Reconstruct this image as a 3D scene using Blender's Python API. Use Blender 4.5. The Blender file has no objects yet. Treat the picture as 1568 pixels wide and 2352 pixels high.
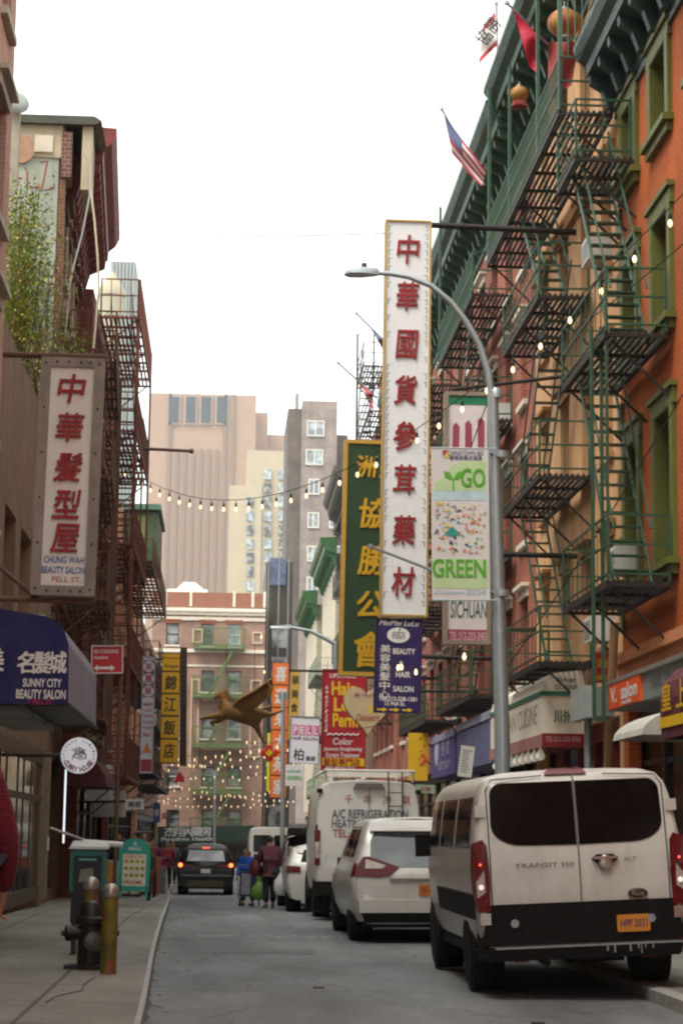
import bpy, bmesh, math, random
from mathutils import Vector, Matrix
random.seed(11)
R = math.radians
V = Vector
SC = bpy.context.scene
COL = SC.collection

# ---------------------------------------------------------------- camera, sky, sun, exposure
FP, CX, CY = 4600.0, 784.0, 1176.0                 # focal length and centre of a 1568 x 2352 frame
EYE = V((0, 0, 1.55))
YV = V(((510 - CX) / FP, (1910 - CY) / FP, 1)).normalized()
ZV = V((.013, -1, (YV[1] - .013 * YV[0]) / YV[2])).normalized()
XV = YV.cross(ZV)
cam = bpy.data.cameras.new('camera')
cam.sensor_fit = 'HORIZONTAL'
cam.sensor_width = 24
cam.lens = FP / 1568 * 24
cam.clip_start = .1
cam.clip_end = 6000
camo = bpy.data.objects.new('camera', cam)
COL.objects.link(camo)
cr = V((XV[0], YV[0], ZV[0])); cd = V((XV[1], YV[1], ZV[1])); cf = V((XV[2], YV[2], ZV[2]))
camo.matrix_world = Matrix(((cr[0], -cd[0], -cf[0], EYE[0]), (cr[1], -cd[1], -cf[1], EYE[1]),
                            (cr[2], -cd[2], -cf[2], EYE[2]), (0, 0, 0, 1)))
SC.camera = camo
SUN_EL, SUN_AZ = R(60), R(226)
world = bpy.data.worlds.new("World")
SC.world = world
world.use_nodes = True
wn, wl = world.node_tree.nodes, world.node_tree.links
wn.clear()
sky = wn.new('ShaderNodeTexSky')
sky.sky_type = 'NISHITA'
sky.sun_disc = False
sky.sun_elevation = SUN_EL
sky.sun_rotation = SUN_AZ
sky.air_density = 1.5
sky.dust_density = 4.0
hs = wn.new('ShaderNodeHueSaturation')
hs.inputs['Saturation'].default_value = .18
mx = wn.new('ShaderNodeMixRGB')
mx.inputs[0].default_value = .72                    # closed cloud deck over the sky
mx.inputs[2].default_value = (9.3, 9.65, 9.25, 1)
bg = wn.new('ShaderNodeBackground')
bg.inputs[1].default_value = .10
wo = wn.new('ShaderNodeOutputWorld')
wl.new(sky.outputs[0], hs.inputs['Color']); wl.new(hs.outputs[0], mx.inputs[1])
wl.new(mx.outputs[0], bg.inputs[0]); wl.new(bg.outputs[0], wo.inputs[0])
sl = bpy.data.lights.new('sun', 'SUN')
sl.energy = 1.5
sl.angle = R(28)
sl.color = (1, .98, .88)
so = bpy.data.objects.new('sun', sl)
COL.objects.link(so)
sd = V((math.sin(SUN_AZ) * math.cos(SUN_EL), math.cos(SUN_AZ) * math.cos(SUN_EL), math.sin(SUN_EL)))
so.rotation_euler = (-sd).to_track_quat('-Z', 'Y').to_euler()
SC.view_settings.view_transform = 'Standard'
SC.view_settings.look = 'None'
SC.view_settings.gamma = 1
SC.view_settings.exposure = 1.3
SC.render.engine = 'CYCLES'
SC.cycles.filter_width = 2.3
SC.cycles.max_bounces = 6
SC.cycles.use_denoising = True

# ---------------------------------------------------------------- measuring from the photograph
def ray(x, y):
    d = V(((x - CX) / FP, (y - CY) / FP, 1))
    return V((d.dot(XV), d.dot(YV), d.dot(ZV)))
def at(x, y, Y):
    d = ray(x, y)
    return EYE + d * (Y / d[1])
def onX(x, y, X):
    d = ray(x, y)
    return EYE + d * (X / d[0])
def gz(Y):                                         # height of the roadway: falls away past the parked cars
    for (a, za), (b, zb) in zip(GZ, GZ[1:]):
        if Y <= b:
            return za + (zb - za) * max(0, Y - a) / (b - a)
    return GZ[-1][1]
GZ = [(-60, 0), (34, 0), (68, -.56), (100, -.8), (143, -1.0), (2500, -1.0)]
def kl(Y):                                         # left kerb line
    for (a, za), (b, zb) in zip(KL, KL[1:]):
        if Y <= b:
            return za + (zb - za) * (Y - a) / (b - a)
    return KL[-1][1]
KL = [(-60, -.45), (10, -.5), (16.8, -.6), (25.4, -.8), (38, -1.02), (52, -1.29), (70, -1.75), (100, -2.1), (136, -2.4)]

# ---------------------------------------------------------------- materials
MATS = {}
def lin(h):
    h = h.lstrip('#')
    c = [int(h[i:i + 2], 16) / 255 for i in (0, 2, 4)]
    return tuple(((x / 12.92) if x <= .04045 else ((x + .055) / 1.055) ** 2.4) for x in c)
def newmat(name):
    m = bpy.data.materials.new(name)
    m.use_nodes = True
    n, l = m.node_tree.nodes, m.node_tree.links
    b = n['Principled BSDF']
    MATS[name] = m
    return m, n, l, b
def coords(n, l, scale=(1, 1, 1)):
    tc = n.new('ShaderNodeTexCoord'); mp = n.new('ShaderNodeMapping')
    mp.inputs['Scale'].default_value = scale
    l.new(tc.outputs['Object'], mp.inputs[0])
    return mp.outputs[0]
def noise(n, l, vec, sc, detail=4, rough=.55):
    t = n.new('ShaderNodeTexNoise')
    t.inputs['Scale'].default_value = sc; t.inputs['Detail'].default_value = detail; t.inputs['Roughness'].default_value = rough
    l.new(vec, t.inputs['Vector'])
    return t.outputs['Fac']
def ramp(n, l, fac, stops):
    r = n.new('ShaderNodeValToRGB')
    e = r.color_ramp.elements
    e[0].position, e[0].color = stops[0][0], (*stops[0][1], 1)
    e[1].position, e[1].color = stops[-1][0], (*stops[-1][1], 1)
    for p, c in stops[1:-1]:
        k = e.new(p); k.color = (*c, 1)
    l.new(fac, r.inputs[0])
    return r.outputs[0]
def mixc(n, l, fac, a, b, mode='MIX'):
    m = n.new('ShaderNodeMixRGB'); m.blend_type = mode
    for i, v in ((0, fac), (1, a), (2, b)):
        if isinstance(v, (int, float)): m.inputs[i].default_value = v
        elif isinstance(v, tuple): m.inputs[i].default_value = (*v, 1)
        else: l.new(v, m.inputs[i])
    return m.outputs[0]
def bumpn(n, l, b, h, s, d=.01):
    bp = n.new('ShaderNodeBump'); bp.inputs['Strength'].default_value = s; bp.inputs['Distance'].default_value = d
    l.new(h, bp.inputs['Height']); l.new(bp.outputs[0], b.inputs['Normal'])
def sc3(c, k): return tuple(max(0, x * k) for x in c)
def M(name, col, rough=.6, var=.18, scale=4, metal=0, bump=0, streak=0, coat=0, spec=.4):
    if name in MATS: return MATS[name]
    if isinstance(col, str): col = lin(col)
    m, n, l, b = newmat(name)
    v = coords(n, l)
    f = noise(n, l, v, scale)
    c = ramp(n, l, f, [(.25, sc3(col, 1 - var)), (.75, sc3(col, 1 + var))])
    if streak:                                     # rain streaks and grime of their own shape
        v2 = coords(n, l, (1, 1, .12))
        f2 = noise(n, l, v2, 3.2, 5, .7)
        k = ramp(n, l, f2, [(.42, (0, 0, 0)), (.72, (streak,) * 3)])
        c = mixc(n, l, k, c, (.05, .045, .04))
    l.new(c, b.inputs['Base Color'])
    fr = noise(n, l, v, scale * 2.3)
    rr = ramp(n, l, fr, [(.3, (max(.03, rough * .8),) * 3), (.7, (min(1, rough * 1.2),) * 3)])
    l.new(rr, b.inputs['Roughness'])
    b.inputs['Metallic'].default_value = metal
    b.inputs['Specular IOR Level'].default_value = spec
    b.inputs['Coat Weight'].default_value = coat
    b.inputs['Coat Roughness'].default_value = .06
    if bump: bumpn(n, l, b, noise(n, l, v, scale * 9), bump)
    return m
def brick(name, c1, c2, mortar, axis='Y', w=.23, h=.078, grime=.35):
    if name in MATS: return MATS[name]
    c1, c2, mortar = [lin(c) if isinstance(c, str) else c for c in (c1, c2, mortar)]
    m, n, l, b = newmat(name)
    tc = n.new('ShaderNodeTexCoord'); sp = n.new('ShaderNodeSeparateXYZ'); cb = n.new('ShaderNodeCombineXYZ')
    l.new(tc.outputs['Object'], sp.inputs[0])
    ad = n.new('ShaderNodeMath'); ad.operation = 'ADD'
    l.new(sp.outputs['X'], ad.inputs[0]); l.new(sp.outputs['Y'], ad.inputs[1])
    l.new(ad.outputs[0], cb.inputs[0]); l.new(sp.outputs['Z'], cb.inputs[1])
    t = n.new('ShaderNodeTexBrick')
    t.inputs['Scale'].default_value = 1; t.inputs['Brick Width'].default_value = w; t.inputs['Row Height'].default_value = h
    t.inputs['Mortar Size'].default_value = .008; t.inputs['Mortar Smooth'].default_value = .3; t.inputs['Bias'].default_value = 0
    for i, c in enumerate((c1, c2, mortar)): t.inputs[('Color1', 'Color2', 'Mortar')[i]].default_value = (*c, 1)
    l.new(cb.outputs[0], t.inputs['Vector'])
    v = coords(n, l, (1, 1, .3))
    f = noise(n, l, v, 1.1, 6, .65)
    c = mixc(n, l, ramp(n, l, f, [(.4, (0, 0, 0)), (.72, (grime,) * 3)]), t.outputs['Color'], (.05, .04, .035))
    f3 = noise(n, l, coords(n, l), .6, 3)
    c = mixc(n, l, 1.0, c, ramp(n, l, f3, [(.3, (.8, .8, .8)), (.7, (1.2, 1.17, 1.15))]), 'MULTIPLY')
    l.new(c, b.inputs['Base Color'])
    b.inputs['Roughness'].default_value = .85
    b.inputs['Specular IOR Level'].default_value = .25
    bumpn(n, l, b, t.outputs['Fac'], -.5, .012)
    return m
def glow(name, col, strength, base=None):
    if name in MATS: return MATS[name]
    m, n, l, b = newmat(name)
    b.inputs['Base Color'].default_value = (*(base or col), 1)
    b.inputs['Emission Color'].default_value = (*col, 1)
    b.inputs['Emission Strength'].default_value = strength
    return m
def glass(name, col=(.02, .022, .024), rough=.07, curtain=None, spec=.6):
    if name in MATS: return MATS[name]
    m, n, l, b = newmat(name)
    v = coords(n, l)
    f = noise(n, l, v, .9, 2)
    c = ramp(n, l, f, [(.45, col), (.6, curtain or sc3(col, 2.2))])
    l.new(c, b.inputs['Base Color'])
    b.inputs['Roughness'].default_value = rough
    b.inputs['Specular IOR Level'].default_value = spec
    bumpn(n, l, b, noise(n, l, v, 1.6, 1), .06, .05)
    return m

# ---------------------------------------------------------------- objects and their properties
ORG = {}
def setp(o, label=None, cat=None, group=None, kind=None):
    for k, v in (('label', label), ('category', cat), ('group', group), ('kind', kind)):
        if v: o[k] = v
    return o
def thing(name, label, cat, loc=(0, 0, 0), group=None, local=False):
    o = bpy.data.objects.new(name, None)
    o.empty_display_size = .2
    COL.objects.link(o)
    o.location = loc
    ORG[o] = V((0, 0, 0)) if local else V(loc)
    return setp(o, label, cat, group)
def kids(o): return [c for c in bpy.data.objects if c.parent == o]
def copy_tree(o, parent=None):
    c = o.copy(); COL.objects.link(c)
    if parent: c.parent = parent
    ORG[c] = ORG.get(o, V())
    for ch in [k for k in CHILD.get(o, [])]: copy_tree(ch, c) and None
    if parent: CHILD.setdefault(parent, []).append(c)
    return c
CHILD = {}
def link_mesh(name, me, mat, parent=None, smooth=None):
    o = bpy.data.objects.new(name, me)
    COL.objects.link(o)
    if mat and not me.materials: me.materials.append(mat)
    if parent:
        o.parent = parent
        ORG[o] = ORG.get(parent, V())
        CHILD.setdefault(parent, []).append(o)
    else:
        ORG[o] = V()
    if smooth is not None:
        me.shade_smooth()
        me.set_sharp_from_angle(angle=R(smooth))
    return o

class Fr:                                          # a flat reference frame: u along, z up, d outwards
    def __init__(s, o, u, n, w=(0, 0, 1)):
        s.o, s.u, s.n, s.w = V(o), V(u).normalized(), V(n).normalized(), V(w).normalized()
    def p(s, u, z, d=0): return s.o + s.u * u + s.w * z + s.n * d
def FX(X, side):                                   # facade along the street; side +1: right-hand row, faces -X
    return Fr((X, 0, 0), (0, 1, 0), (-side, 0, 0))
def FY(Y): return Fr((0, Y, 0), (1, 0, 0), (0, -1, 0))

class MB:
    def __init__(s): s.v, s.f = [], []
    def pt(s, ps):
        i = len(s.v); s.v += [V(p) for p in ps]; return i
    def poly(s, ps):
        i = s.pt(ps); s.f.append(list(range(i, i + len(ps))))
        return s
    def hexa(s, a):                                # 4 bottom, 4 top
        i = s.pt(a)
        for q in ((0, 3, 2, 1), (4, 5, 6, 7), (0, 1, 5, 4), (1, 2, 6, 5), (2, 3, 7, 6), (3, 0, 4, 7)): s.f.append([i + k for k in q])
        return s
    def box(s, x0, x1, y0, y1, z0, z1):
        return s.hexa([(x0, y0, z0), (x1, y0, z0), (x1, y1, z0), (x0, y1, z0), (x0, y0, z1), (x1, y0, z1), (x1, y1, z1), (x0, y1, z1)])
    def fb(s, F, u0, u1, z0, z1, d0, d1):
        return s.hexa([F.p(u0, z0, d0), F.p(u1, z0, d0), F.p(u1, z0, d1), F.p(u0, z0, d1), F.p(u0, z1, d0), F.p(u1, z1, d0), F.p(u1, z1, d1), F.p(u0, z1, d1)])
    def bar(s, p, q, w, h=None, up=(0, 0, 1)):
        p, q = V(p), V(q); a = (q - p)
        if a.length < 1e-6: return s
        a = a.normalized(); h = h or w
        x = a.cross(V(up))
        if x.length < 1e-4: x = a.cross(V((1, 0, 0)))
        x = x.normalized() * w / 2; y = x.cross(a).normalized() * h / 2
        return s.hexa([p - x - y, p + x - y, q + x - y, q - x - y, p - x + y, p + x + y, q + x + y, q - x + y])
    def pipe(s, pts, r, n=8, cap=True):
        pts = [V(p) for p in pts]
        rs = r if isinstance(r, (list, tuple)) else [r] * len(pts)
        ref = None; base = len(s.v)
        for k, p in enumerate(pts):
            a = (pts[min(k + 1, len(pts) - 1)] - pts[max(k - 1, 0)]).normalized()
            if ref is None:
                ref = a.cross(V((0, 0, 1)))
                if ref.length < 1e-3: ref = a.cross(V((1, 0, 0)))
            ref = (ref - a * ref.dot(a)).normalized(); b = a.cross(ref)
            s.v += [p + (ref * math.cos(2 * math.pi * j / n) + b * math.sin(2 * math.pi * j / n)) * rs[k] for j in range(n)]
        for k in range(len(pts) - 1):
            for j in range(n):
                a0, a1 = base + k * n + j, base + k * n + (j + 1) % n
                s.f.append([a0, a1, a1 + n, a0 + n])
        if cap:
            s.f.append([base + j for j in reversed(range(n))]); s.f.append([base + (len(pts) - 1) * n + j for j in range(n)])
        return s
    def lathe(s, c, prof, n=20, axis=(0, 0, 1)):
        c, a = V(c), V(axis).normalized()
        return s.pipe2(c, a, prof, n)
    def pipe2(s, c, a, prof, n):
        x = a.cross(V((0, 1, 0)) if abs(a[1]) < .9 else V((1, 0, 0))).normalized(); y = a.cross(x); base = len(s.v)
        for r, t in prof: s.v += [c + a * t + (x * math.cos(2 * math.pi * j / n) + y * math.sin(2 * math.pi * j / n)) * max(r, 1e-4) for j in range(n)]
        for k in range(len(prof) - 1):
            for j in range(n):
                a0, a1 = base + k * n + j, base + k * n + (j + 1) % n
                s.f.append([a0, a1, a1 + n, a0 + n])
        s.f.append([base + j for j in reversed(range(n))]); s.f.append([base + (len(prof) - 1) * n + j for j in range(n)])
        return s
    def prism(s, loop, off):
        loop = [V(p) for p in loop]; off = V(off); n = len(loop)
        i = s.pt(loop + [p + off for p in loop])
        s.f.append([i + k for k in range(n)]); s.f.append([i + n + k for k in reversed(range(n))])
        for k in range(n): s.f.append([i + k, i + n + k, i + n + (k + 1) % n, i + (k + 1) % n])
        return s
    def add(s, verts, faces):
        i = s.pt(verts)
        for f in faces: s.f.append([i + k for k in f])
        return s
    def build(s, name, mat, parent=None, smooth=None, fix=True):
        off = ORG.get(parent, V())
        me = bpy.data.meshes.new(name)
        me.from_pydata([tuple(v - off) for v in s.v], [], s.f)
        if fix:
            bm = bmesh.new(); bm.from_mesh(me); bmesh.ops.recalc_face_normals(bm, faces=bm.faces); bm.to_mesh(me); bm.free()
        me.update()
        return link_mesh(name, me, mat, parent, smooth)
def solo(mb, name, mat, label, cat, group=None, smooth=None, kind=None):
    o = mb.build(name, mat, None, smooth)
    return setp(o, label, cat, group, kind)

# ---------------------------------------------------------------- lettering
TXT = {}
def glyphs(t, bold=.012, shear=0, ext=0):
    k = (t, bold, shear, ext)
    if k in TXT: return TXT[k]
    c = bpy.data.curves.new('t', 'FONT'); c.body = t; c.offset = bold; c.shear = shear; c.extrude = ext; c.resolution_u = 3
    o = bpy.data.objects.new('t', c); COL.objects.link(o)
    dg = bpy.context.evaluated_depsgraph_get()
    me = bpy.data.meshes.new_from_object(o.evaluated_get(dg))
    vs = [v.co.copy() for v in me.vertices]; fs = [list(p.vertices) for p in me.polygons]
    bpy.data.objects.remove(o); bpy.data.curves.remove(c); bpy.data.meshes.remove(me)
    x0, x1 = min(v[0] for v in vs), max(v[0] for v in vs); y0, y1 = min(v[1] for v in vs), max(v[1] for v in vs)
    out = [((v[0] - (x0 + x1) / 2) / (x1 - x0), (v[1] - (y0 + y1) / 2) / (y1 - y0), v[2]) for v in vs]
    TXT[k] = (out, fs)
    return TXT[k]
def write(mb, F, t, u, z, w, h, d=.006, bold=.012, shear=0, ext=0, rot=0):
    cjk = ord(t[0]) > 0x2e80                          # outlines of dense characters break when fattened: overlay shifted copies
    thick = bold if (cjk or bold > .03) else 0
    vs, fs = glyphs(t, 0 if thick else bold, shear, ext)
    c, s = math.cos(rot), math.sin(rot)
    if thick:
        k = thick * .75 * h
        for i, (a, b) in enumerate(((-k, -k), (k, -k), (-k, k), (k, k))):
            mb.add([F.p(u + a + (x * w * c - y * h * s), z + b + (x * w * s + y * h * c), d + .0012 * i + (e + ext)) for x, y, e in vs], fs)
        return
    mb.add([F.p(u + (x * w * c - y * h * s), z + (x * w * s + y * h * c), d + (e + ext)) for x, y, e in vs], fs)
def words(parent, F, items, mat, name='lettering', **kw):
    mb = MB()
    for it in items:
        k = dict(kw); k.update(it[5] if len(it) > 5 else {})
        write(mb, F, *it[:5], **k)
    return mb.build(name, mat, parent, fix=False)
def chars(parent, F, items, mat, **kw):               # big raised characters, each a piece of its own
    for it in items: words(parent, F, [it], mat, 'character', **kw)
def quadF(tl, tr, br, bl, Y, yaw=0):
    """a true rectangle standing where the photograph shows this quadrilateral; returns frame, width, height"""
    a, b, c, d = [at(*q, Y) for q in (tl, tr, br, bl)]
    w = ((b - a).length + (c - d).length) / 2; h = ((d - a).length + (c - b).length) / 2
    up = ((a - d) + (b - c)).normalized(); u = ((b - a) + (c - d)); u = (u - up * u.dot(up)).normalized()
    m = (a + b + c + d) / 4
    n = u.cross(up)
    return Fr(m - u * w / 2 - up * h / 2, u, n, up), w, h

# ---------------------------------------------------------------- skin meshes for bodies
def skin(nodes, edges, sub=1, smooth=True):
    names = list(nodes); ix = {k: i for i, k in enumerate(names)}
    me = bpy.data.meshes.new('skin')
    me.from_pydata([nodes[k][:3] for k in names], [(ix[a], ix[b]) for a, b in edges], [])
    o = bpy.data.objects.new('skin', me); COL.objects.link(o)
    m = o.modifiers.new('s', 'SKIN'); m.use_smooth_shade = smooth
    for i, k in enumerate(names):
        r = nodes[k][3:]
        sv = me.skin_vertices[0].data[i]
        sv.radius = (r[0], r[-1]); sv.use_root = (i == 0)
    if sub:
        q = o.modifiers.new('u', 'SUBSURF'); q.levels = sub; q.render_levels = sub
    dg = bpy.context.evaluated_depsgraph_get()
    out = bpy.data.meshes.new_from_object(o.evaluated_get(dg))
    bpy.data.objects.remove(o); bpy.data.meshes.remove(me)
    out.shade_smooth()
    return out
# ================================================================ MATERIALS OF THE PLACE
def asphalt():
    m, n, l, b = newmat('asphalt')
    v = coords(n, l)
    c = ramp(n, l, noise(n, l, v, 55, 3, .7), [(.3, (.098, .104, .107)), (.5, (.15, .158, .161)), (.72, (.228, .237, .24))])
    c = mixc(n, l, 1, c, ramp(n, l, noise(n, l, coords(n, l, (1, .25, 1)), .8, 6, .65), [(.3, (.55, .55, .55)), (.5, (.95, .95, .95)), (.7, (1.35, 1.34, 1.32))]), 'MULTIPLY')
    c = mixc(n, l, ramp(n, l, noise(n, l, coords(n, l, (1, .35, 1)), .35, 3), [(.56, (0, 0, 0)), (.62, (.4, .4, .4))]), c, (.06, .058, .055))
    vo = n.new('ShaderNodeTexVoronoi'); vo.feature = 'DISTANCE_TO_EDGE'; vo.inputs['Scale'].default_value = .42
    wv = n.new('ShaderNodeVectorMath'); wv.operation = 'ADD'
    nn = n.new('ShaderNodeTexNoise'); nn.inputs['Scale'].default_value = 1.3; l.new(v, nn.inputs['Vector'])
    l.new(v, wv.inputs[0]); l.new(nn.outputs['Color'], wv.inputs[1]); l.new(wv.outputs[0], vo.inputs['Vector'])
    cr_ = ramp(n, l, vo.outputs['Distance'], [(.0, (.55,) * 3), (.018, (1, 1, 1))])
    c = mixc(n, l, .8, c, cr_, 'MULTIPLY')
    l.new(c, b.inputs['Base Color']); b.inputs['Roughness'].default_value = .82
    bumpn(n, l, b, noise(n, l, v, 70, 3, .7), .5, .012)
    return m
def concrete():
    m, n, l, b = newmat('concrete')
    v = coords(n, l)
    c = ramp(n, l, noise(n, l, v, 30, 4, .7), [(.3, (.155, .147, .127)), (.7, (.255, .243, .212))])
    c = mixc(n, l, 1, c, ramp(n, l, noise(n, l, coords(n, l, (1, .5, 1)), .7, 6, .7), [(.32, (.6, .59, .57)), (.68, (1.15, 1.14, 1.12))]), 'MULTIPLY')
    t = n.new('ShaderNodeTexBrick'); t.offset = 0
    t.inputs['Scale'].default_value = 1; t.inputs['Brick Width'].default_value = 1.5; t.inputs['Row Height'].default_value = 1.9; t.inputs['Mortar Size'].default_value = .02
    for q in ('Color1', 'Color2'): t.inputs[q].default_value = (1, 1, 1, 1)
    t.inputs['Mortar'].default_value = (.36, .35, .33, 1)
    l.new(v, t.inputs['Vector'])
    c = mixc(n, l, 1, c, t.outputs['Color'], 'MULTIPLY')
    vo = n.new('ShaderNodeTexVoronoi'); vo.inputs['Scale'].default_value = 3.2; l.new(v, vo.inputs['Vector'])   # trodden gum
    c = mixc(n, l, 1, c, ramp(n, l, vo.outputs['Distance'], [(.035, (.55,) * 3), (.06, (1, 1, 1))]), 'MULTIPLY')
    l.new(c, b.inputs['Base Color']); b.inputs['Roughness'].default_value = .85
    bumpn(n, l, b, noise(n, l, v, 60, 3), .3, .008)
    return m
ASPH, CONC = asphalt(), concrete()
KERB = M('granite_kerb', (.30, .29, .275), .7, .25, 9, bump=.3)
RBRICK = brick('red_brick', '#a65a44', '#934a38', '#9d8070', grime=.25)
TANBR = brick('tan_brick', '#c49468', '#b88659', '#bf9a76', grime=.3)
PEACH = brick('peach_brick', '#c08a68', '#b07656', '#b59a86')
BROWNBR = brick('brown_brick', '#8a6a58', '#78594a', '#8f7c6e')
PINKBR = brick('pink_brick', '#b08472', '#a3715f', '#b09a8c', grime=.2)
REDPNT = brick('red_painted_brick', '#743427', '#662b20', '#7c5142')
ORANGE = brick('orange_painted_brick', '#bf642f', '#b35c2b', '#984c26', grime=.28)
OLIVE = M('olive_trim', '#5d6024', .55, .14, 6)
TEAL = M('teal_cornice', '#2b433d', .5, .2, 5)
GREENC = M('green_cornice', '#2c4a38', .55, .25, 4)
GRNIRON = M('green_iron', '#2a4a33', .5, .22, 12)
DKIRON = M('dark_iron', '#241a14', .7, .3, 12)
REDIRON = M('rust_red_iron', '#66301f', .65, .3, 9)
BRNIRON = M('brown_iron', '#583824', .65, .3, 9)
STUCCO = M('grey_green_stucco', '#b2b8aa', .85, .12, 1.6, bump=.1, streak=.45)
BEIGE = M('beige_render', '#b9ad92', .85, .15, 1.5, bump=.1, streak=.4)
BROWNST = M('brown_stucco', '#7c5f45', .85, .16, 1.4, bump=.12, streak=.5)
MAROON = M('maroon_cornice', '#6f2a25', .55, .3, 4)
CREAM = M('cream_stone', '#c9b99c', .8, .12, 3)
PALE = M('pale_stone', '#d8cdbd', .75, .1, 3)
LIMEST = M('limestone', '#a79f8d', .8, .16, 2.5, streak=.3)
WHITEF = M('white_frame', '#cfcac0', .5, .06, 8)
DARKF = M('dark_frame', '#2b2420', .5, .2, 8)
ROOFM = M('roof_felt', '#4a4642', .9, .2, 2)
GLASS = glass('window_glass', (.009, .009, .009), .12, spec=.2)
GLASSC = glass('curtained_glass', (.05, .055, .058), .1, (.30, .31, .30))
GLASSB = glass('bright_glass', (.20, .23, .25), .08, (.46, .50, .52))
SHOPG = glass('shop_glass', (.010, .008, .007), .08, (.05, .025, .02), spec=.18)
METAL = M('grey_metal', '#8f9598', .4, .12, 9, metal=.6)
GALV = M('galvanised_steel', '#a5adb0', .42, .1, 7, metal=.45)
ALUM = M('aluminium', '#b9b4aa', .35, .1, 9, metal=.7)
BLACK = M('black_rubber', '#141312', .75, .2, 9)
WHITEP = M('white_plastic', '#d9d7d2', .45, .05, 8)
GOLD = M('gold_trim', '#b3924a', .42, .15, 8, metal=.35)

# ================================================================ GROUND
ys = [-60, -20, 0, 8, 12, 14, 16, 18, 20, 22, 24, 26, 28, 30, 32, 34, 38, 44, 50, 56, 62, 68, 80, 100, 120, 143, 200, 400, 1500, 2500]
mb = MB()
for a, b in zip(ys, ys[1:]):
    mb.poly([(-1500, a, gz(a)), (1500, a, gz(a)), (1500, b, gz(b)), (-1500, b, gz(b))])
setp(mb.build('road', ASPH), kind='structure')
def strip(name, fx0, fx1, fz0, fz1, mat, y0, y1):
    m = MB(); yy = [y0] + [y for y in ys if y0 < y < y1] + [y1]
    for a, b in zip(yy, yy[1:]):
        p = lambda fx, fz, y: V((fx(y), y, fz(y)))
        m.hexa([V((fx0(a), a, gz(a) - .3)), V((fx1(a), a, gz(a) - .3)), V((fx1(b), b, gz(b) - .3)), V((fx0(b), b, gz(b) - .3)),
                p(fx0, fz0, a), p(fx1, fz1, a), p(fx1, fz1, b), p(fx0, fz0, b)])
    return setp(m.build(name, mat), kind='structure')
strip('pavement_left', lambda y: -7.5, lambda y: kl(y) - .045, lambda y: gz(y) + .26, lambda y: gz(y) + .125, CONC, 2, 136)
strip('kerb_left', lambda y: kl(y) - .045, lambda y: kl(y), lambda y: gz(y) + .13, lambda y: gz(y) + .12, KERB, 2, 136)
strip('pavement_right', lambda y: 4.24, lambda y: 8, lambda y: gz(y) + .125, lambda y: gz(y) + .16, CONC, 2, 136)
strip('kerb_right', lambda y: 4.1, lambda y: 4.24, lambda y: gz(y) + .118, lambda y: gz(y) + .13, KERB, 2, 136)
WORN = M('worn_road_paint', (.27, .265, .25), .85, .35, 14)
mb = MB()
for k in range(26):                                # remnants of a worn painted bar across the lane
    x = -.35 + k * .085 + random.uniform(-.02, .02); y = 30.6 + random.uniform(-.25, .25)
    w = random.uniform(.03, .1); mb.poly([(x, y - w * 2, .004), (x + w, y - w * 1.5, .004), (x + w * 1.1, y + w * 2, .004), (x - .01, y + w * 2.2, .004)])
setp(mb.build('worn_road_marking', WORN), kind='structure')
SEAM = M('tar_seam', (.05, .05, .05), .7, .3, 9)
mb = MB()
for (x, y, dx, dy, n) in ((-.2, 28.2, .2, .03, 10), (1.2, 31, -.02, .6, 22), (.1, 36, .3, .02, 6), (.5, 19.8, .22, -.04, 9), (-.3, 24.5, .05, .4, 9)):
    p = []
    for k in range(n): p.append((x, y)); x += dx + random.uniform(-.07, .07); y += dy + random.uniform(-.12, .12)
    for a, b in zip(p, p[1:]):
        w = random.uniform(.003, .008); mb.poly([(a[0] - w, a[1], gz(a[1]) + .006), (a[0] + w, a[1], gz(a[1]) + .006), (b[0] + w, b[1], gz(b[1]) + .006), (b[0] - w, b[1], gz(b[1]) + .006)])
setp(mb.build('road_crack', SEAM), kind='structure')
GRIME = M('gutter_grime', (.06, .055, .048), .9, .4, 14)
mb = MB(); y = 12.0
while y < 60:
    L = random.uniform(.3, 1.4); w = random.uniform(.01, .045); a, b = kl(y) + .002, kl(y + L) + .002
    mb.poly([(a, y, gz(y) + .003), (a + w * .3, y, gz(y) + .003), (a + w, y + L * .4, gz(y + L * .4) + .003), (b + w * .4, y + L, gz(y + L) + .003), (b, y + L, gz(y + L) + .003)]); y += L + random.uniform(0, .3)
setp(mb.build('gutter_grime', GRIME), kind='stuff')
mb = MB()
for _ in range(46):                                # paper scraps, cup lids and butts along the gutter
    y = random.uniform(13, 46); x = kl(y) + abs(random.gauss(.12, .25)); s = random.uniform(.008, .03); r = random.uniform(0, 6)
    mb.box(x - s, x + s, y - s * 1.6, y + s * 1.6, gz(y) + .004, gz(y) + .012)
setp(mb.build('gutter_litter', M('litter_pale', '#8d887c', .8, .5, 40)), kind='stuff')
PATCH = M('road_patch', (.135, .139, .14), .9, .25, 18, bump=.3)
for pts in ([(-.4, 26.5), (1.2, 26.2), (1.3, 27.2), (-.35, 27.6)], [(.9, 33), (1.5, 33), (1.4, 44), (.8, 44)], [(-.9, 46), (1.0, 45.6), (1.1, 48.0), (-.85, 48.4)], [(1.9, 15.4), (3.6, 15.2), (3.7, 16.6), (2.0, 16.9)]):
    mb = MB(); q = []
    for (a, b) in zip(pts, pts[1:] + pts[:1]):
        for k in range(6): t = k / 6; q.append((a[0] + (b[0] - a[0]) * t + random.uniform(-.05, .05), a[1] + (b[1] - a[1]) * t + random.uniform(-.08, .08)))
    mb.poly([(x, y, gz(y) + .004) for x, y in q]); setp(mb.build('road_patch', PATCH), kind='structure')
mb = MB(); mb.box(2.6, 2.7, 16.9, 17.0, 0, .02); mb.box(.95, 1.06, 20.6, 20.75, 0, .012)
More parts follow.
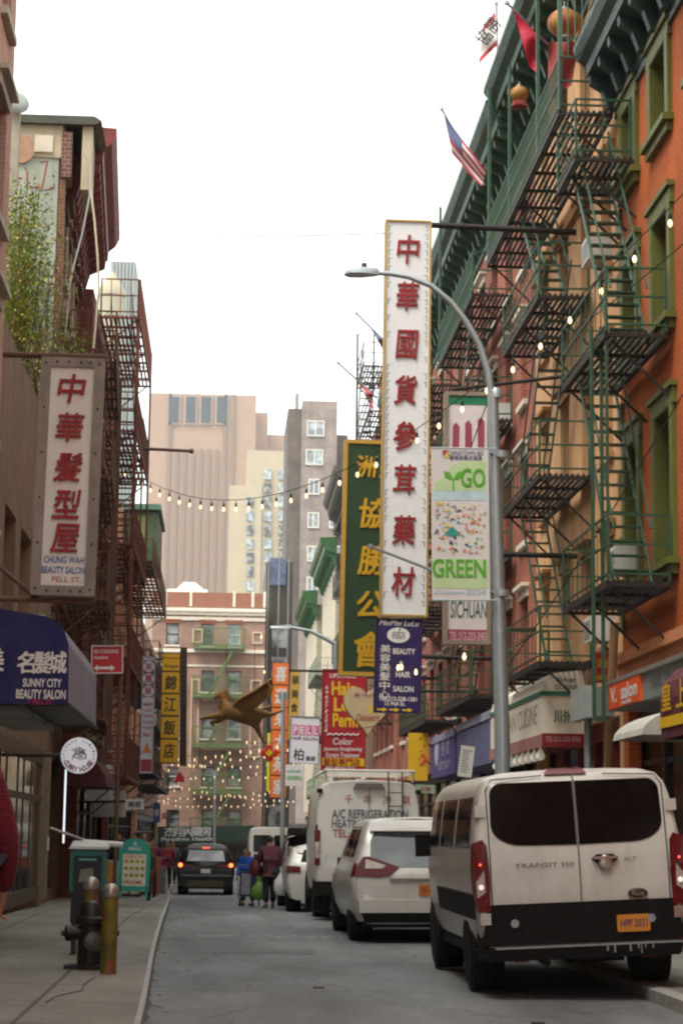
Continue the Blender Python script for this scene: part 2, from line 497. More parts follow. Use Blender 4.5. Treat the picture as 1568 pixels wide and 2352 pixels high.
setp(mb.build('road_litter', M('litter', '#4a3c30', .9)), kind='stuff')
mb = MB()
mb.pipe([(-1.2, 20.0, .138), (-1.24, 18.9, .14), (-1.21, 18.3, .139), (-1.38, 17.6, .142), (-1.41, 17.0, .144)], .006, 6)
setp(mb.build('pavement_crack', M('crack', '#3a352e', .9)), kind='structure')

# ================================================================ BUILDINGS
def wall_mesh(F, u0, u1, z0, z1, holes, depth, rec=.2, back=True):
    us = sorted({u0, u1, *[h[0] for h in holes], *[h[1] for h in holes]}); zs = sorted({z0, z1, *[h[2] for h in holes], *[h[3] for h in holes]})
    us = [u for u in us if u0 <= u <= u1]; zs = [z for z in zs if z0 <= z <= z1]
    mb = MB()
    for a, b in zip(us, us[1:]):
        for c, d in zip(zs, zs[1:]):
            um, zm = (a + b) / 2, (c + d) / 2
            if any(h[0] < um < h[1] and h[2] < zm < h[3] for h in holes): continue
            mb.poly([F.p(a, c), F.p(b, c), F.p(b, d), F.p(a, d)])
    for a, b, c, d in [h[:4] for h in holes]:
        for p, q in (((a, c), (b, c)), ((b, c), (b, d)), ((b, d), (a, d)), ((a, d), (a, c))):
            mb.poly([F.p(*p), F.p(*q), F.p(*q, -rec - .25), F.p(*p, -rec - .25)])
    if back:
        D = -depth
        mb.poly([F.p(u0, z0), F.p(u0, z1), F.p(u0, z1, D), F.p(u0, z0, D)]); mb.poly([F.p(u1, z0), F.p(u1, z1), F.p(u1, z1, D), F.p(u1, z0, D)])
        mb.poly([F.p(u0, z1), F.p(u1, z1), F.p(u1, z1, D), F.p(u0, z1, D)]); mb.poly([F.p(u0, z0, D), F.p(u1, z0, D), F.p(u1, z1, D), F.p(u0, z1, D)])
    return mb
def window(F, B, u0, u1, z0, z1, fm=WHITEF, gm=GLASS, rec=.2, trim=None, sill=None, head=None, tw=.15, rail=True, td=.07):
    mb = MB(); w = .06
    for a, b, c, d in ((u0, u0 + w, z0, z1), (u1 - w, u1, z0, z1), (u0 + w, u1 - w, z0, z0 + w), (u0 + w, u1 - w, z1 - w, z1)): mb.fb(F, a, b, c, d, -rec - .05, -rec)
    if rail: zm = (z0 + z1) / 2; mb.fb(F, u0 + w, u1 - w, zm - .035, zm + .035, -rec - .05, -rec + .01)
    o = mb.build('window', fm, B)
    m2 = MB(); m2.poly([F.p(u0, z0, -rec - .04), F.p(u1, z0, -rec - .04), F.p(u1, z1, -rec - .04), F.p(u0, z1, -rec - .04)]); m2.build('pane', gm, o)
    if trim:
        m3 = MB()
        for a, b, c, d in ((u0 - tw, u0, z0, z1), (u1, u1 + tw, z0, z1), (u0 - tw * 1.3, u1 + tw * 1.3, z1, z1 + tw * 1.2)): m3.fb(F, a, b, c, d, -.02, td)
        for a, b, c, d in ((u0, u0 + .02, z0, z1), (u1 - .02, u1, z0, z1), (u0 + .02, u1 - .02, z1 - .02, z1)): m3.fb(F, a, b, c, d, -rec, td - .01)
        m3.fb(F, u0 - tw * 1.5, u1 + tw * 1.5, z1 + tw * 1.2, z1 + tw * 1.6, -.02, td + .05)
        m3.fb(F, u0 - tw * 1.5, u1 + tw * 1.5, z0 - .1, z0, -.02, td + .1); m3.fb(F, u0 - tw * 1.1, u1 + tw * 1.1, z0 - .24, z0 - .1, -.02, td + .03)
        m3.build('trim', trim, o)
    if sill:
        m3 = MB(); m3.fb(F, u0 - .1, u1 + .1, z0 - .12, z0, -rec, .1); m3.build('sill', sill, o)
    if head:
        m3 = MB(); m3.fb(F, u0 - .12, u1 + .12, z1, z1 + .2, -.02, .05); m3.fb(F, u0 - .18, u1 + .18, z1 + .2, z1 + .28, -.02, .16); m3.build('lintel', head, o)
    return o
def cornice(F, B, u0, u1, z0, z1, proj, mat, brk=.85, name='cornice'):
    h = z1 - z0
    pr = [(0, z0), (.06, z0), (.06, z0 + h * .42), (.12, z0 + h * .5), (proj * .72, z0 + h * .58), (proj * .74, z0 + h * .72), (proj * .9, z0 + h * .8), (proj, z0 + h * .92), (proj, z1), (0, z1 + .05)]
    mb = MB(); mb.prism([F.p(u0, z, d) for d, z in pr], F.u * (u1 - u0))
    n = int((u1 - u0) / brk)
    for k in range(n + 1):
        u = u0 + .1 + k * (u1 - u0 - .3) / max(1, n)
        mb.prism([F.p(u, z, d) for d, z in ((.06, z0 + h * .1), (.2, z0 + h * .12), (.3, z0 + h * .35), (proj * .66, z0 + h * .45), (proj * .68, z0 + h * .575), (.06, z0 + h * .575))], F.u * .16)
    o = mb.build(name, mat, B)
    mb = MB(); mb.fb(F, u0 + .05, u1 - .05, z0 + h * .12, z0 + h * .57, .061, .075); mb.build('frieze', M('shadowed_frieze', '#1f2a22', .8, .3, 3), o)  # dark sheet: the shade under the cornice is put into its colour
    return o
def storefront(F, B, u0, u1, z0, z1, n, fm, gm=SHOPG, rec=.3):
    mb = MB(); w = (u1 - u0) / n
    mb.fb(F, u0, u1, z0, z0 + .45, -rec, -rec + .12); mb.fb(F, u0, u1, z1 - .3, z1, -rec, -rec + .15)
    for k in range(n + 1): mb.fb(F, u0 + k * w - (.06 if 0 < k < n else 0) , u0 + k * w + .06, z0 + .45, z1 - .3, -rec, -rec + .1)
    mb.fb(F, u0 + .06, u1 - .06, z1 - .95, z1 - .87, -rec, -rec + .08)
    o = mb.build('shopfront', fm, B)
    m2 = MB(); m2.poly([F.p(u0, z0, -rec + .03), F.p(u1, z0, -rec + .03), F.p(u1, z1, -rec + .03), F.p(u0, z1, -rec + .03)]); m2.build('pane', gm, o)
    return o
def building(name, label, F, u0, u1, z0, z1, mat, wins, depth=9, shop=None, group=None, cat='building'):
    """wins: (u0, u1, z0, z1, options)"""
    B = thing(name, label, cat, F.p((u0 + u1) / 2, z0, -depth / 2), group)
    holes = [w[:4] for w in wins] + ([shop[:4]] if shop else [])
    wall_mesh(F, u0, u1, z0, z1, holes, depth).build('wall', mat, B)
    for w in wins: window(F, B, *w[:4], **(w[4] if len(w) > 4 else {}))
    if shop: storefront(F, B, *shop[:4], *shop[4:])
    return B
FR, FL = FX(6.4, 1), FX(-3.5, -1)
rc = lambda *a: random.choice(a)
# ---- right-hand row
ow = dict(fm=DARKF, trim=OLIVE, rec=.28, tw=.2)
wins = [(u0, u1, a, b, dict(ow)) for (u0, u1) in ((25.3, 26.4), (28.15, 29.2), (30.5, 31.45)) for (a, b) in ((5.5, 7.75), (9.1, 10.75), (12.1, 13.35))]
B = building('orange_building', 'orange stucco tenement with olive green window trims and a teal cornice', FR, -14, 32, -.2, 14.6, ORANGE, wins, 9, (20.4, 31.6, .15, 3.6, 7, DARKF))
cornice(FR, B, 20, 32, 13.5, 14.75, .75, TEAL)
mb = MB(); mb.fb(FR, 20, 31.98, 3.75, 4.25, -.05, .1); mb.fb(FR, 20, 31.98, 4.25, 4.42, -.05, .18); mb.build('string_course', M('orange_band', '#c07c52', .8, .1, 3), B)
for k in range(16):
    if k % 2: continue
    mb = MB(); mb.fb(FR, 31.72, 31.985, 4.8 + k * .55, 5.25 + k * .55, -.02, .06); mb.build('quoin', OLIVE, B)
tw_ = dict(fm=DARKF, head=M('tan_lintel', '#9c6f42', .7), sill=M('tan_sill', '#b58a60', .7), rec=.24)
wins = [(a, b, c, d, dict(tw_, gm=rc(GLASS, GLASS, GLASSC))) for (a, b) in ((39.3, 40.25), (36.95, 37.95), (34.6, 35.6), (32.65, 33.6)) for (c, d) in ((4.7, 6.5), (7.9, 9.8), (11.2, 12.95), (14.1, 16.0))]
B = building('tan_building', 'tan stucco tenement beside the orange one with green fire balconies', FR, 32, 41, -.2, 17.6, M('tan_stucco', '#d3a272', .82, .1, 2, bump=.1, streak=.28), wins, 10, (32.3, 40.7, .15, 3.5, 5, M('red_shopfront', '#7a1f18', .5)))
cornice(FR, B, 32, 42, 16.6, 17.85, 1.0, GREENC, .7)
mb = MB(); mb.fb(FR, 32.2, 40.9, 13.0, 13.25, -.02, .12); mb.build('string_course', M('tan_course', '#a87b4e', .75), B)
bw = dict(fm=DARKF, sill=PALE, head=None, rec=.16)
wins = [(u, u + 1.0, c, d, dict(bw, gm=rc(GLASS, GLASSC, GLASS), sill=PALE, head=PALE)) for u in (42.2, 44.6, 47.0, 49.4, 51.8, 54.2, 56.6, 59, 61.5, 64, 66.5, 69, 71.3) for (c, d) in ((4.8, 6.6), (7.8, 9.7), (10.9, 12.7), (13.9, 15.5))]
B = building('red_brick_building', 'red brick tenement with pale window lintels and a dark green bracketed cornice', FR, 41, 73.4, -.9, 17.2, RBRICK, wins, 10, (41.3, 73, .1, 3.4, 12, DARKF))
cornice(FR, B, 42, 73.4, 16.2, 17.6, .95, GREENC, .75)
wins = [(u, u + 1.05, c, d, dict(bw, gm=rc(GLASS, GLASSC))) for u in (75, 77.5, 80, 82.3) for (c, d) in ((4.8, 6.6), (8, 9.8), (11.2, 13), (14.4, 16.2), (17.4, 19.0))]
B = building('red_brick_building', 'tall red brick house with a gooseneck ladder behind the green gold lettered sign', FX(6.3, 1), 73.5, 84, -1, 20.9, RBRICK, wins, 10, (74, 83.6, -.4, 3, 5, DARKF))
wins = [(u, u + 1.1, c, d, dict(bw, gm=GLASSC)) for u in (85, 88.5, 92, 95.5, 99, 102.5, 106) for (c, d) in ((4, 6), (7.5, 9.5), (11, 13), (14.5, 16.5))]
B = building('narrow_street_house', 'grey brown house with an overhanging dark slatted eave beyond the red brick', FX(6.2, 1), 84, 110, -1.2, 18.8, BROWNBR, wins, 10, (84.5, 109, -.7, 2.6, 8, DARKF))
cornice(FX(6.2, 1), B, 99, 110, 17.9, 19.8, 1.0, M('weathered_eave', '#4b443c', .7, .3, 5), .6)
for (a, b, X, h, lab) in ((110, 124, 6.0, 16.9, 'pale ribbed house front under the taller of the two bright green cornices'), (124, 138, 5.6, 15.6, 'pale ribbed house front under the lower bright green cornice')):
    Fq = FX(X, 1)
    wins = [(u, u + 1.2, c, d, dict(fm=DARKF, sill=PALE, rec=.2, gm=GLASSC)) for u in [a + 1 + 2.4 * k for k in range(5)] for (c, d) in ((3.6, 5.6), (7, 9), (10.4, 12.4), (13, 14.6))]
    B = building('pale_house', lab, Fq, a, b, -1.3, h, LIMEST, wins, 8, (a + .4, b - .4, -.8, 2.6, 5, M('green_shopfront', '#24402f', .5)))
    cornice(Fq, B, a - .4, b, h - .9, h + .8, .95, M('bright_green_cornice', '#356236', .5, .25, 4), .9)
    for k in range(6):
        mb = MB(); mb.fb(Fq, a + .25 + k * 2.4, a + .6 + k * 2.4, 2.9, h - 1, -.02, .14); mb.build('pilaster', PALE, B)

# ---- left-hand row
wins = [(u, u + 1.1, c, d, dict(fm=DARKF, rec=.2, sill=LIMEST, head=LIMEST)) for u in (22.4, 25.4, 28.2) for (c, d) in ((3.9, 5.6), (7.2, 9.2), (10.4, 12.3), (13.5, 15.3), (16.6, 18.4))]
B = building('brick_building', 'pale red brick building with stone lintels rising above the blue awning', FL, -14, 30, -.1, 21, PINKBR, wins, 9, (9.5, 29.6, .3, 2.6, 9, BROWNST))
wins = [(31.2, 32.9, 4.7, 6.6, dict(fm=DARKF, gm=GLASSC, rec=.3)), (33.7, 35.6, 4.7, 6.6, dict(fm=DARKF, gm=GLASSC, rec=.3))]
B = building('low_building', 'low brown stucco building with plants growing over its roof', FL, 30, 39.45, -.1, 9.25, BROWNST, wins, 9)
s = MB().box(-3.5, -1.22, 10.3, 11.75, .1, .42).build('doorstep', LIMEST, B)
# its shopfront: brown metal frame, dark glass, posts
SF = M('brown_shop_frame', '#7d6a55', .55, .2, 7)
mb = MB()
for u in (31.4, 32.4, 34.2, 35.2, 36.6, 38.0): mb.fb(FL, u, u + .07, .5, 2.75, .04, .065)
mb.fb(FL, 31, 38.6, 2.05, 2.17, .04, .07); mb.fb(FL, 31, 38.6, .26, .5, .04, .07); mb.fb(FL, 31, 38.6, 2.75, 3.0, .02, .08)
s = mb.build('shopfront', M('dark_shop_frame', '#4a3b2a', .5, .25, 7), B)
mb = MB(); mb.fb(FL, 38.6, 39.0, .26, 3.0, .02, .2); mb.build('shop_pier', SF, B)
mb = MB(); mb.fb(FL, 31, 38.6, .3, 2.75, .0, .05); mb.build('pane', SHOPG, s)
mb = MB(); mb.fb(FL, 38.7, 38.95, 1.15, 1.4, .2, .22); mb.build('notice', WHITEF, s)
# tall gabled house
wins = [(u, u + 1.0, c, d, dict(fm=DARKF, rec=.22, head=M('brown_lintel', '#6b4636', .7), sill=LIMEST, gm=rc(GLASS, GLASSC))) for u in (40.6, 42.8, 45.0, 47.2) for (c, d) in ((4.3, 6.0), (7.2, 8.9), (10.1, 11.8), (12.8, 14.3))]
FLT = Fr((-3.5 + .042 * 39.5, 0, 0), (-.042, 1, 0), (1, .042, 0))
B = building('gabled_house', 'tall brown brick house with a bare grey green side wall and a maroon cornice', FLT, 39.5, 48.8, -.2, 15.9, BROWNBR, wins, 10, (40, 48.4, .2, 3.1, 4, DARKF))
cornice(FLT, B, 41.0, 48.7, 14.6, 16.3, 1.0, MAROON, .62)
FG = Fr(FLT.p(39.5, 0, 0) + FLT.n * 3.5, FLT.n, -FLT.u)
mb = MB(); mb.fb(FG, -13.5, -3.62, 8, 15.05, -.02, .05); mb.build('side_wall', STUCCO, B)
mb = MB(); mb.fb(FG, -13.5, -3.56, 15.05, 15.75, -.02, .09); mb.fb(FG, -3.16, -2.95, 14.4, 15.75, -1.4, .09); mb.build('parapet', BEIGE, B)
mb = MB(); mb.prism([FG.p(-13.5, 15.6, .2), FG.p(-2.9, 15.75, .2), FG.p(-2.78, 15.84, .2), FG.p(-2.92, 15.93, .2), FG.p(-13.5, 15.75, .2)], (0, 1.7, 0)); mb.build('coping', M('lead_coping', '#4c4a42', .7, .2, 4), B)
mb = MB(); mb.fb(FG, -3.6, -3.47, 8.2, 14.6, -.02, .06)
mb.build('corner_pier', brick('pier_brick', '#7a5038', '#8a5f45', '#8a7a6c', w=.16), B)
mb = MB(); mb.fb(FG, -3.57, -3.36, 14.65, 15.6, -.6, .12)
mb.build('chimney_breast', brick('breast_brick', '#6e4640', '#7f574f', '#9c8f86', w=.16, h=.09), B)
mb = MB(); mb.fb(FG, -4.12, -3.75, 15.15, 15.5, .09, .13); mb.build('poster', PALE, B)
mb = MB(); mb.lathe(FG.p(-4.4, 15.2, .085), [(.3, 0), (.3, .02), (.0, .02)], 24, (0, -1, 0)); mb.build('painted_disc', M('faded_mural', '#b08a70', .85, .3, 3), B)
GRAF = M('red_spray', '#b0404a', .7, .2, 8)
mb = MB()
for pts in ([(-4.0, 14.95), (-3.85, 14.98), (-3.95, 14.35), (-3.7, 14.42), (-3.7, 14.5)], [(-4.5, 14.8), (-4.53, 14.5), (-4.45, 14.6), (-4.35, 14.6)], [(-4.25, 14.75), (-4.23, 14.4)], [(-4.15, 14.4), (-4.02, 14.43)]):
    mb.pipe([FG.p(u, z, .055) for u, z in pts], .015, 5)
mb.build('graffiti', GRAF, B)
for (p, lab, mt, r) in (([(193, 350), (206, 375), (206, 448), (190, 532), (168, 616), (160, 660), (150, 770)], 'white cable sagging down the brown facade corner', M('grey_cable', '#a5a5a2', .5), .018), ([(207, 375), (210, 448), (217, 504), (224, 588), (227, 660), (215, 800)], 'straight pale drain pipe on the brown facade', M('cream_pipe', '#c0b59c', .5), .022)):
    mb = MB(); mb.pipe([at(x, y, 39.2) for x, y in p], r, 8); solo(mb, 'facade_pipe', mt, lab, 'pipe', smooth=40)
# houses beyond
wins = [(u, u + 1.0, c, d, dict(fm=rc(WHITEF, DARKF), rec=.2, sill=LIMEST, gm=rc(GLASSC, GLASSB))) for u in (49.8, 52, 54.4, 56.8, 59.2, 61.4) for (c, d) in ((4, 5.8), (6.9, 8.6), (9.8, 11.5), (12.4, 14))]
B = building('dark_red_tenement', 'dark red painted tenement hung with rust red fire stairs', FL, 48.82, 63, -.6, 14.9, REDPNT, wins, 9, (49.3, 62.5, -.1, 2.9, 5, DARKF))
FL2 = FX(-3.7, -1)
wins = [(u, u + 1.1, c, d, dict(fm=WHITEF, rec=.2, sill=PALE, gm=rc(GLASSC, GLASSB))) for u in (64.5, 68, 71.5, 75, 78.5, 82, 85.5) for (c, d) in ((3.6, 5.4), (6.6, 8.4), (9.4, 11.2))]
B = building('peach_house', 'peach coloured house with a green bay window at roof level', FL2, 63, 88, -.8, 12.6, PEACH, wins, 9, (63.5, 87, -.4, 2.6, 8, DARKF))
mb = MB(); mb.fb(FL2, 70, 75, 10.9, 12.7, 0, 1.2); mb.build('bay_window', M('bay_green', '#46573c', .55, .2, 3), B)
mb = MB(); mb.fb(FL2, 69.8, 75.2, 12.7, 12.9, -.02, 1.3); mb.build('bay_cap', M('copper_green', '#4d6f62', .5), B)
mb = MB(); mb.fb(FL2, 69.98, 70.0, 11.3, 12.5, .35, .85); mb.build('bay_glass', M('bay_pane', '#6f7a48', .3), B)
FL3 = FX(-4.3, -1)
wins = [(u, u + 1.1, c, d, dict(fm=DARKF, rec=.2, gm=GLASSC)) for u in range(90, 130, 4) for (c, d) in ((3.2, 5), (6.2, 8), (9.2, 11))]
B = building('brown_house', 'brown brick house at the far end of the row of fire stairs', FL3, 88, 136, -1, 12.2, BROWNBR, wins, 9, (89, 135, -.8, 2.4, 10, DARKF))

# ---- the house that closes the street
FE = FY(143)
eu = lambda x, y=1600: at(x, y, 143)[0]
ez = lambda y, x=500: at(x, y, 143)[2]
wins = []
for r, (yt, yb) in enumerate(((1433, 1483), (1541, 1590), (1650, 1697), (1762, 1808), (1862, 1903))):
    for (xa, xb) in ((382, 411), (463, 491), (523, 553)):
        wf = WHITEF if (xa, r) in ((523, 0), (523, 2), (382, 3)) else DARKF
        wins.append((eu(xa, yt), eu(xb, yt), ez(yb), ez(yt), dict(fm=wf, rec=.18, sill=PALE, gm=rc(GLASSB, GLASSC) if r < 3 else GLASSC, head=M('orange_brick_head', '#a2634c', .8) if r == 0 else None)))
B = building('corner_tenement', 'pink brick tenement closing the street end with cream bands and green fire balconies', FE, eu(345), eu(606), -1.0, ez(1362), brick('tenement_brick', '#987568', '#8c685b', '#a69488', grime=.2), wins, 12, (eu(362), eu(600), -.9, ez(1932), 5, DARKF))
mb = MB()
for (ya, yb, d) in ((1398, 1406, .35), (1453 - 15, 1453 - 10, .0), (1406, 1414, .2), (1434 - 16, 1434 - 8, .12), (1492, 1500, .15), (1528, 1532, .06)):
    if d: mb.fb(FE, eu(345), eu(606), ez(yb), ez(ya), -.02, d)
mb.build('cream_band', PALE, B)
mb = MB(); mb.fb(FE, eu(345), eu(606), ez(1396), ez(1362), -.02, .14); mb.build('parapet', M('parapet_brick', '#8f5d4b', .8, .1, 4), B)
for x in (372, 430, 530, 545 + 28, 600):
    mb = MB(); mb.fb(FE, eu(x), eu(x + 6), ez(1394), ez(1358), .13, .2); mb.build('pier', PALE, B)
for (x0, x1, y0, y1) in ((438, 462, 1445, 1478), (455 - 17, 455 + 3, 1560, 1760), (576, 600, 1450, 1478), (574, 600, 1560, 1740), (396, 438, 1410, 1426), (470, 505, 1412, 1428), (520, 560, 1412, 1428)):
    mb = MB(); a, b, c, d = eu(x0), eu(x1), ez(y1), ez(y0); w = .12
    for q in ((a, a + w, c, d), (b - w, b, c, d), (a + w, b - w, c, c + w), (a + w, b - w, d - w, d)): mb.fb(FE, *q, -.02, .09)
    mb.build('panel_moulding', M('buff_moulding', '#bfa98e', .8, .1, 4), B)
EPLAT = M('apple_green_iron', '#53683c', .5, .2, 4)
for r, y in enumerate((1490, 1601, 1716, 1822, 1925)):
    mb = MB(); a, b, z = eu(443), eu(560), ez(y)
    mb.fb(FE, a, b, z - .12, z, .1, 1.1); mb.fb(FE, a, b, z + .05, z + .18, 1.04, 1.1)
    n = 22
    for k in range(n + 1): u = a + (b - a) * k / n; mb.fb(FE, u - .02, u + .02, z, z + 1.35, 1.05, 1.09)
    for u in (a, b - .04):
        for k in range(4): mb.fb(FE, u, u + .04, z, z + 1.35, .2 + k * .25, .24 + k * .25)
    mb.fb(FE, a, b, z + 1.33, z + 1.4, 1.03, 1.1); mb.build('fire_balcony', EPLAT, B)
    if r < 4:
        y2 = (1601, 1716, 1822, 1925)[r]; mb = MB(); flip = r % 2
        p, q = FE.p(eu(535), z, .75), FE.p(eu(478), ez(y2), .75)
        for s_ in (-.25, .25): mb.bar(p + V((0, s_, 0)), q + V((0, s_, 0)), .05, .17)
        mb.build('fire_stair', EPLAT, B)
# roof house behind the parapet
mb = MB(); mb.box(eu(375), eu(470), 146, 150, ez(1362), ez(1343)); mb.build('rooftop_unit', WHITEP, B)
mb = MB(); mb.prism([(eu(395), 146.5, ez(1343)), (eu(462), 146.5, ez(1343)), (eu(440), 146.5, ez(1325)), (eu(412), 146.5, ez(1325))], (0, 3, 0)); mb.build('rooftop_vent', M('white_metal', '#dfe3e6', .4), B)
# dark glazed tower under blue netting, beside it
mb = MB(); B = thing('netted_tower', 'dark glazed building wrapped in blue netting beside the brick tenement', 'building', (eu(632), 148, -1))
a, b = at(606, 1600, 150)[0], at(668, 1600, 150)[0]
mb.box(a, b, 150, 165, -1, at(620, 1290, 150)[2]); mb.build('wall', M('dark_cladding', '#3a332e', .5, .2, 2), B)
mb = MB(); m2 = MB()
for k in range(7):
    z = 2 + k * 2.2
    mb.box(a + .5, b - .3, 149.9, 150, z, z + 1.5)
mb.build('glazing', GLASSC, B)
mb = MB(); mb.box(a + .25, b - .55, 149.6, 149.85, at(620, 1345, 150)[2], at(620, 1283, 150)[2]); mb.build('blue_netting', M('blue_netting', '#56627c', .8, .5, 1.5), B)
mb = MB()
for u in (a + .1, a + .9, b - .4): mb.box(u, u + .1, 149.3, 149.4, -1, at(620, 1283, 150)[2])
mb.build('scaffold_pole', M('scaffold', '#7d7570', .5), B)

# ---- towers far behind
def tower(name, label, Y, x0, x1, yt, mat, dy=30):
    t = thing(name, label, 'tower', (at((x0 + x1) / 2, 1700, Y)[0], Y, -2))
    a, b, h = at(x0, 1200, Y)[0], at(x1, 1200, Y)[0], at((x0 + x1) / 2, yt, Y)[2]
    MB().box(a, b, Y, Y + dy, -2, h).build('wall', mat, t)
    return t, a, b, h
PT = M('pink_granite', '#a3836f', .8, .05, .15)
t, a, b, h = tower('windowless_tower', 'pinkish windowless tower with four dark openings under its roof', 700, 339, 583, 905, PT, 40)
mb = MB()
for k in range(9):
    u = a + (b - a) * (.17 + .075 * k)
    mb.box(u, u + 1.1, 699.2, 700, -2, h - (20 if 0 < k < 7 else 0))
mb.build('rib', M('granite_rib', '#7f6b5d', .8, .05, .2), t)
for x in (389, 427, 462, 498):
    m = MB(); u0, u1 = at(x, 940, 700)[0], at(x + 22, 940, 700)[0]; z0, z1 = at(x, 971, 700)[2], at(x, 912, 700)[2]
    m.box(u0 - .6, u1 + .6, 699.2, 700, z0 - .8, z1 + .6); o = m.build('opening', M('opening_frame', '#a08a7d', .8), t)
    MB().box(u0, u1, 698.9, 699.3, z0, z1).build('louvre', M('blue_louvre', '#2f3a44', .5, .1, .5), o)
for (x0, x1, yt, d) in ((583, 612, 931, 12), (612, 657, 973, 20)):
    MB().box(at(x0, 1200, 700)[0], at(x1, 1200, 700)[0], 700 + d, 730, -2, at(x0, yt, 700)[2]).build('stepped_wing', PT, t)
for x, r in ((505, 5.2), (447, 3.4)):
    c = at(x, 892, 712); m = MB(); m.lathe(c, [(r, 0), (r * .85, .7), (r * .5, 1.3), (0, 1.6)], 24, (-.25, -.9, .3)); m.pipe([c, (c[0], c[1] + 1, h)], .3, 6)
    solo(m, 'rooftop_dish', M('pale_dish', '#e6e9ec', .5), 'large pale satellite dish on the pink tower roof' if r > 4 else 'smaller pale satellite dish on the pink tower roof', 'satellite dish', smooth=40)
t, a, b, h = tower('cream_block', 'cream stone office block in front of the pink tower', 520, 525, 600, 1115, M('cream_facade', '#b3a48a', .8, .06, .3), 14)
mb = MB(); a2, b2 = at(565, 1200, 520)[0], at(662, 1200, 520)[0]; mb.box(a2, b2, 520.5, 545, -2, at(600, 1034, 520)[2]); mb.build('setback', M('cream_facade', '#cdbb9a', .8), t)
for x in (566, 606, 640):
    for k in range(9):
        y = 1078 + 32 * k
        if x == 566 and k < 2: continue
        m = MB(); u0, u1 = at(x, y, 520)[0], at(x + 17, y, 520)[0]; m.box(u0, u1, 519.7, 520.55, at(x, y + 23, 520)[2], at(x, y, 520)[2]); m.build('window', rc(GLASSB, GLASSC), t)
t, a, b, h = tower('grey_tower', 'grey brown apartment tower with a single column of pale windows', 190, 690, 771, 921, brick('grey_tower_brick', '#978a85', '#8b7e79', '#9f938d', w=.4, h=.15), 14)
MB().box(at(658, 1200, 190)[0], a, 191.5, 204, -2, at(670, 931, 190)[2]).build('side_wing', brick('grey_wing_brick', '#6f6762', '#665d59', '#7a716c'), t)
MB().box(b, at(800, 1200, 190)[0], 193, 204, -2, at(780, 985, 190)[2]).build('rear_wing', brick('grey_wing_brick', '', '', ''), t)
MB().box(at(676, 1200, 190)[0], at(684, 1200, 190)[0], 193, 194, at(680, 940, 190)[2], at(680, 888, 190)[2]).build('chimney', M('chimney_grey', '#8b8784', .8), t)
for y, x0, x1 in ((966, 705, 745), (1032, 702, 742), (1100, 708, 734), (1177, 706, 733), (1254, 705, 731), (1325, 704, 730), (1098, 758, 790), (1178, 756, 784), (1254, 756, 784)):
    m = MB(); u0, u1 = at(x0, y, 190)[0], at(x1, y, 190)[0]; z0, z1 = at(x0, y + 36, 190)[2], at(x0, y, 190)[2]
    for q in ((u0, u0 + .12, z0, z1), (u1 - .12, u1, z0, z1), (u0 + .12, u1 - .12, z0, z0 + .12), (u0 + .12, u1 - .12, z1 - .12, z1), ((u0 + u1) / 2 - .06, (u0 + u1) / 2 + .06, z0 + .12, z1 - .12)): m.box(q[0], q[1], 189.86, 190, q[2], q[3])
    o = m.build('window', WHITEF, t, fix=False); MB().box(u0 + .1, u1 - .1, 189.93, 190.02, z0 + .1, z1 - .1).build('pane', GLASSB, o)
for x in (680, 712, 745, 768):
    m = MB(); p = at(x, 905, 196); m.bar(p, p + V((0, 0, -3)), .07); m.build('antenna', METAL, t)
t, a, b, h = tower('striped_tower', 'grey striped tower glimpsed past the maroon cornice', 420, 236, 294, 600, M('tower_grey', '#7d8482', .6, .05, .4), 20)
for k in range(7): MB().box(a + .3 + k * .75, a + .6 + k * .75, 419.6, 420, 0, h).build('fin', M('tower_fin', '#9aa09d', .6), t)
mb = MB(); c = at(258, 640, 400); mb.lathe((c[0], 400, 0), [(2.6, 0), (2.6, c[2] - 4), (2.9, c[2] - 3.8), (2.9, c[2] - 3), (2.2, c[2] - 1.5), (1.2, c[2]), (.3, c[2] + 1.5)], 24)
solo(mb, 'domed_turret', M('turret_stone', '#a39a80', .8), 'beige domed turret standing before the grey striped tower', 'tower', smooth=40)
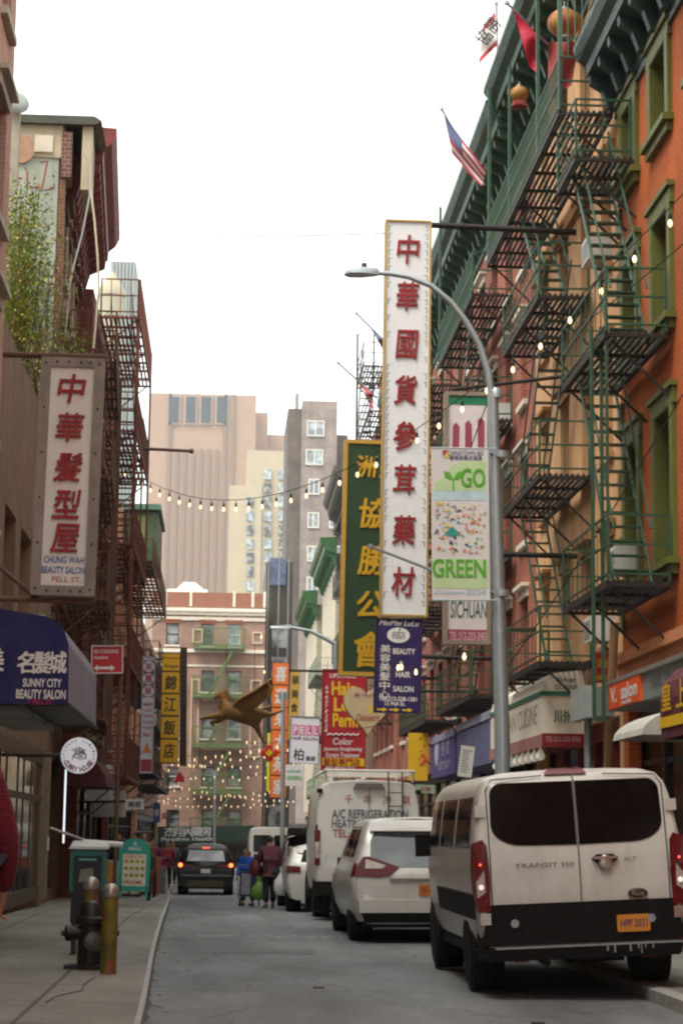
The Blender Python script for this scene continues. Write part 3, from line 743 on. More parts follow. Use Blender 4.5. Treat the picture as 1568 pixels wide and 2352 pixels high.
# ================================================================ FIRE ESCAPES
def escape(label, F, u0, u1, levels, d1, iron, slat, stairs=(), d0=.12, rail=.95, bal=.16, group=None, posts=(), spans={}, nslat=9, brackets=True, dense=(), bw_=.014):
    T = thing('fire_escape', label, 'fire escape', F.p((u0 + u1) / 2, min(levels), 0), group)
    for z in levels:
        a, b = spans.get(z, (u0, u1))
        mb = MB()
        for d in (d0, d1): mb.fb(F, a, b, z - .1, z + .01, d - .025, d + .025)
        n = max(2, int((b - a) / .95))
        for k in range(n + 1): u = a + (b - a) * k / n; mb.fb(F, u - .025, u + .025, z - .09, z - .035, d0 + .025, d1 - .025)
        for k in range(1, nslat): d = d0 + (d1 - d0) * k / nslat; mb.fb(F, a, b, z - .03, z + .012, d - .022, d + .022)
        pl = mb.build('platform', slat, T)
        if brackets:
            for u in (a + .15, b - .15, (a + b) / 2):
                mb = MB(); mb.bar(F.p(u, z - .1, d1 - .1), F.p(u, z - .95, .02), .035); mb.build('bracket', slat, pl)
        mb = MB(); w = .03
        pts = [(a, d0), (a, d1), (b, d1), (b, d0)]
        for si, (p, q) in enumerate(zip(pts, pts[1:])):
            for h in (.1, rail * .55, rail): mb.bar(F.p(p[0], z + h + si * .004, p[1]), F.p(q[0], z + h + si * .004, q[1]), w - si * .003)
            L = ((p[0] - q[0]) ** 2 + (p[1] - q[1]) ** 2) ** .5; m = max(2, int(L / (.12 if z in dense and si == 1 else bal)))
            for k in range(1 if si else 0, m + 1):
                t = k / m; u, d = p[0] + (q[0] - p[0]) * t, p[1] + (q[1] - p[1]) * t
                mb.bar(F.p(u, z, d), F.p(u, z + rail, d), .04 if k in (0, m) else bw_)
        mb.build('railing', iron, T)
    for (zh, uh, zl, ul, a, b) in stairs:
        mb = MB(); n = max(4, int((zh - zl) / .24))
        for d in (a, b): mb.bar(F.p(uh, zh, d), F.p(ul, zl, d), .025, .1)
        for k in range(1, n): t = k / n; u, z = uh + (ul - uh) * t, zh + (zl - zh) * t; mb.fb(F, u - .08, u + .08, z - .01, z + .014, a + .02, b - .02)
        for d in (a, b): mb.bar(F.p(uh, zh + .85, d), F.p(ul, zl + .85, d), .028)
        mb.build('stair', iron, T)
    for (u, d, zl, zh, r) in posts:
        mb = MB(); mb.bar(F.p(u, zl, d), F.p(u, zh, d), r); mb.build('post', iron, T)
    return T
escape('green fire escape on the orange stucco facade with dark slatted landings', FR, 28.0, 31.75, [5.15, 8.8, 12.28], 1.0, GRNIRON, DKIRON,
       [(12.28, 31.6, 8.8, 28.7, .25, .8), (8.8, 31.3, 5.15, 28.6, .25, .8)], spans={12.28: (30.4, 32.15)}, posts=[(28.95, 1.04, 3.2, 9.1, .05), (28.95, .9, 3.2, 9.1, .05), (28.1, .98, 5.15, 9.7, .04)], bal=.4)
escape('green fire escape on the tan facade hung with lanterns and a long top balcony', FR, 34.2, 38.7, [4.52, 7.8, 11.05, 13.62], 1.0, GRNIRON, DKIRON,
       [(11.05, 34.9, 7.8, 38.2, .3, .75), (7.8, 38.2, 4.52, 35, .3, .75), (13.62, 38, 11.05, 35.2, .3, .75)], spans={13.62: (31.95, 41.2)}, bal=.42, dense=(13.62,),
       posts=[(32.0, .98, 13.6, 18.5, .07), (34.4, .98, 13.6, 18.0, .06), (32.0, .1, 13.6, 17, .05), *[(32.0, .22 + .125 * k, 14.55, 17.6, .018) for k in range(6)], (38.0, .98, 13.6, 16.8, .06), (41.1, .98, 13.6, 17.5, .07)])
escape('green fire escape on the red brick facade behind the lamp post', FR, 43.8, 51, [4.6, 7.7, 10.8, 13.7], 1.0, GRNIRON, DKIRON,
       [(13.7, 46, 10.8, 49.5, .3, .75), (10.8, 50, 7.7, 46, .3, .75), (7.7, 45.5, 4.6, 49.5, .3, .75)], bal=.42, dense=(13.7,), posts=[(51, .98, 13.7, 18.0, .07), (44, 1.0, 4.6, 10.8, .05)])
escape('green fire escape far along the red brick facade', FR, 54, 62, [4.6, 7.7, 10.8, 13.9], 1.0, GRNIRON, DKIRON, [(13.9, 55, 10.8, 58, .3, .75), (10.8, 59, 7.7, 55.5, .3, .75)], bal=.2)
escape('dark gooseneck ladder and landings on the tall red brick house', FX(6.3, 1), 75, 83, [6.5, 9.5, 12.2, 14.9, 17.6, 20.3], 1.0, DKIRON, DKIRON,
       [(20.3, 80, 17.6, 82.5, .5, 1.0), (17.6, 82, 14.9, 79, .5, 1.0)], spans={20.3: (79, 83)}, bal=.6, posts=[(83, 1.0, 15, 22.6, .08), (83, .3, 20, 22.6, .06)], nslat=7)
escape('black fire escape under the slatted eave of the grey brown house', FX(6.2, 1), 88, 98, [6.5, 9.8, 13, 16.2], 1.0, DKIRON, DKIRON, [(16.2, 90, 13, 94, .3, .8)], bal=.4, nslat=7)
escape('grey green balcony ladders on the pale ribbed house front', FX(6.0, 1), 111, 121, [3.6, 6.9, 10.2], 1.0, M('sage_iron', '#6d8a72', .6), DKIRON, [(10.2, 112, 6.9, 118, .3, .8), (6.9, 112, 3.6, 118, .3, .8)], bal=.5, nslat=6)
escape('brown fire escape in front of the brown brick gabled house', FLT, 42.0, 48.4, [3.9, 6.4, 9.0, 11.6], 1.1, BRNIRON, BRNIRON,
       [(11.6, 47.8, 9.0, 43.5, .3, .85), (9.0, 43, 6.4, 47, .3, .85), (6.4, 47.8, 3.9, 43.5, .3, .85)], posts=[(48.4, 1.12, 3.5, 12.5, .11), (45, 1.12, 3.0, 9, .07)], bal=.18, bw_=.018)
escape('rust red fire escape in front of the dark red painted tenement', FL, 50, 58, [2.9, 5.7, 8.7, 11.6, 14.55], 1.1, REDIRON, REDIRON,
       [(14.55, 51, 11.6, 55.5, .3, .85), (11.6, 57, 8.7, 52, .3, .85), (8.7, 51, 5.7, 55.5, .3, .85), (5.7, 57, 2.9, 53, .3, .85)], posts=[(50.1, 1.08, 2.9, 15.5, .09), (58, 1.1, 8, 15.5, .06), (54, 1.1, 3, 12, .05)], bal=.22, bw_=.02)
escape('brown balconies on the peach coloured house below its green bay', FX(-3.7, -1), 65, 80, [3.6, 6.4, 10.0], 1.25, BRNIRON, DKIRON, [(10, 66, 6.4, 72, .3, .8)], bal=.5, nslat=7)
escape('dark balconies along the brown brick house at the street end', FX(-4.3, -1), 90, 112, [3.6, 6.2, 9.0], 1.3, DKIRON, DKIRON, [(9, 92, 6.2, 97, .3, .8)], bal=.7, nslat=5)

# ================================================================ HANGING SIGNS
RED, DRED = M('sign_red', '#b3202a', .5, .08), M('letter_red', '#8f1c1b', .6, .25, 6)
WHT = M('letter_white', '#dcd9d4', .5, .05); BLU = M('letter_blue', '#3f5790', .5, .1); BLK = M('letter_black', '#221c16', .6, .1); YEL = M('letter_yellow', '#e0b61c', .5, .08)
def panel(T, F, w, h, t, mat, name='panel', fr=0, fm=None, m=0):
    mb = MB(); mb.fb(F, fr, w - fr, fr, h - fr, -t / 2 if False else -t, 0); o = mb.build(name, mat, T)
    if fr:
        mb = MB()
        for q in ((0, fr, 0, h), (w - fr, w, 0, h), (fr, w - fr, 0, fr), (fr, w - fr, h - fr, h)): mb.fb(F, *q, -t - .02, .03)
        mb.build('frame', fm, T)
    return o
def arm(T, p, q, r=.03, mat=DKIRON, name='bracket'):
    mb = MB(); mb.pipe([p, q], r, 8); return mb.build(name, mat, T, 40)
# beauty salon sign, riveted frame
F, w, h = quadF((100, 818), (237, 825), (220, 1372), (65, 1365), 25)
T = thing('hanging_sign', 'tall weathered sign with a riveted grey frame and red characters above the blue awning', 'sign', F.p(w / 2, 0))
TANF = M('weathered_frame', '#8b8074', .75, .2, 5, streak=.4)
panel(T, F, w, h, .16, M('cream_panel', '#d6cfc4', .6, .06, 2), fr=.125, fm=TANF)
mb = MB()
for k in range(6):
    for u in (.06, w - .06): mb.lathe(F.p(u, .08 + k * (h - .16) / 5, .03), [(.016, 0), (.012, .012), (0, .014)], 8, F.n)
for u in (.2, .35, .5, .62): 
    for z in (.06, h - .06): mb.lathe(F.p(u, z, .03), [(.016, 0), (.012, .012), (0, .014)], 8, F.n)
mb.build('rivet', DKIRON, T)
cs = [(893, '中', 68), (983, '華', 70), (1075, '髮', 70), (1160, '型', 68), (1238, '屋', 72)]
sy = lambda y: h * (1 - (y - 821) / 547)
chars(T, F, [(c, w * .5, sy(y), .35, .36) for y, c, s in cs], DRED, bold=.02, shear=.14, ext=.012)
words(T, F, [('CHUNG WAH', w * .5, sy(1287), .5, .085), ('BEAUTY SALON', w * .5, sy(1310), .54, .09)], BLU, bold=.02)
words(T, F, [('PELL ST.', w * .56, sy(1331), .37, .07)], M('faded_red', '#b06a66', .6), bold=.015)
arm(T, F.p(-.5, h + .03, -.08), F.p(w, h + .04, -.08), .04, BRNIRON); arm(T, F.p(-1.2, -.06, -.08), F.p(w, -.05, -.08), .035, BRNIRON); arm(T, F.p(-1.1, .9, -.1), F.p(.1, -.05, -.1), .03, BRNIRON, 'brace')
# big white medicine shop sign
F, w, h = quadF((884, 503), (992, 507), (981, 1420), (873, 1413), 36)
T = thing('hanging_sign', 'very tall white sign with gold edge and eight red characters', 'sign', F.p(w / 2, 0))
m, n, l, b = newmat('peeling_white')
c = ramp(n, l, noise(n, l, coords(n, l, (9, 9, 1.4)), 2.4, 6, .75), [(.3, (.42, .42, .43)), (.41, (.76, .765, .78)), (.8, (.84, .84, .85))])
l.new(c, b.inputs['Base Color']); b.inputs['Roughness'].default_value = .6
panel(T, F, w, h, .25, m, fr=.035, fm=GOLD)
sy = lambda y: h * (1 - (y - 505) / 911)
chars(T, F, [(c, w * (.5 - .02 * (y > 900)), sy(y), .42, .53) for y, c in ((574, '中'), (684, '華'), (797, '國'), (902, '貨'), (1008, '參'), (1107, '茸'), (1222, '藥'), (1338, '材'))], DRED, bold=.016, shear=.1, ext=.012)
mb = MB()
for k in range(46):
    z = .18 + k * (h - .4) / 45
    for u, s in ((.075, 1), (w - .075, -1)):
        if random.random() < .75: mb.fb(F, u - .008, u + .008, z, z + .11, 0, .006); mb.fb(F, min(u + s * .009, u + s * .05), max(u + s * .009, u + s * .05), z + .1, z + .112, 0, .005)
mb.build('key_pattern', M('worn_key_pattern', '#8d8478', .7), T)
arm(T, F.p(w, h - .05, -.1), F.p(w + 3.0, h - .1, -.1), .06, DKIRON); arm(T, F.p(w, 1.2, -.1), F.p(w + 3.0, 1.2, -.1), .05, DKIRON)
# green association sign behind it
F, w, h = quadF((790, 1010), (915, 1012), (902, 1556), (778, 1550), 46)
T = thing('hanging_sign', 'dark green sign with yellow frame and gold characters half hidden by the white sign', 'sign', F.p(w / 2, 0))
panel(T, F, w, h, .3, M('deep_green_panel', '#1f3a1c', .5, .12, 2), fr=.09, fm=M('ochre_frame', '#b98f34', .5, .12, 4))
sy = lambda y: h * (1 - (y - 1010) / 542)
GLD = M('gold_letter', '#c79a1c', .4, .12, 6, metal=.2)
chars(T, F, [('洲', w * .42, sy(1072), .5, .5), ('美', w * .8, sy(1072), .34, .5), ('協', w * .56, sy(1180), .62, .68), ('勝', w * .56, sy(1288), .64, .68), ('公', w * .56, sy(1390), .64, .62), ('會', w * .56, sy(1492), .7, .8)], GLD, bold=.026, shear=.12, ext=.012)
arm(T, F.p(w, h - .3, -.15), F.p(w + 2.8, h - .3, -.15), .05); arm(T, F.p(w, .5, -.15), F.p(w + 2.8, .5, -.15), .05)
# purple beauty salon sign
F, w, h = quadF((864, 1418), (970, 1425), (966, 1642), (858, 1634), 41)
T = thing('hanging_sign', 'purple beauty salon sign with white lettering and three yellow arrows', 'sign', F.p(w / 2, 0))
panel(T, F, w, h, .2, M('purple_panel', '#2f2154', .45, .12, 2), fr=.012, fm=M('purple_edge', '#221840', .5))
sy = lambda y: h * (1 - (y - 1422) / 216); sx = lambda x: w * (x - 862) / 107
mb = MB(); mb.prism([F.p(sx(914) + .235 * math.cos(a * .3142), sy(1460) + .16 * math.sin(a * .3142), .004) for a in range(20)], F.n * .004); mb.build('oval', WHT, T)
words(T, F, [('MeiMei LuLu', sx(915), sy(1432), .82, .11, dict(shear=.3, bold=.0)), ('BEAUTY', sx(928), sy(1497), .46, .12), ('&', sx(922), sy(1525), .09, .11), ('HAIR', sx(927), sy(1550), .3, .12), ('SALON', sx(928), sy(1583), .42, .12),
             ('TEL:212-528-1381', sx(916), sy(1606), .78, .09), ('12 Pell St.', sx(910), sy(1617), .42, .08)] + [(c, sx(885), sy(1492 + 21 * k), .21, .165) for k, c in enumerate('美容美髮中心')], WHT, bold=.02)
words(T, F, [('名店', sx(914), sy(1460), .3, .16)], M('purple_ink', '#4b3c70', .5), 'emblem')
mb = MB()
for x in (880, 908, 938):
    u, z = sx(x), sy(1631); mb.prism([F.p(u + p, z + q, .004) for p, q in ((-.1, -.015), (.02, -.015), (.02, -.045), (.11, 0), (.02, .045), (.02, .015), (-.1, .015))], F.n * .004)
mb.build('arrow', YEL, T)
arm(T, F.p(w, h - .2, -.1), F.p(w + 2.6, h - .1, -.1), .035)
# sichuan restaurant sign
F, w, h = quadF((1022, 900), (1126, 900), (1128, 1480), (1017, 1480), 34.5)
T = thing('hanging_sign', 'white restaurant sign with a green top band and burgundy strokes behind the street banner', 'sign', F.p(w / 2, 0))
panel(T, F, w, h, .22, M('pinkish_white', '#dcd3d2', .5, .04), fr=.07, fm=M('buff_frame', '#8f7f70', .6, .15, 5))
sy = lambda y: h * (1 - (y - 900) / 580)
mb = MB(); mb.fb(F, .07, w - .07, sy(930), h - .07, 0, .006); mb.build('green_band', M('sign_green', '#1f7a56', .5), T)
BURG = M('burgundy', '#9c4058', .5, .1)
mb = MB()
for x, yt, bend in ((1047, 972, .06), (1075, 966, 0), (1104, 958, 0)):
    u = w * (x - 1020) / 107
    mb.prism([F.p(u + p, q, .003) for p, q in ((-.05 - bend, sy(1200)), (-.06, sy(yt) - .06), (0, sy(yt)), (.06, sy(yt) - .08), (.06 - bend, sy(1200)))], F.n * .004)
mb.build('burgundy_print', BURG, T)
mb = MB(); mb.fb(F, .07, w - .07, .07, sy(1447), 0, .006); mb.build('burgundy_band', BURG, T)
words(T, F, [('SICHUAN', w * .53, sy(1402), .64, .3)], M('letter_green', '#2c5f4c', .5), bold=.008, shear=.1)
words(T, F, [('TEL:212-233-3983', w * .52, sy(1462), .66, .15)], M('pale_pink', '#d9b7bd', .5), bold=.01, d=.012)
arm(T, F.p(w * .2, h + .06, -.1), F.p(w + 2.0, h + .45, -.1), .035); arm(T, F.p(w * .5, h, -.1), F.p(w * .5, h + .2, -.1), .02)
# the tall lamp post with its street banner
LX = at(1153, 1700, 30)
T = thing('street_lamp', 'grey steel street lamp with a long curved arm rising behind the white van', 'street lamp', (LX[0] + .03, 30, .14))
mb = MB(); top = at(1131, 900, 30)
mb.pipe([(LX[0] + .03, 30, .14), (LX[0] + .02, 30, .5), LX, top], [.16, .125, .118, .085], 16); mb.build('pole', GALV, T, 40)
arc = [at(x, y, 30) for x, y in ((1134, 930), (1128, 900), (1120, 850), (1100, 790), (1070, 738), (1035, 693), (990, 656), (940, 636), (895, 628), (868, 627))]
mb = MB(); mb.pipe(arc, [.06, .058, .055, .052, .05, .046, .043, .04, .038, .036], 10); mb.build('curved_arm', GALV, T, 40)
h0, h1 = at(870, 626, 30), at(791, 627, 30); ax = (h1 - h0).normalized(); L = (h1 - h0).length
mb = MB()
for k, (t, hw, up, dn) in enumerate(((0, .05, .04, .03), (.06, .07, .07, .04), (.5, .16, .08, .035), (.85, .15, .055, .03), (1, .06, .02, .025))):
    c = h0 + ax * L * t
    ring = [c + V((0, -hw, -dn)), c + V((0, hw, -dn)), c + V((0, hw * .9, up * .4)), c + V((0, hw * .5, up)), c + V((0, -hw * .5, up)), c + V((0, -hw * .9, up * .4))]
    i = mb.pt(ring)
    if k:
        for j in range(6): mb.f.append([i - 6 + j, i - 6 + (j + 1) % 6, i + (j + 1) % 6, i + j])
mb.f.append([0, 1, 2, 3, 4, 5]); mb.f.append([i + j for j in range(6)])
hd = mb.build('lamp_head', GALV, T, 40)
mb = MB(); mb.lathe(at(836, 616, 30), [(.045, 0), (.045, .05), (.035, .085), (.0, .09)], 12); mb.build('photocell', DARKF, hd, 40)
mb = MB(); mb.lathe((top[0] + .05, 30, top[2] - .1), [(.1, 0), (.1, .1), (.06, .16), (0, .17)], 12); mb.build('finial', GALV, T, 40)
for y in (1040, 1360):
    p = at(1122, y, 29.86); mb = MB(); mb.pipe([p, p + V((.12, .14, 0))], .03, 8); mb.lathe((LX[0] - .02, 30, p[2] - .05), [(.135, 0), (.135, .1)], 16); mb.build('clamp', GALV, T, 40)
for a_, y_ in ((at(992, 1302, 29.9), 1302),):
    p0 = at(850, 1255, 29.7); mb = MB(); mb.pipe([p0, at(992, 1310, 29.9)], .022, 8); mb.lathe(p0, [(.05, -.02), (.05, .03)], 10); mb.build('flag_socket', GALV, T, 40)
F, w, h = quadF((990, 1029), (1120, 1030), (1126, 1379), (991, 1378), 29.85)
T = thing('street_banner', 'white and green banner urging to go green, fixed to the tall lamp post', 'banner', F.p(w / 2, 0), 'go green banners on lamp posts')
mb = MB(); mb.fb(F, 0, w, 0, h, -.012, 0); mb.build('cloth', M('banner_white', '#dedbd8', .7, .03), T)
arm(T, F.p(0, h, -.006), F.p(w + .12, h, -.006), .014, GALV, 'banner_rod'); arm(T, F.p(0, 0, -.006), F.p(w + .12, 0, -.006), .014, GALV, 'banner_rod')
sx = lambda x: w * (x - 990) / 132; sy = lambda y: h * (1 - (y - 1029) / 349)
PG = M('print_pale_green', '#c2dba8', .7, .08); LG = M('print_green', '#62ad35', .6, .08); TQ = M('print_turquoise', '#3f9c93', .6); SKYB = M('print_sky', '#bfdbe0', .7); OR = M('print_orange', '#e08c4a', .6); YL = M('print_yellow', '#e6c84f', .6); PKK = M('print_pink', '#d98a86', .6); NV = M('print_navy', '#4a5374', .6)
mb = MB(); mb.prism([F.p(sx(x), sy(y), .002) for x, y in ((998, 1128), (998, 1108), (1024, 1096), (1034, 1072), (1058, 1060), (1116, 1058), (1116, 1128))], F.n * .002); mb.build('green_field', PG, T); mb = MB(); mb.fb(F, sx(993), sx(1118), sy(1352), sy(1284), .001, .003); mb.build('green_field', PG, T)
mb = MB(); mb.fb(F, sx(994), sx(1117), sy(1150), sy(1128.5), .001, .0035); mb.build('sky_field', SKYB, T)
words(T, F, [('GO', sx(1086), sy(1098), .36, .28), ('GREEN', sx(1052), sy(1306), .8, .27)], LG, bold=.034, d=.008)
mb = MB()
for s in (-1, 1): mb.prism([F.p(sx(1041) + s * p, sy(1100) + q, .006) for p, q in ((0, 0), (.06, .1), (.15, .12), (.13, .02), (.05, -.02))], F.n * .003)
mb.fb(F, sx(1041) - .012, sx(1041) + .012, sy(1128), sy(1100), .005, .008); mb.build('sprout', LG, T)
words(T, F, [('CHINATOWN BID', sx(1070), sy(1040), .55, .07), ('華埠商業改進區', sx(1070), sy(1051), .5, .07)], NV, bold=.012)
mb = MB(); mb.prism([F.p(sx(x), sy(y), .002) for x, y in ((1008, 1034), (1016, 1034), (1016, 1052))], F.n * .003); mb.build('logo_blue', SKYB, T)
mb = MB(); mb.prism([F.p(sx(x), sy(y), .002) for x, y in ((1017, 1034), (1030, 1034), (1018, 1049))], F.n * .003); mb.build('logo_red', RED, T)
mb = MB(); mb.prism([F.p(sx(x), sy(y), .002) for x, y in ((1031, 1036), (1036, 1050), (1019, 1052))], F.n * .003); mb.build('logo_yellow', YL, T)
for mt, nm, cnt in ((OR, 'stall_print', 26), (YL, 'sand_print', 24), (TQ, 'parasol_print', 16), (PKK, 'visitor_print', 34), (NV, 'shadow_print', 20), (LG, 'meadow_print', 12), (SKYB, 'awning_print', 24)):
    mb = MB()
    for k in range(cnt):
        x, y = random.uniform(1000, 1112), random.uniform(1155, 1272); s = random.uniform(.008, .036); r = random.uniform(-.5, .5)
        mb.prism([F.p(sx(x) + p * s, sy(y) + q * s + p * s * r, .002 + k * .0003) for p, q in ((-1, -.5), (1, -.5), (.8, .4), (0, .8), (-.8, .4))], F.n * .002)
    if nm == 'parasol_print': mb.prism([F.p(sx(x), sy(y), .009) for x, y in ((1018, 1228), (1036, 1210), (1056, 1226), (1040, 1234))], F.n * .002)
    setp(mb.build(nm, mt, T), kind='stuff')
words(T, F, [('Chinatown', sx(1030), sy(1361), .45, .06), ('2024', sx(1090), sy(1360), .3, .08)], M('print_blue', '#8fb8d6', .6), bold=.0)
# no standing sign
F, w, h = quadF((209, 1481), (284, 1485), (281, 1549), (211, 1546), 28.2)
T = thing('street_sign', 'red no standing sign with a white double arrow beside the blue awning', 'street sign', F.p(w / 2, 0))
panel(T, F, w, h, .012, RED, fr=.012, fm=WHT)
words(T, F, [('NO STANDING', w * .46, h * .79, w * .78, .055), ('Anytime', w * .3, h * .56, w * .46, .06)], WHT, bold=.015, shear=.1)
mb = MB(); mb.prism([F.p(w * a, h * b, .004) for a, b in ((.08, .2), (.2, .32), (.2, .25), (.62, .25), (.62, .32), (.74, .2), (.62, .08), (.62, .15), (.2, .15), (.2, .08))], F.n * .003); mb.build('arrow', WHT, T)
p0 = F.p(w * .93, 0, -.05); mb = MB(); mb.pipe([(p0[0], p0[1], .2), (p0[0], p0[1], F.p(0, h * 1.5)[2])], .03, 10); mb.build('post', M('post_brown', '#5a4632', .6), T, 40)
# white noodle bar sign
def bx(tl, tr, br, bl, Y, label, t=.25, name='hanging_sign', group=None):
    F, w, h = quadF(tl, tr, br, bl, Y); return thing(name, label, 'sign', F.p(w / 2, 0), group), F, w, h
T, F, w, h = bx((328, 1507), (357, 1508), (350, 1778), (320, 1776), 57, 'narrow white sign with three red characters in circles and a flame near its foot')
panel(T, F, w, h, .2, M('sign_white', '#c9c7cf', .5, .05), fr=.02, fm=METAL)
sy = lambda y: h * (1 - (y - 1508) / 269)
mb = MB(); 
for y in (1532, 1560, 1589): mb.fb(F, .03, w - .03, sy(y + 14), sy(y - 14), 0, .004)
mb.build('purple_ground', M('plum_print', '#6e4456', .6), T)
mb = MB()
for y in (1532, 1560, 1589): mb.lathe(F.p(w / 2, sy(y), .004), [(.155, 0), (.155, .004)], 20, F.n)
mb.build('disc', M('disc_white', '#d6d0d8', .5), T)
words(T, F, [(c, w / 2, sy(y), .2, .22) for y, c in ((1532, '美'), (1560, '麗'), (1589, '華'))] + [('MEI', w / 2, sy(1619), .25, .09), ('LAI', w / 2, sy(1632), .2, .09), ('WAH', w / 2, sy(1646), .27, .09), ('Noodle', w / 2, sy(1659), .27, .09), ('House', w / 2, sy(1672), .25, .09), ('Bar', w / 2, sy(1688), .22, .13)], M('crimson_ink', '#b03040', .5), bold=.02, d=.01)
mb = MB(); mb.prism([F.p(w / 2 + p, sy(1722) + q, .004) for p, q in ((-.16, -.1), (-.06, .0), (0, .22), (.07, .02), (.15, -.1))], F.n * .004); mb.build('flame_mark', M('flame_orange', '#d07a2c', .5), T)
mb = MB(); mb.fb(F, .03, w - .03, .05, sy(1745), 0, .006); mb.build('red_patch', M('patch_red', '#9c3540', .5), T)
arm(T, F.p(-.1, h - .1, -.1), F.p(-1.0, h - .1, -.1), .03)
# yellow restaurant sign
T, F, w, h = bx((373, 1499), (414, 1503), (408, 1758), (367, 1752), 70, 'yellow sign of stacked panels with black characters below the cream banded tenement')
panel(T, F, w, h, .28, M('dark_sign_side', '#3a2c18', .6), 'case')
sy = lambda y: h * (1 - (y - 1501) / 254)
mb = MB()
for (a, b) in ((1502, 1511), (1513, 1541), (1545, 1592), (1596, 1643), (1648, 1696), (1700, 1752)): mb.fb(F, .015, w - .015, sy(b), sy(a), 0, .02)
mb.build('panel', M('sign_yellow', '#d2a010', .5, .08), T)
words(T, F, [('Gongue', w / 2, sy(1531), .48, .16)], BLK, shear=.3, d=.026)
chars(T, F, [(c, w / 2, sy(y), .4, .5) for y, c in ((1569, '錦'), (1619, '江'), (1672, '飯'), (1725, '店'))], BLK, bold=.02, shear=.12, d=.026)
arm(T, F.p(0, h - .2, -.14), F.p(-1.6, h - .2, -.14), .04)
F, w, h = quadF((414, 1487), (429, 1487), (427, 1758), (412, 1758), 71)
T = thing('hanging_sign', 'narrow dark brown slatted sign seen beside the yellow stacked sign', 'sign', F.p(w / 2, 0))
mb = MB(); mb.fb(F, 0, w, 0, h, -.9, 0); mb.build('case', M('sign_dark_brown', '#2e2218', .7, .2, 5), T)
mb = MB()
for k in range(24): mb.fb(F, .015, w - .015, h * (k + .2) / 24, h * (k + .75) / 24, 0, .02)
mb.build('slat', M('sign_brown_slat', '#4a3626', .7, .25, 5), T)
# orange restaurant sign on the right
T, F, w, h = bx((626, 1522), (664, 1523), (657, 1838), (619, 1833), 82, 'tall orange sign of stacked panels with white characters beyond the golden horse')
panel(T, F, w, h, .28, M('sign_case_brown', '#5a2c18', .6), 'case')
sy = lambda y: h * (1 - (y - 1522) / 313)
mb = MB()
for k in range(6): mb.fb(F, .015, w - .015, sy(1522 + 52 * k + 50), sy(1522 + 52 * k + 1), 0, .02)
mb.build('panel', M('sign_orange', '#dd7434', .5, .06), T)
chars(T, F, [(c, w * .52, sy(1548 + 52 * k), .44, .6) for k, c in enumerate('喜運來大苑家')], WHT, bold=.025, shear=.1, d=.026)
mb = MB(); mb.fb(F, -.14, -.02, .3, h * .48, -.2, -.1); mb.build('yellow_tube', M('tube_yellow', '#d8cf3c', .5), T)
arm(T, F.p(w, h - .3, -.14), F.p(w + 3, h - .3, -.14), .05)
T, F, w, h = bx((668, 1540), (690, 1541), (683, 1700), (661, 1698), 95, 'narrow dull yellow sign with dark characters just behind the tall orange sign')
panel(T, F, w, h, .25, M('sign_ochre', '#b58f38', .5, .08)); words(T, F, [(c, w / 2, h * (.86 - .2 * k), .33, .42) for k, c in enumerate('華美食品')], BLK, bold=.02)
# white hair salon sign
T, F, w, h = bx((668, 1644), (735, 1648), (730, 1756), (662, 1752), 72, 'white hair salon sign with pink lettered tiles beside the red hair sign')
panel(T, F, w, h, .2, M('salon_white', '#d7d5dc', .5, .03), fr=.02, fm=METAL)
sy = lambda y: h * (1 - (y - 1646) / 108)
mb = MB()
for k in range(4): mb.fb(F, w * (.08 + .235 * k), w * (.28 + .235 * k), sy(1690), sy(1666), 0, .005)
mb.build('tile', M('pink_tile', '#c25a8c', .5), T)
words(T, F, [(c, w * (.18 + .235 * k), sy(1678), .13, .28) for k, c in enumerate('PELL')], WHT, bold=.03, d=.012)
words(T, F, [('HAIR SALON', w / 2, sy(1697), .95, .12), ('柏', w * .33, sy(1734), .36, .42), ('髮廊', w * .74, sy(1742), .34, .17)], BLK, bold=.015)
arm(T, F.p(w, h - .1, -.1), F.p(w + 2.6, h - .1, -.1), .04)
T, F, w, h = bx((656, 1757), (696, 1757), (694, 1806), (655, 1806), 74, 'small white and green banner on the far lamp post under the hair salon sign', name='street_banner', group=None)
mb = MB(); mb.fb(F, 0, w, 0, h, -.02, 0); mb.build('cloth', M('banner_white', '', .7), T)
words(T, F, [('GREEN', w / 2, h * .38, w * .86, h * .2)], LG, bold=.03)
mb = MB()
for k in range(6): mb.fb(F, w * (.1 + .13 * k), w * (.18 + .13 * k), h * .62, h * (.72 + .03 * (k % 3)), 0, .004)
mb.build('scene_print', TQ, T)
T['category'] = 'banner'
# red hair sign
T, F, w, h = bx((737, 1536), (845, 1540), (835, 1772), (740, 1768), 60, 'large red hair sign with bold yellow words and a yellow band above the work van')
panel(T, F, w, h, .3, M('hair_red', '#a81c2a', .5, .06), fr=.025, fm=M('hair_red_edge', '#8b1a26', .5))
sx = lambda x: w * (x - 738) / 107; sy = lambda y: h * (1 - (y - 1538) / 232)
words(T, F, [('Hair', sx(790), sy(1582), .72, .42), ('Lo', sx(787), sy(1619), .5, .42), ('Perm', sx(795), sy(1655), .75, .42)], YEL, bold=.03)
words(T, F, [('UPSTAIRS', sx(788), sy(1553), .8, .13), ('Color', sx(790), sy(1712 - 8), .6, .2), ('Japanese Straightening', sx(790), sy(1722), 1.15, .15), ('Keratin Treatment', sx(790), sy(1735), 1.0, .14), ('MR BEAUTY', sx(785), sy(1765), .9, .1)] + [(c, sx(749), sy(1580 + 11 * k), .09, .11) for k, c in enumerate('6465712028')], WHT, bold=.015, shear=.15)
mb = MB(); mb.pipe([F.p(sx(752 + 7 * k), sy(1690 - 4 * (k % 2)), .01) for k in range(12)], .02, 5); mb.build('squiggle', WHT, T)
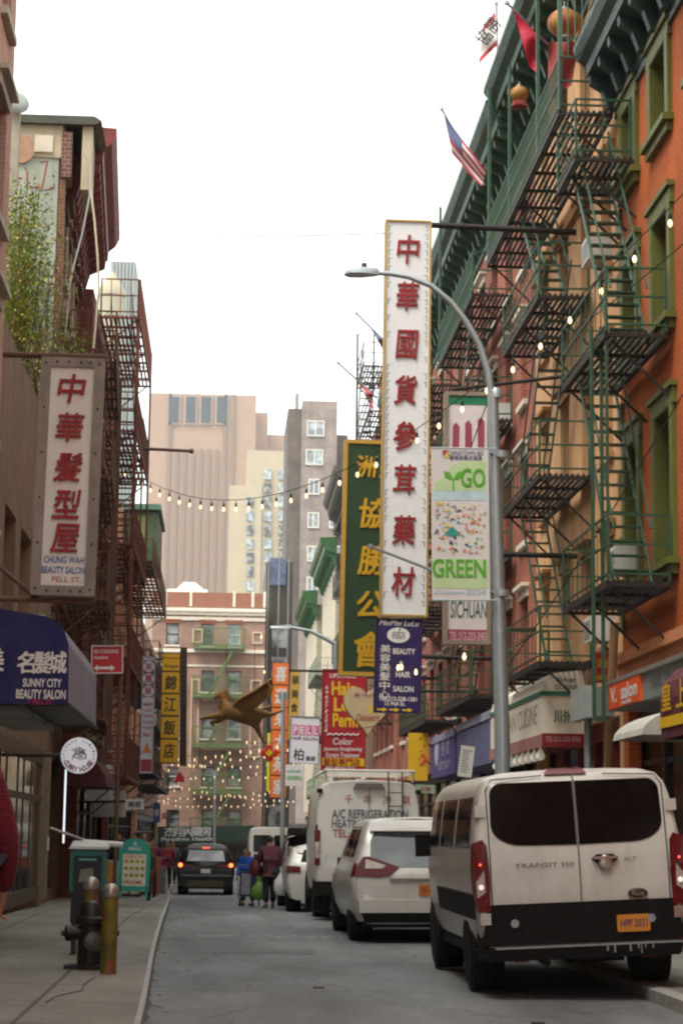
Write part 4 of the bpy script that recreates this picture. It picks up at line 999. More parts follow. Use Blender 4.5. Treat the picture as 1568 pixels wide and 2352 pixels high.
mb = MB(); mb.fb(F, .03, w - .03, sy(1760), sy(1742), 0, .006); mb.build('yellow_band', YEL, T)
words(T, F, [(c, sx(752 + 18 * k), sy(1751), .2, .2) for k, c in enumerate('髮型專門店')], M('brick_ink', '#a83a1c', .5), bold=.03, d=.012)
arm(T, F.p(w, h - .2, -.15), F.p(w + 2.2, h - .2, -.15), .05)
# heart sign
F, w, h = quadF((790, 1575), (898, 1575), (898, 1690), (790, 1690), 50)
T = thing('heart_sign', 'cream heart shaped sign with pink script hanging before the red hair sign', 'sign', F.p(w / 2, 0))
pts = []
for k in range(40):
    t = 2 * math.pi * k / 40; x = 16 * math.sin(t) ** 3; y = 13 * math.cos(t) - 5 * math.cos(2 * t) - 2 * math.cos(3 * t) - math.cos(4 * t)
    pts.append(F.p(w / 2 + x / 32 * w, h * .56 + y / 29 * h, -.18))
mb = MB(); mb.prism(pts, F.n * .18); mb.build('panel', M('heart_cream', '#d8bf96', .5, .1, 3), T)
mb = MB(); mb.pipe(pts + pts[:1], .02, 6); mb.build('rim', M('heart_rim', '#8f7f6c', .5), T)
words(T, F, [('My Heart', w * .43, h * .8, .5, .17)], M('heart_pink', '#b88488', .5), shear=.3)
words(T, F, [('Dessert', w * .5, h * .36, .6, .17)], M('heart_red', '#b5503c', .5), shear=.3)
mb = MB(); mb.fb(F, w * .52, w * .7, h * .44, h * .6, 0, .005); mb.build('picture_patch', YL, T)
arm(T, F.p(w * .9, h * .9, -.09), F.p(w + 2.2, h * .9, -.09), .035)
# round illuminated sign on the left
c = at(181, 1736, 32)
T = thing('round_sign', 'round glowing white sign with red lettering on a bracket under the awning', 'sign', c)
F = Fr(c, (1, 0, 0), (0, -1, 0)); r = .287
mb = MB(); mb.lathe(c + V((0, .14, 0)), [(r, 0), (r, .14)], 36, (0, -1, 0)); mb.build('case', DARKF, T, 40)
mb = MB(); mb.lathe(c + V((0, 0, 0)), [(r * .99, 0), (r * .97, .01)], 36, (0, -1, 0)); mb.build('lit_face', glow('sign_glow', (.92, .94, 1), .12, (.7, .7, .72)), T)
mb = MB(); m2 = MB()
for k, ch in enumerate('CURRY HOUSE'):
    a = R(-150 + 12.2 * k)
    if ch != ' ': write(mb, F, ch, math.cos(a) * r * .76, math.sin(a) * r * .76, .062, .085, .016, bold=.028, rot=a + math.pi / 2)
for k, ch in enumerate('JAPANESE CUISINE'):
    a = R(205 - 14.5 * k)
    if ch != ' ': write(m2, F, ch, math.cos(a) * r * .83, math.sin(a) * r * .83, .03, .036, .016, rot=a - math.pi / 2)
for k in range(7): m2.pipe([F.p(random.uniform(-.13, .13), random.uniform(-.08, .13), .014) for _ in range(4)], .0065, 4)
mb.build('lettering', M('curry_red', '#8c3038', .5), T, fix=False); m2.build('drawing', M('grey_ink', '#6d6d74', .5), T, fix=False)
mb = MB(); p = at(150, 1790, 32.1)
mb.box(p[0] - .01, p[0] + .014, 32.1, 32.15, p[2] - 1.0, p[2] + .15); mb.build('light_strip', glow('strip_glow', (.9, .95, 1), .4), T)
arm(T, c + V((-.2, .07, 0)), V((-3.5, c[1] + .07, c[2])), .03)
# small signs at the left shops
for (q, Y, lab, col, tx, tc) in (((1740, 322, 348, 1775), 60, 'small red panel under the narrow white sign', '#a82f38', 'SUSHI', WHT), ((1868, 372, 384, 1882), 85, 'tiny red shop notice beside the pharmacy front', '#b03038', 'ATM', WHT)):
    T, F, w, h = bx((q[1], q[0]), (q[2], q[0]), (q[2], q[3]), (q[1], q[3]), Y, lab, name='shop_sign')
    panel(T, F, w, h, .1, M('panel' + col, col, .5)); words(T, F, [(tx, w / 2, h / 2, w * .7, h * .4)], tc, bold=.02)
# pharmacy shop board at the street end
F, w, h = quadF((362, 1897), (585, 1899), (585, 1937), (362, 1935), 128)
T = thing('shop_board', 'long dark green pharmacy board with white characters above the shopfront at the street end', 'sign', F.p(w / 2, 0))
panel(T, F, w, h, .3, M('pharmacy_green', '#24382c', .5))
words(T, F, [(c, w * (.13 + .09 * k), h * .67, .75, .6) for k, c in enumerate('杰翔大藥房')] + [('Paradigm Health', w * .3, h * .2, 3.2, .3)], WHT, bold=.02)
arm(T, F.p(.3, .1, -.2), V((F.p(.3, 0)[0], 127.9, gz(128))), .06, DARKF, 'post'); arm(T, F.p(w - .3, .1, -.2), V((F.p(w - .3, 0)[0], 127.9, gz(128))), .06, DARKF, 'post')
# ================================================================ AWNINGS AND SHOP CANOPIES
NAVY = M('navy_canvas', '#1d1a52', .75, .14, 3, bump=.1, streak=.2); SHEEN = M('sheen_grey_canvas', '#8c8a98', .85, .12, 3, bump=.1, streak=.3)  # street side: grey sheen of the glancing angle put into the colour
T = thing('awning', 'dark blue beauty salon awning with a faded grey street side and white lettering', 'awning', (-2.6, 25, 2.9))
prof = [(-3.5, 2.93), (-1.75, 2.93), (-1.755, 3.3), (-1.765, 3.6), (-1.82, 3.76), (-1.92, 3.87), (-2.05, 3.92), (-2.6, 4.0), (-3.5, 4.08)]
mb = MB(); mb.poly([(x, 22.6, z) for x, z in prof]); mb.build('end_panel', NAVY, T)
mb = MB()
for (a, za), (b, zb) in zip(prof[1:], prof[2:]): mb.poly([(a, 22.6, za), (b, 22.6, zb), (b, 27.6, zb), (a, 27.6, za)])
mb.poly([(x, 27.6, z) for x, z in prof]); mb.build('cover', SHEEN, T, 30)
mb = MB(); mb.box(-3.5, -1.78, 22.65, 27.55, 2.96, 2.99); mb.build('underside', DARKF, T)
mb = MB()
for k in range(3): mb.box(-2.85, -2.3, 22.9 + 1.55 * k, 24.3 + 1.55 * k, 2.86, 2.94)
mb.build('light_panel', M('diffuser', '#8d918a', .5), T)
mb = MB(); mb.pipe([(-3.5, 22.62, 2.93), (-1.75, 22.62, 2.93), (-1.75, 27.6, 2.93)], .025, 8); mb.build('frame', DARKF, T)
F = Fr((0, 22.6, 0), (1, 0, 0), (0, -1, 0)); q = lambda x, y: (at(x, y, 22.6)[0], at(x, y, 22.6)[2])
words(T, F, [(c, *q(x, 1522), .19, .24) for c, x in zip('名髮城', (60, 97, 133))] + [('SUNNY CITY', *q(97, 1569), .43, .095), ('BEAUTY SALON', *q(94, 1595), .55, .105), ('美', *q(-12, 1515), .2, .25)], WHT, bold=.025)
words(T, F, [('7 PELL ST.', *q(93, 1612), .28, .06)], M('awning_red', '#a8203c', .6), name='street_number', bold=.02)
# restaurant awning on the right
AW = M('cream_canvas', '#e2d8c6', .8, .08, 3, bump=.08, streak=.25); MRN = M('red_canvas', '#7d1a22', .75, .1, 3)
T = thing('awning', 'cream box awning with a green stripe and red valance behind the lamp post', 'awning', (6, 38, 3))
P2 = [(6.38, 3.1), (5.55, 3.1), (5.55, 4.05), (5.6, 4.25), (5.75, 4.38), (6.38, 4.45)]
mb = MB(); mb.poly([(x, 35, z) for x, z in P2]); mb.poly([(x, 41.8, z) for x, z in P2])
for (a, za), (b, zb) in zip(P2[1:], P2[2:]): mb.poly([(a, 35, za), (b, 35, zb), (b, 41.8, zb), (a, 41.8, za)])
mb.build('cover', AW, T)
mb = MB(); mb.box(5.53, 5.55, 34.985, 41.8, 3.98, 4.06); mb.box(5.55, 6.38, 34.98, 34.997, 3.98, 4.06); mb.build('green_stripe', M('stripe_green', '#2f6a52', .7), T)
mb = MB(); mb.box(5.55, 6.33, 34.97, 34.997, 3.08, 3.32); mb.build('red_valance', MRN, T)
mb = MB(); mb.box(5.525, 5.548, 35, 41.8, 3.08, 3.3); mb.build('pink_valance', M('faded_red_canvas', '#a5716a', .8), T)
F = Fr((0, 34.98, 0), (1, 0, 0), (0, -1, 0)); F2 = Fr((5.55, 0, 0), (0, -1, 0), (-1, 0, 0))
DG = M('awning_green_ink', '#2a4f38', .6)
words(T, F, [(c, 5.83 + .16 * k, 3.62, .13, .22) for k, c in enumerate('川外川')] + [("Sichuan", 5.98, 4.27, .34, .1, dict(shear=.3)), ('CUISINE', 5.98, 4.13, .4, .08)], DG, bold=.02)
words(T, F, [('TEL:212-233-3983', 5.92, 3.22, .62, .09)], M('valance_ink', '#b58a86', .6), name='phone_number', bold=.015, d=.014)
words(T, F2, [('SICHUAN CUISINE', -38.2, 3.68, 5.4, .36)], M('faded_ink', '#a88f80', .7), name='faded_lettering', bold=.0)
for k in range(9):
    mb = MB(); mb.lathe((5.62, 35.6 + k * .72, 2.86), [(.0, 0), (.07, .03), (.085, .09), (.05, .16), (.03, .2)], 12); mb.pipe([(5.62, 35.6 + k * .72, 3.05), (5.62, 35.6 + k * .72, 3.12)], .012, 5)
    solo(mb, 'pendant_bulb', glow('warm_white_bulb', (1, .9, .72), .08, (.8, .78, .7)), 'white bulb under the cream restaurant awning', 'bulb', 'white bulbs under the cream awning', 40)
# grey sign box and salon canopy
T = thing('shop_canopy', 'grey metal canopy with an orange salon sign on its street face', 'canopy', (5.8, 27, 2.9))
mb = MB(); mb.hexa([(5.6, 24.0, 3.36), (6.38, 24.0, 3.36), (6.38, 29.2, 3.36), (5.6, 29.2, 3.36), (5.6, 24.0, 3.74), (6.2, 24.0, 4.0), (6.2, 29.2, 4.0), (5.6, 29.2, 3.74)]); mb.build('hood', M('grey_hood', '#7f8582', .5, .12, 4, streak=.3), T)
mb = MB(); mb.box(5.55, 5.6, 24.0, 29.2, 3.72, 3.78); mb.build('edge', ALUM, T)
F2 = Fr((5.6, 0, 0), (0, -1, 0), (-1, 0, 0))
mb = MB(); mb.fb(F2, -28.9, -26.7, 3.36, 3.72, 0, .04); mb.build('sign_panel', M('salon_orange', '#d9551d', .5, .06), T)
words(T, F2, [('V.', -28.5, 3.55, .45, .22), ('salon', -27.4, 3.56, 1.1, .22), ('nails', -27.6, 3.41, .7, .06)], WHT, bold=.03, d=.045)
words(T, F2, [('NAIL SPA', -25.5, 3.55, 1.3, .16)], M('dull_grey_ink', '#5d676a', .5), name='faded_lettering')
T = thing('shutter_box', 'plain grey steel shutter housing between the cream awning and the salon canopy', 'shutter box', (5.5, 30, 2.9))
mb = MB(); mb.box(5.42, 5.84, 29.9, 31.2, 3.33, 3.77); mb.build('case', M('shutter_grey', '#787c7a', .5, .12, 5), T)
mb = MB(); mb.box(5.41, 5.54, 29.88, 31.22, 3.31, 3.79); mb.build('bright_face', M('shutter_bright', '#9a9f9d', .5), T)  # street-side face of the box, its brighter light put into the grey
# small fan awning and maroon awning
T = thing('awning', 'small white fan shaped awning under the salon canopy', 'awning', (6, 26, 2.4))
mb = MB(); rows = []
for k in range(9):
    a = k / 8 * math.pi / 2; rows.append((6.38 - 1.15 * math.sin(a) if k else 6.38, 2.82 + .42 * math.cos(a)))
for k in range(8):
    for j in range(10): ya, yb = 25 + .19 * j, 25 + .19 * (j + 1); mb.poly([(rows[k][0], ya, rows[k][1]), (rows[k + 1][0], ya, rows[k + 1][1]), (rows[k + 1][0], yb, rows[k + 1][1] + .0), (rows[k][0], yb, rows[k][1])])
mb.poly([(x, 25, z) for x, z in rows] + [(6.38, 25, 2.82)]); mb.poly([(x, 26.9, z) for x, z in rows] + [(6.38, 26.9, 2.82)])
mb.build('cover', M('white_canvas', '#bdbab0', .8, .08, 4, streak=.25), T)
T = thing('awning', 'maroon awning with yellow characters and a yellow stripe', 'awning', (5.8, 22, 2.6))
P3 = [(6.38, 2.66), (5.02, 2.66), (5.0, 3.1), (5.05, 3.3), (5.2, 3.46), (5.5, 3.56), (6.38, 3.65)]
mb = MB(); mb.poly([(x, 22.9, z) for x, z in P3]); mb.poly([(x, 18, z) for x, z in P3])
for (a, za), (b, zb) in zip(P3[1:], P3[2:]): mb.poly([(a, 18, za), (b, 18, zb), (b, 22.9, zb), (a, 22.9, za)])
mb.build('cover', M('maroon_canvas', '#5b2430', .8, .14, 3, bump=.1), T)
for Fx, us in ((Fr((5.01, 0, 0), (0, -1, 0), (-1, 0, 0)), [-22.5 + .75 * k for k in range(5)]),):
    words(T, Fx, [(c, u, 3.12, .5, .3) for c, u in zip('皇上皇飯店', us)], YEL, bold=.03, d=.02); mb = MB(); mb.fb(Fx, -22.9, -18, 2.78, 2.9, .0, .012); mb.build('yellow_stripe', YEL, T)
F = Fr((0, 18, 0), (1, 0, 0), (0, -1, 0)); words(T, F, [(c, 5.2 + .36 * k, 3.15, .25, .32) for k, c in enumerate('皇上皇')], YEL, bold=.03)
mb = MB(); mb.fb(F, 5.02, 6.38, 2.78, 2.92, 0, .01); mb.build('end_stripe', YEL, T)
# purple shop awnings farther on
for (y0, y1, X, z0, z1, col, lab, tx) in ((49.2, 54.8, 5.65, 3.03, 4.45, '#54437e', 'purple fabric awning with a pale round emblem beyond the yellow poster', '喜慶'), (42.3, 48.7, 5.65, 3.06, 4.5, '#5b5a80', 'faded violet awning with a wavy top edge right of the purple one', '')):
    T = thing('awning', lab, 'awning', (X + .6, (y0 + y1) / 2, z0)); Fq = Fr((X, 0, 0), (0, -1, 0), (-1, 0, 0)); mt = M('canvas' + col, col, .8, .12, 3, streak=.25)
    mb = MB(); mb.hexa([(X, y0, z0), (6.38, y0, z0), (6.38, y1, z0), (X, y1, z0), (X, y0, z1 - .35), (6.38, y0, z1), (6.38, y1, z1), (X, y1, z1 - .35)]); mb.build('cover', mt, T)
    mb = MB(); n = 9
    for k in range(n): a = -y1 + (y1 - y0) * k / n; b = -y1 + (y1 - y0) * (k + 1) / n; mb.fb(Fq, a + .03, b - .03, z1 - .5, z1 - .33, .0, .03)
    mb.build('valance', M('valance_grey', '#8b8aa0', .8), T)
    if tx:
        mb = MB(); mb.prism([Fq.p(-53.4 + .5 * math.cos(k * .3142), 3.75 + .42 * math.sin(k * .3142), .003) for k in range(20)], Fq.n * .004); mb.build('emblem', M('emblem_pale', '#b9b1c4', .7), T)
        words(T, Fq, [(c, -51.8 + 1.1 * k, 3.8, .8, .5) for k, c in enumerate(tx)] + [('GIFT SHOP', -51.6, 3.3, 2.6, .22)], M('violet_white', '#a79fba', .7))
T, F, w, h = bx((936, 1688), (984, 1680), (980, 1792), (938, 1795), 55.5, 'bright yellow shop poster with orange pictures before the purple awning', name='shop_poster')
panel(T, F, w, h, .05, M('poster_yellow', '#d8a91e', .6, .1, 4)); mb = MB()
for k in range(14): u, z, s = w * random.uniform(.55, .92), h * random.uniform(.2, .92), random.uniform(.02, .06); mb.prism([F.p(u + s * math.cos(a), z + s * math.sin(a), .003 + k * .0004) for a in (0, 1.2, 2.5, 3.8, 5)], F.n * .003)
mb.build('picture', M('poster_orange', '#c8502c', .6, .4, 9), T)
T, F, w, h = bx((1366, 1500), (1400, 1496), (1400, 1568), (1364, 1568), 31.3, 'small red and yellow sign beside the leaning tan pole', name='shop_sign')
panel(T, F, w, h, .1, M('small_sign_red', '#a82420', .5)); words(T, F, [('川', w * .3, h * .62, w * .22, h * .28), ('味', w * .7, h * .62, w * .25, h * .28), ('小吃店', w * .5, h * .15, w * .8, h * .2)], YEL, bold=.03)
T, F, w, h = bx((1060, 1722), (1090, 1706), (1080, 1780), (1052, 1790), 33, 'white leaning menu board in front of the violet awning', name='menu_board')
panel(T, F, w, h, .03, WHITEP)
mb = MB()
for k in range(9): mb.fb(F, w * .15, w * random.uniform(.5, .85), h * (.15 + .085 * k), h * (.17 + .085 * k), 0, .003)
mb.build('menu_print', BLK, T)
p = at(1401, 1900, 31.0)
mb = MB(); mb.pipe([at(1399, 1850, 31.3), at(1397, 1700, 31.2), at(1405, 1560, 31.1), at(1411, 1430, 31.0)], .07, 10); solo(mb, 'leaning_pole', M('tan_pole', '#b08d6a', .6, .15, 4), 'tan painted pole leaning against the corner of the orange building', 'pole', smooth=40)
mb = MB(); mb.pipe([(5.62, 30.9, .15), (5.62, 30.9, 3.33)], .06, 10); solo(mb, 'standpipe', GALV, 'grey standpipe below the grey shutter housing', 'pipe', smooth=40)
mb = MB(); mb.box(6.33, 6.36, 24.4, 24.9, 1.0, 2.6); solo(mb, 'yellow_panel', M('shop_yellow', '#c9a61c', .5), 'upright yellow shop panel below the maroon awning', 'panel')
T, F, w, h = bx((955, 1803), (998, 1803), (997, 1822), (955, 1822), 44, 'small pale green cash machine sign above the pavement', name='shop_sign'); panel(T, F, w, h, .1, M('atm_green', '#8fa08a', .5)); words(T, F, [('ATM', w / 2, h / 2, w * .5, h * .55)], DRED, bold=.02)

# ================================================================ AIR CONDITIONERS
def aircon(F, u, z, lab, w=.62, h=.42, d=.38):
    T = thing('air_conditioner', lab, 'air conditioner', F.p(u, z))
    mb = MB(); mb.fb(F, u - w / 2, u + w / 2, z, z + h, -.2, d); mb.build('case', M('ac_white', '#c4c2bc', .5, .08, 6), T)
    mb = MB()
    for k in range(6): mb.fb(F, u - w * .42, u + w * .42, z + .05 + k * .055, z + .075 + k * .055, d, d + .008)
    mb.build('grille', METAL, T)
aircon(FR, 30.95, 5.62, 'white air conditioner in the orange building window above the lowest landing')
aircon(FR, 33.1, 4.75, 'white air conditioner beside the tan pole in a tan building window')
aircon(FR, 33.1, 11.3, 'white air conditioner high on the tan facade behind the stair')
aircon(FR, 47.5, 10.95, 'white air conditioner on the red brick facade above the lamp arm')
aircon(FR, 45.1, 10.95, 'white air conditioner on the red brick facade close to the tan building')
aircon(FL, 34.6, 4.75, 'white air conditioner in the low brown building window')

# ================================================================ FLAGS AND LANTERNS
def cloth(grid, mats, pick, name, T):
    vs = [p - ORG.get(T, V()) for row in grid for p in row]; m = len(grid[0]); fs = []; mi = []
    for i in range(len(grid) - 1):
        for j in range(m - 1): fs.append([i * m + j, i * m + j + 1, (i + 1) * m + j + 1, (i + 1) * m + j]); mi.append(pick(i, j))
    me = bpy.data.meshes.new(name); me.from_pydata([tuple(v) for v in vs], [], fs)
    for x in mats: me.materials.append(x)
    for p, k in zip(me.polygons, mi): p.material_index = k
    me.shade_smooth(); return link_mesh(name, me, None, T)
def flag(lab, Y, base, tip, corners, mats, pick, nu=12, nv=13, pole=None):
    """corners: image points hoist-top, fly-top, fly-bottom, hoist-bottom of the hanging cloth"""
    T = thing('flag', lab, 'flag', at(*tip, Y))
    mb = MB(); mb.pipe([at(*base, Y + .4), at(*tip, Y)], .028, 8); mb.lathe(at(*tip, Y), [(.0, -.06), (.05, -.03), (.05, .03), (0, .06)], 10); mb.build('pole', pole or GALV, T, 40)
    g = []
    for i in range(nu + 1):
        s = i / nu; row = []
        for j in range(nv + 1):
            t = j / nv
            x = (1 - t) * ((1 - s) * corners[0][0] + s * corners[1][0]) + t * ((1 - s) * corners[3][0] + s * corners[2][0])
            y = (1 - t) * ((1 - s) * corners[0][1] + s * corners[1][1]) + t * ((1 - s) * corners[3][1] + s * corners[2][1])
            row.append(at(x, y, Y + .13 * math.sin(s * 5 + t * 7) * (.3 + s)))
        g.append(row)
    cloth(g, mats, pick, 'cloth', T); return T
FRED, FWHITE, FBLUE = M('flag_red', '#b4404a', .75, .12, 5), M('flag_white', '#d8d4d2', .75, .05), M('flag_blue', '#565d7a', .75, .12, 5)
flag('striped flag with a blue canton hanging from a pole on the green cornice', 44, (1113, 425), (1014, 249), [(1019, 262), (1116, 392), (1106, 430), (1038, 352)], [FRED, FWHITE, FBLUE], lambda i, j: 2 if i < 5 and j < 4 else (j % 2), 12, 7)
CRIM = M('crimson_cloth', '#b31436', .7, .14, 4)
flag('plain crimson flag drooping above the green balcony', 37, (1290, 130), (1163, 5), [(1178, 20), (1240, 85), (1236, 168), (1215, 152)], [CRIM], lambda i, j: 0)
T = flag('white flag with red borders and dark characters against the sky', 42.5, (1142, 120), (1140, 5), [(1136, 26), (1142, 102), (1099, 146), (1108, 62)], [FRED, FWHITE], lambda i, j: 0 if i < 2 or i > 9 else 1, 12, 10)
Fq = Fr(at(1119, 72, 42.3), (.55, 0, .83), (0, -1, 0), (-.83, 0, .55)); words(T, Fq, [('協', -.16, 0, .3, .36), ('勝', .2, 0, .3, .36)], BLK, bold=.02)
flag('small blue and red flag furled on an upper pole beside the tall white sign', 58, (885, 785), (818, 719), [(850, 752), (882, 782), (880, 808), (872, 790)], [FBLUE, FRED], lambda i, j: 0 if j < 7 else 1)
flag('small red and white flag furled on a pole below the blue one', 58, (866, 915), (776, 833), [(826, 880), (856, 905), (858, 945), (836, 905)], [FRED, FWHITE], lambda i, j: 1 if 4 < j < 9 else 0)
def lantern(x, y, Y, r, lab, skirt=None):
    c = at(x, y, Y); T = thing('lantern', lab, 'lantern', c)
    m, n, l, b = newmat('lantern_silk_' + str(int(x)))
    v = coords(n, l, (1, 1, .35)); l.new(ramp(n, l, noise(n, l, v, 5, 4), [(.35, lin('#8c3a26')), (.5, lin('#a87a2a')), (.65, lin('#8b6a4c'))]), b.inputs['Base Color']); b.inputs['Roughness'].default_value = .6
    mb = MB(); mb.lathe(c, [(r * max(.28, math.cos(a)), r * .82 * math.sin(a)) for a in [R(-75 + 10 * k) for k in range(16)]], 24); mb.build('globe', m, T, 60)
    mb = MB()
    for s in (-1, 1): mb.lathe(c + V((0, 0, s * r * .82)), [(r * .3, -.03), (r * .3, .03)], 16)
    mb.pipe([c + V((0, 0, r * .8)), c + V((0, 0, r * 1.35))], .012, 6); mb.build('cap', GALV, T)
    if skirt:
        mb = MB(); 
        for k in range(26): a = R(k * 360 / 26); mb.pipe([c + V((.12 * math.cos(a), .12 * math.sin(a), -r * .84)), c + V((.16 * math.cos(a), .16 * math.sin(a), -r * .84 - skirt))], .012, 4)
        mb.build('tassel', M('tassel_red', '#8f2a22', .7), T)
lantern(1192, 215, 38, .19, 'small gold and red lantern under the dark cornice', .12)
lantern(1296, 52, 34, .31, 'large gold and red lantern behind the balcony bars', None)
g = [[at(1258 + 72 * s - 18 * t * s, 95 + 130 * t - 30 * s * t, 34.6 + .1 * math.sin(7 * s + 4 * t)) for t in [k / 8 for k in range(9)]] for s in [k / 10 for k in range(11)]]
o = cloth(g, [M('dusty_red_cloth', '#8e3b34', .8, .2, 4)], lambda i, j: 0, 'draped_cloth', None); setp(o, 'dusty red cloth draped below the large lantern', 'cloth')

# ================================================================ STRING LIGHTS AND CABLES
BULB = glow('bulb_glow', (1, .66, .32), 1.1, (.9, .75, .5)); FAIRY = glow('fairy_glow', (1, .68, .36), .55, (.9, .75, .5)); SOCK = M('bulb_socket', '#1c1a17', .6)
def unit(name, mb, mat):
    me = bpy.data.meshes.new(name); me.from_pydata([tuple(v) for v in mb.v], [], mb.f); me.materials.append(mat); me.shade_smooth(); return me
ub = MB(); ub.lathe((0, 0, 0), [(.01, -.12), (.024, -.105), (.034, -.075), (.028, -.045), (.015, -.02), (.012, 0)], 10); UB = unit('bulb', ub, BULB)
us_ = MB(); us_.lathe((0, 0, 0), [(.017, -.015), (.024, -.01), (.024, .07), (.008, .09), (.006, .14)], 8); US = unit('socket', us_, SOCK)
uf = MB(); uf.lathe((0, 0, 0), [(.006, -.07), (.02, -.05), (.026, 0), (.02, .04), (.006, .07)], 8); UF = unit('bulb', uf, FAIRY)
def string_lights(label, p0, p1, sag, n, ta=0, tb=1, near=True, group=None, jit=0):
    f = lambda t: V(p0).lerp(V(p1), t) - V((0, 0, 4 * sag * t * (1 - t)))
    T = thing('string_lights', label, 'string lights', f(ta), group)
    mb = MB(); k = 60; mb.pipe([f(ta + (tb - ta) * i / k) + V((0, 0, .16 if near else .09)) for i in range(k + 1)], .009 if near else .012, 5); mb.build('cable', SOCK, T)
    for i in range(n):
        t = ta + (tb - ta) * (i + .5) / n; o = bpy.data.objects.new('bulb', UB if near else UF); COL.objects.link(o); o.parent = T; o.location = f(t) - f(ta) + V((random.uniform(-jit, jit), 0, random.uniform(-jit, jit)))
        if near: s = bpy.data.objects.new('socket', US); COL.objects.link(s); s.parent = o
    return T
string_lights('string of warm bulbs swooping from the orange building across to the rust red fire escape', (6.03, 26.52, 9.97 + .08), (-2.19, 55, 10.86 + .08), 1.88, 33, -.053, 1.125)
k = 0
for (Y, xl, xr, yl, yr, sag, n) in ((86, 342, 700, 1752, 1700, .1, 18), (92, 345, 690, 1768, 1716, .2, 18), (98, 350, 700, 1745, 1752, .3, 18), (104, 350, 690, 1788, 1772, .2, 18), (112, 352, 680, 1802, 1842, .2, 22), (118, 352, 672, 1838, 1812, .2, 22), (126, 352, 665, 1846, 1850, .15, 22), (80, 560, 765, 1712, 1690, .15, 10)):
    string_lights('strand of tiny warm lights strung across the far end of the street', at(xl, yl, Y), at(xr, yr, Y), sag, n, near=False, group='strands of fairy lights at the far end', jit=.12)
for x, y, Y in ((835, 1537, 47), (842, 1537, 47.4), (955, 1537, 40.4), (922, 1526, 40.6), (914, 1527, 40.6), (862, 1552, 45), (607, 1540, 75), (600, 1460, 80), (1066, 1500, 33.5)):
    c = at(x, y, Y); o = bpy.data.objects.new('hanging_bulb', UB); COL.objects.link(o); o.location = c; setp(o, 'single warm bulb hanging among the signs over the street', 'bulb', 'single bulbs hanging among the signs')
for i, (a, b, lab) in enumerate((((1568, 905, 27), (1130, 1580, 33), 'thin dark cable slanting across the orange facade'), ((1568, 560, 27), (1100, 900, 34), 'thin dark cable running beside the warm bulbs'), ((885, 535, 36), (277, 520, 48), 'faint wire across the white sky from the tall white sign'), ((1135, 880, 30), (870, 1560, 44), 'dark cable falling behind the street banner'), ((1100, 1590, 36), (780, 1680, 52), 'dark cable looping under the purple sign'))):
    p, q = at(*a), at(*b); mb = MB(); mb.pipe([p.lerp(q, t / 12) - V((0, 0, .5 * t / 12 * (1 - t / 12))) for t in range(13)], .01, 5); solo(mb, 'cable', SOCK, lab, 'cable')
mb = MB(); p, q = at(322, 1030, 54), at(440, 1036, 54); mb.pipe([p, q], .045, 8); mb.lathe(q, [(.07, -.05), (.07, .05)], 10, (1, 0, 0)); solo(mb, 'bracket_pole', BRNIRON, 'brown pole sticking out over the street from the rust red fire escape', 'pole', smooth=40)
mb = MB()
g = [[at(322 + 20 * s * (1 - abs(t - .6)) , 960 + 110 * t, 56 + .1 * math.sin(6 * t + 3 * s)) for t in [k / 8 for k in range(9)]] for s in [k / 5 for k in range(6)]]
o = cloth(g, [M('green_net', '#4c5a46', .85, .2, 6)], lambda i, j: 0, 'cloth', None); o.name = 'safety_net'; setp(o, 'grey green netting bulging from the rust red fire escape', 'netting')

# ================================================================ GOLDEN WINGED HORSE
HG = M('horse_gold', '#8a6128', .55, .35, 9, metal=.15, bump=.5)
hp = lambda x, y, d=0: tuple(at(x, y, 60 + d))
c0 = at(555, 1640, 60); T = thing('winged_horse', 'golden winged horse figure flying above the street end', 'figure', c0)
nd = {'mid': (*hp(552, 1641), .26), 'chest': (*hp(525, 1634), .25), 'rump': (*hp(587, 1640), .21), 'neck': (*hp(513, 1612), .15), 'poll': (*hp(512, 1590), .11), 'muz': (*hp(491, 1606), .06), 'ear': (*hp(516, 1580), .03),
      'f1': (*hp(498, 1645, -.14), .1), 'f1b': (*hp(476, 1647, -.16), .06), 'f1c': (*hp(458, 1653, -.16), .04), 'f2': (*hp(503, 1655, .14), .1), 'f2b': (*hp(482, 1660, .16), .06), 'f2c': (*hp(492, 1668, .16), .04),
      'h1': (*hp(603, 1640, -.14), .13), 'h1b': (*hp(622, 1642, -.16), .07), 'h1c': (*hp(650, 1632, -.16), .04), 'h2': (*hp(588, 1664, .14), .13), 'h2b': (*hp(596, 1688, .16), .06), 'h2c': (*hp(608, 1708, .16), .045),
      't1': (*hp(600, 1630), .06), 't2': (*hp(622, 1622), .05)}
ed = [('mid', 'chest'), ('mid', 'rump'), ('chest', 'neck'), ('neck', 'poll'), ('poll', 'muz'), ('poll', 'ear'), ('chest', 'f1'), ('f1', 'f1b'), ('f1b', 'f1c'), ('chest', 'f2'), ('f2', 'f2b'), ('f2b', 'f2c'), ('rump', 'h1'), ('h1', 'h1b'), ('h1b', 'h1c'), ('rump', 'h2'), ('h2', 'h2b'), ('h2b', 'h2c'), ('rump', 't1'), ('t1', 't2')]
nd = {k: (v[0] - c0[0], v[1] - c0[1], v[2] - c0[2], v[3]) for k, v in nd.items()}
link_mesh('body', skin(nd, ed, 1), HG, T)
mn = {'a': (*hp(514, 1582), .05), 'b': (*hp(521, 1592), .08), 'c': (*hp(524, 1606), .08), 'd': (*hp(530, 1618), .05), 'e': (*hp(533, 1600), .03)}
mn = {k: (v[0] - c0[0], v[1] - c0[1], v[2] - c0[2], v[3]) for k, v in mn.items()}
link_mesh('mane', skin(mn, [('a', 'b'), ('b', 'c'), ('c', 'd'), ('c', 'e')], 1), HG, T)
DG2 = M('wing_bronze', '#5f3d16', .5, .3, 9, metal=.3, bump=.2)
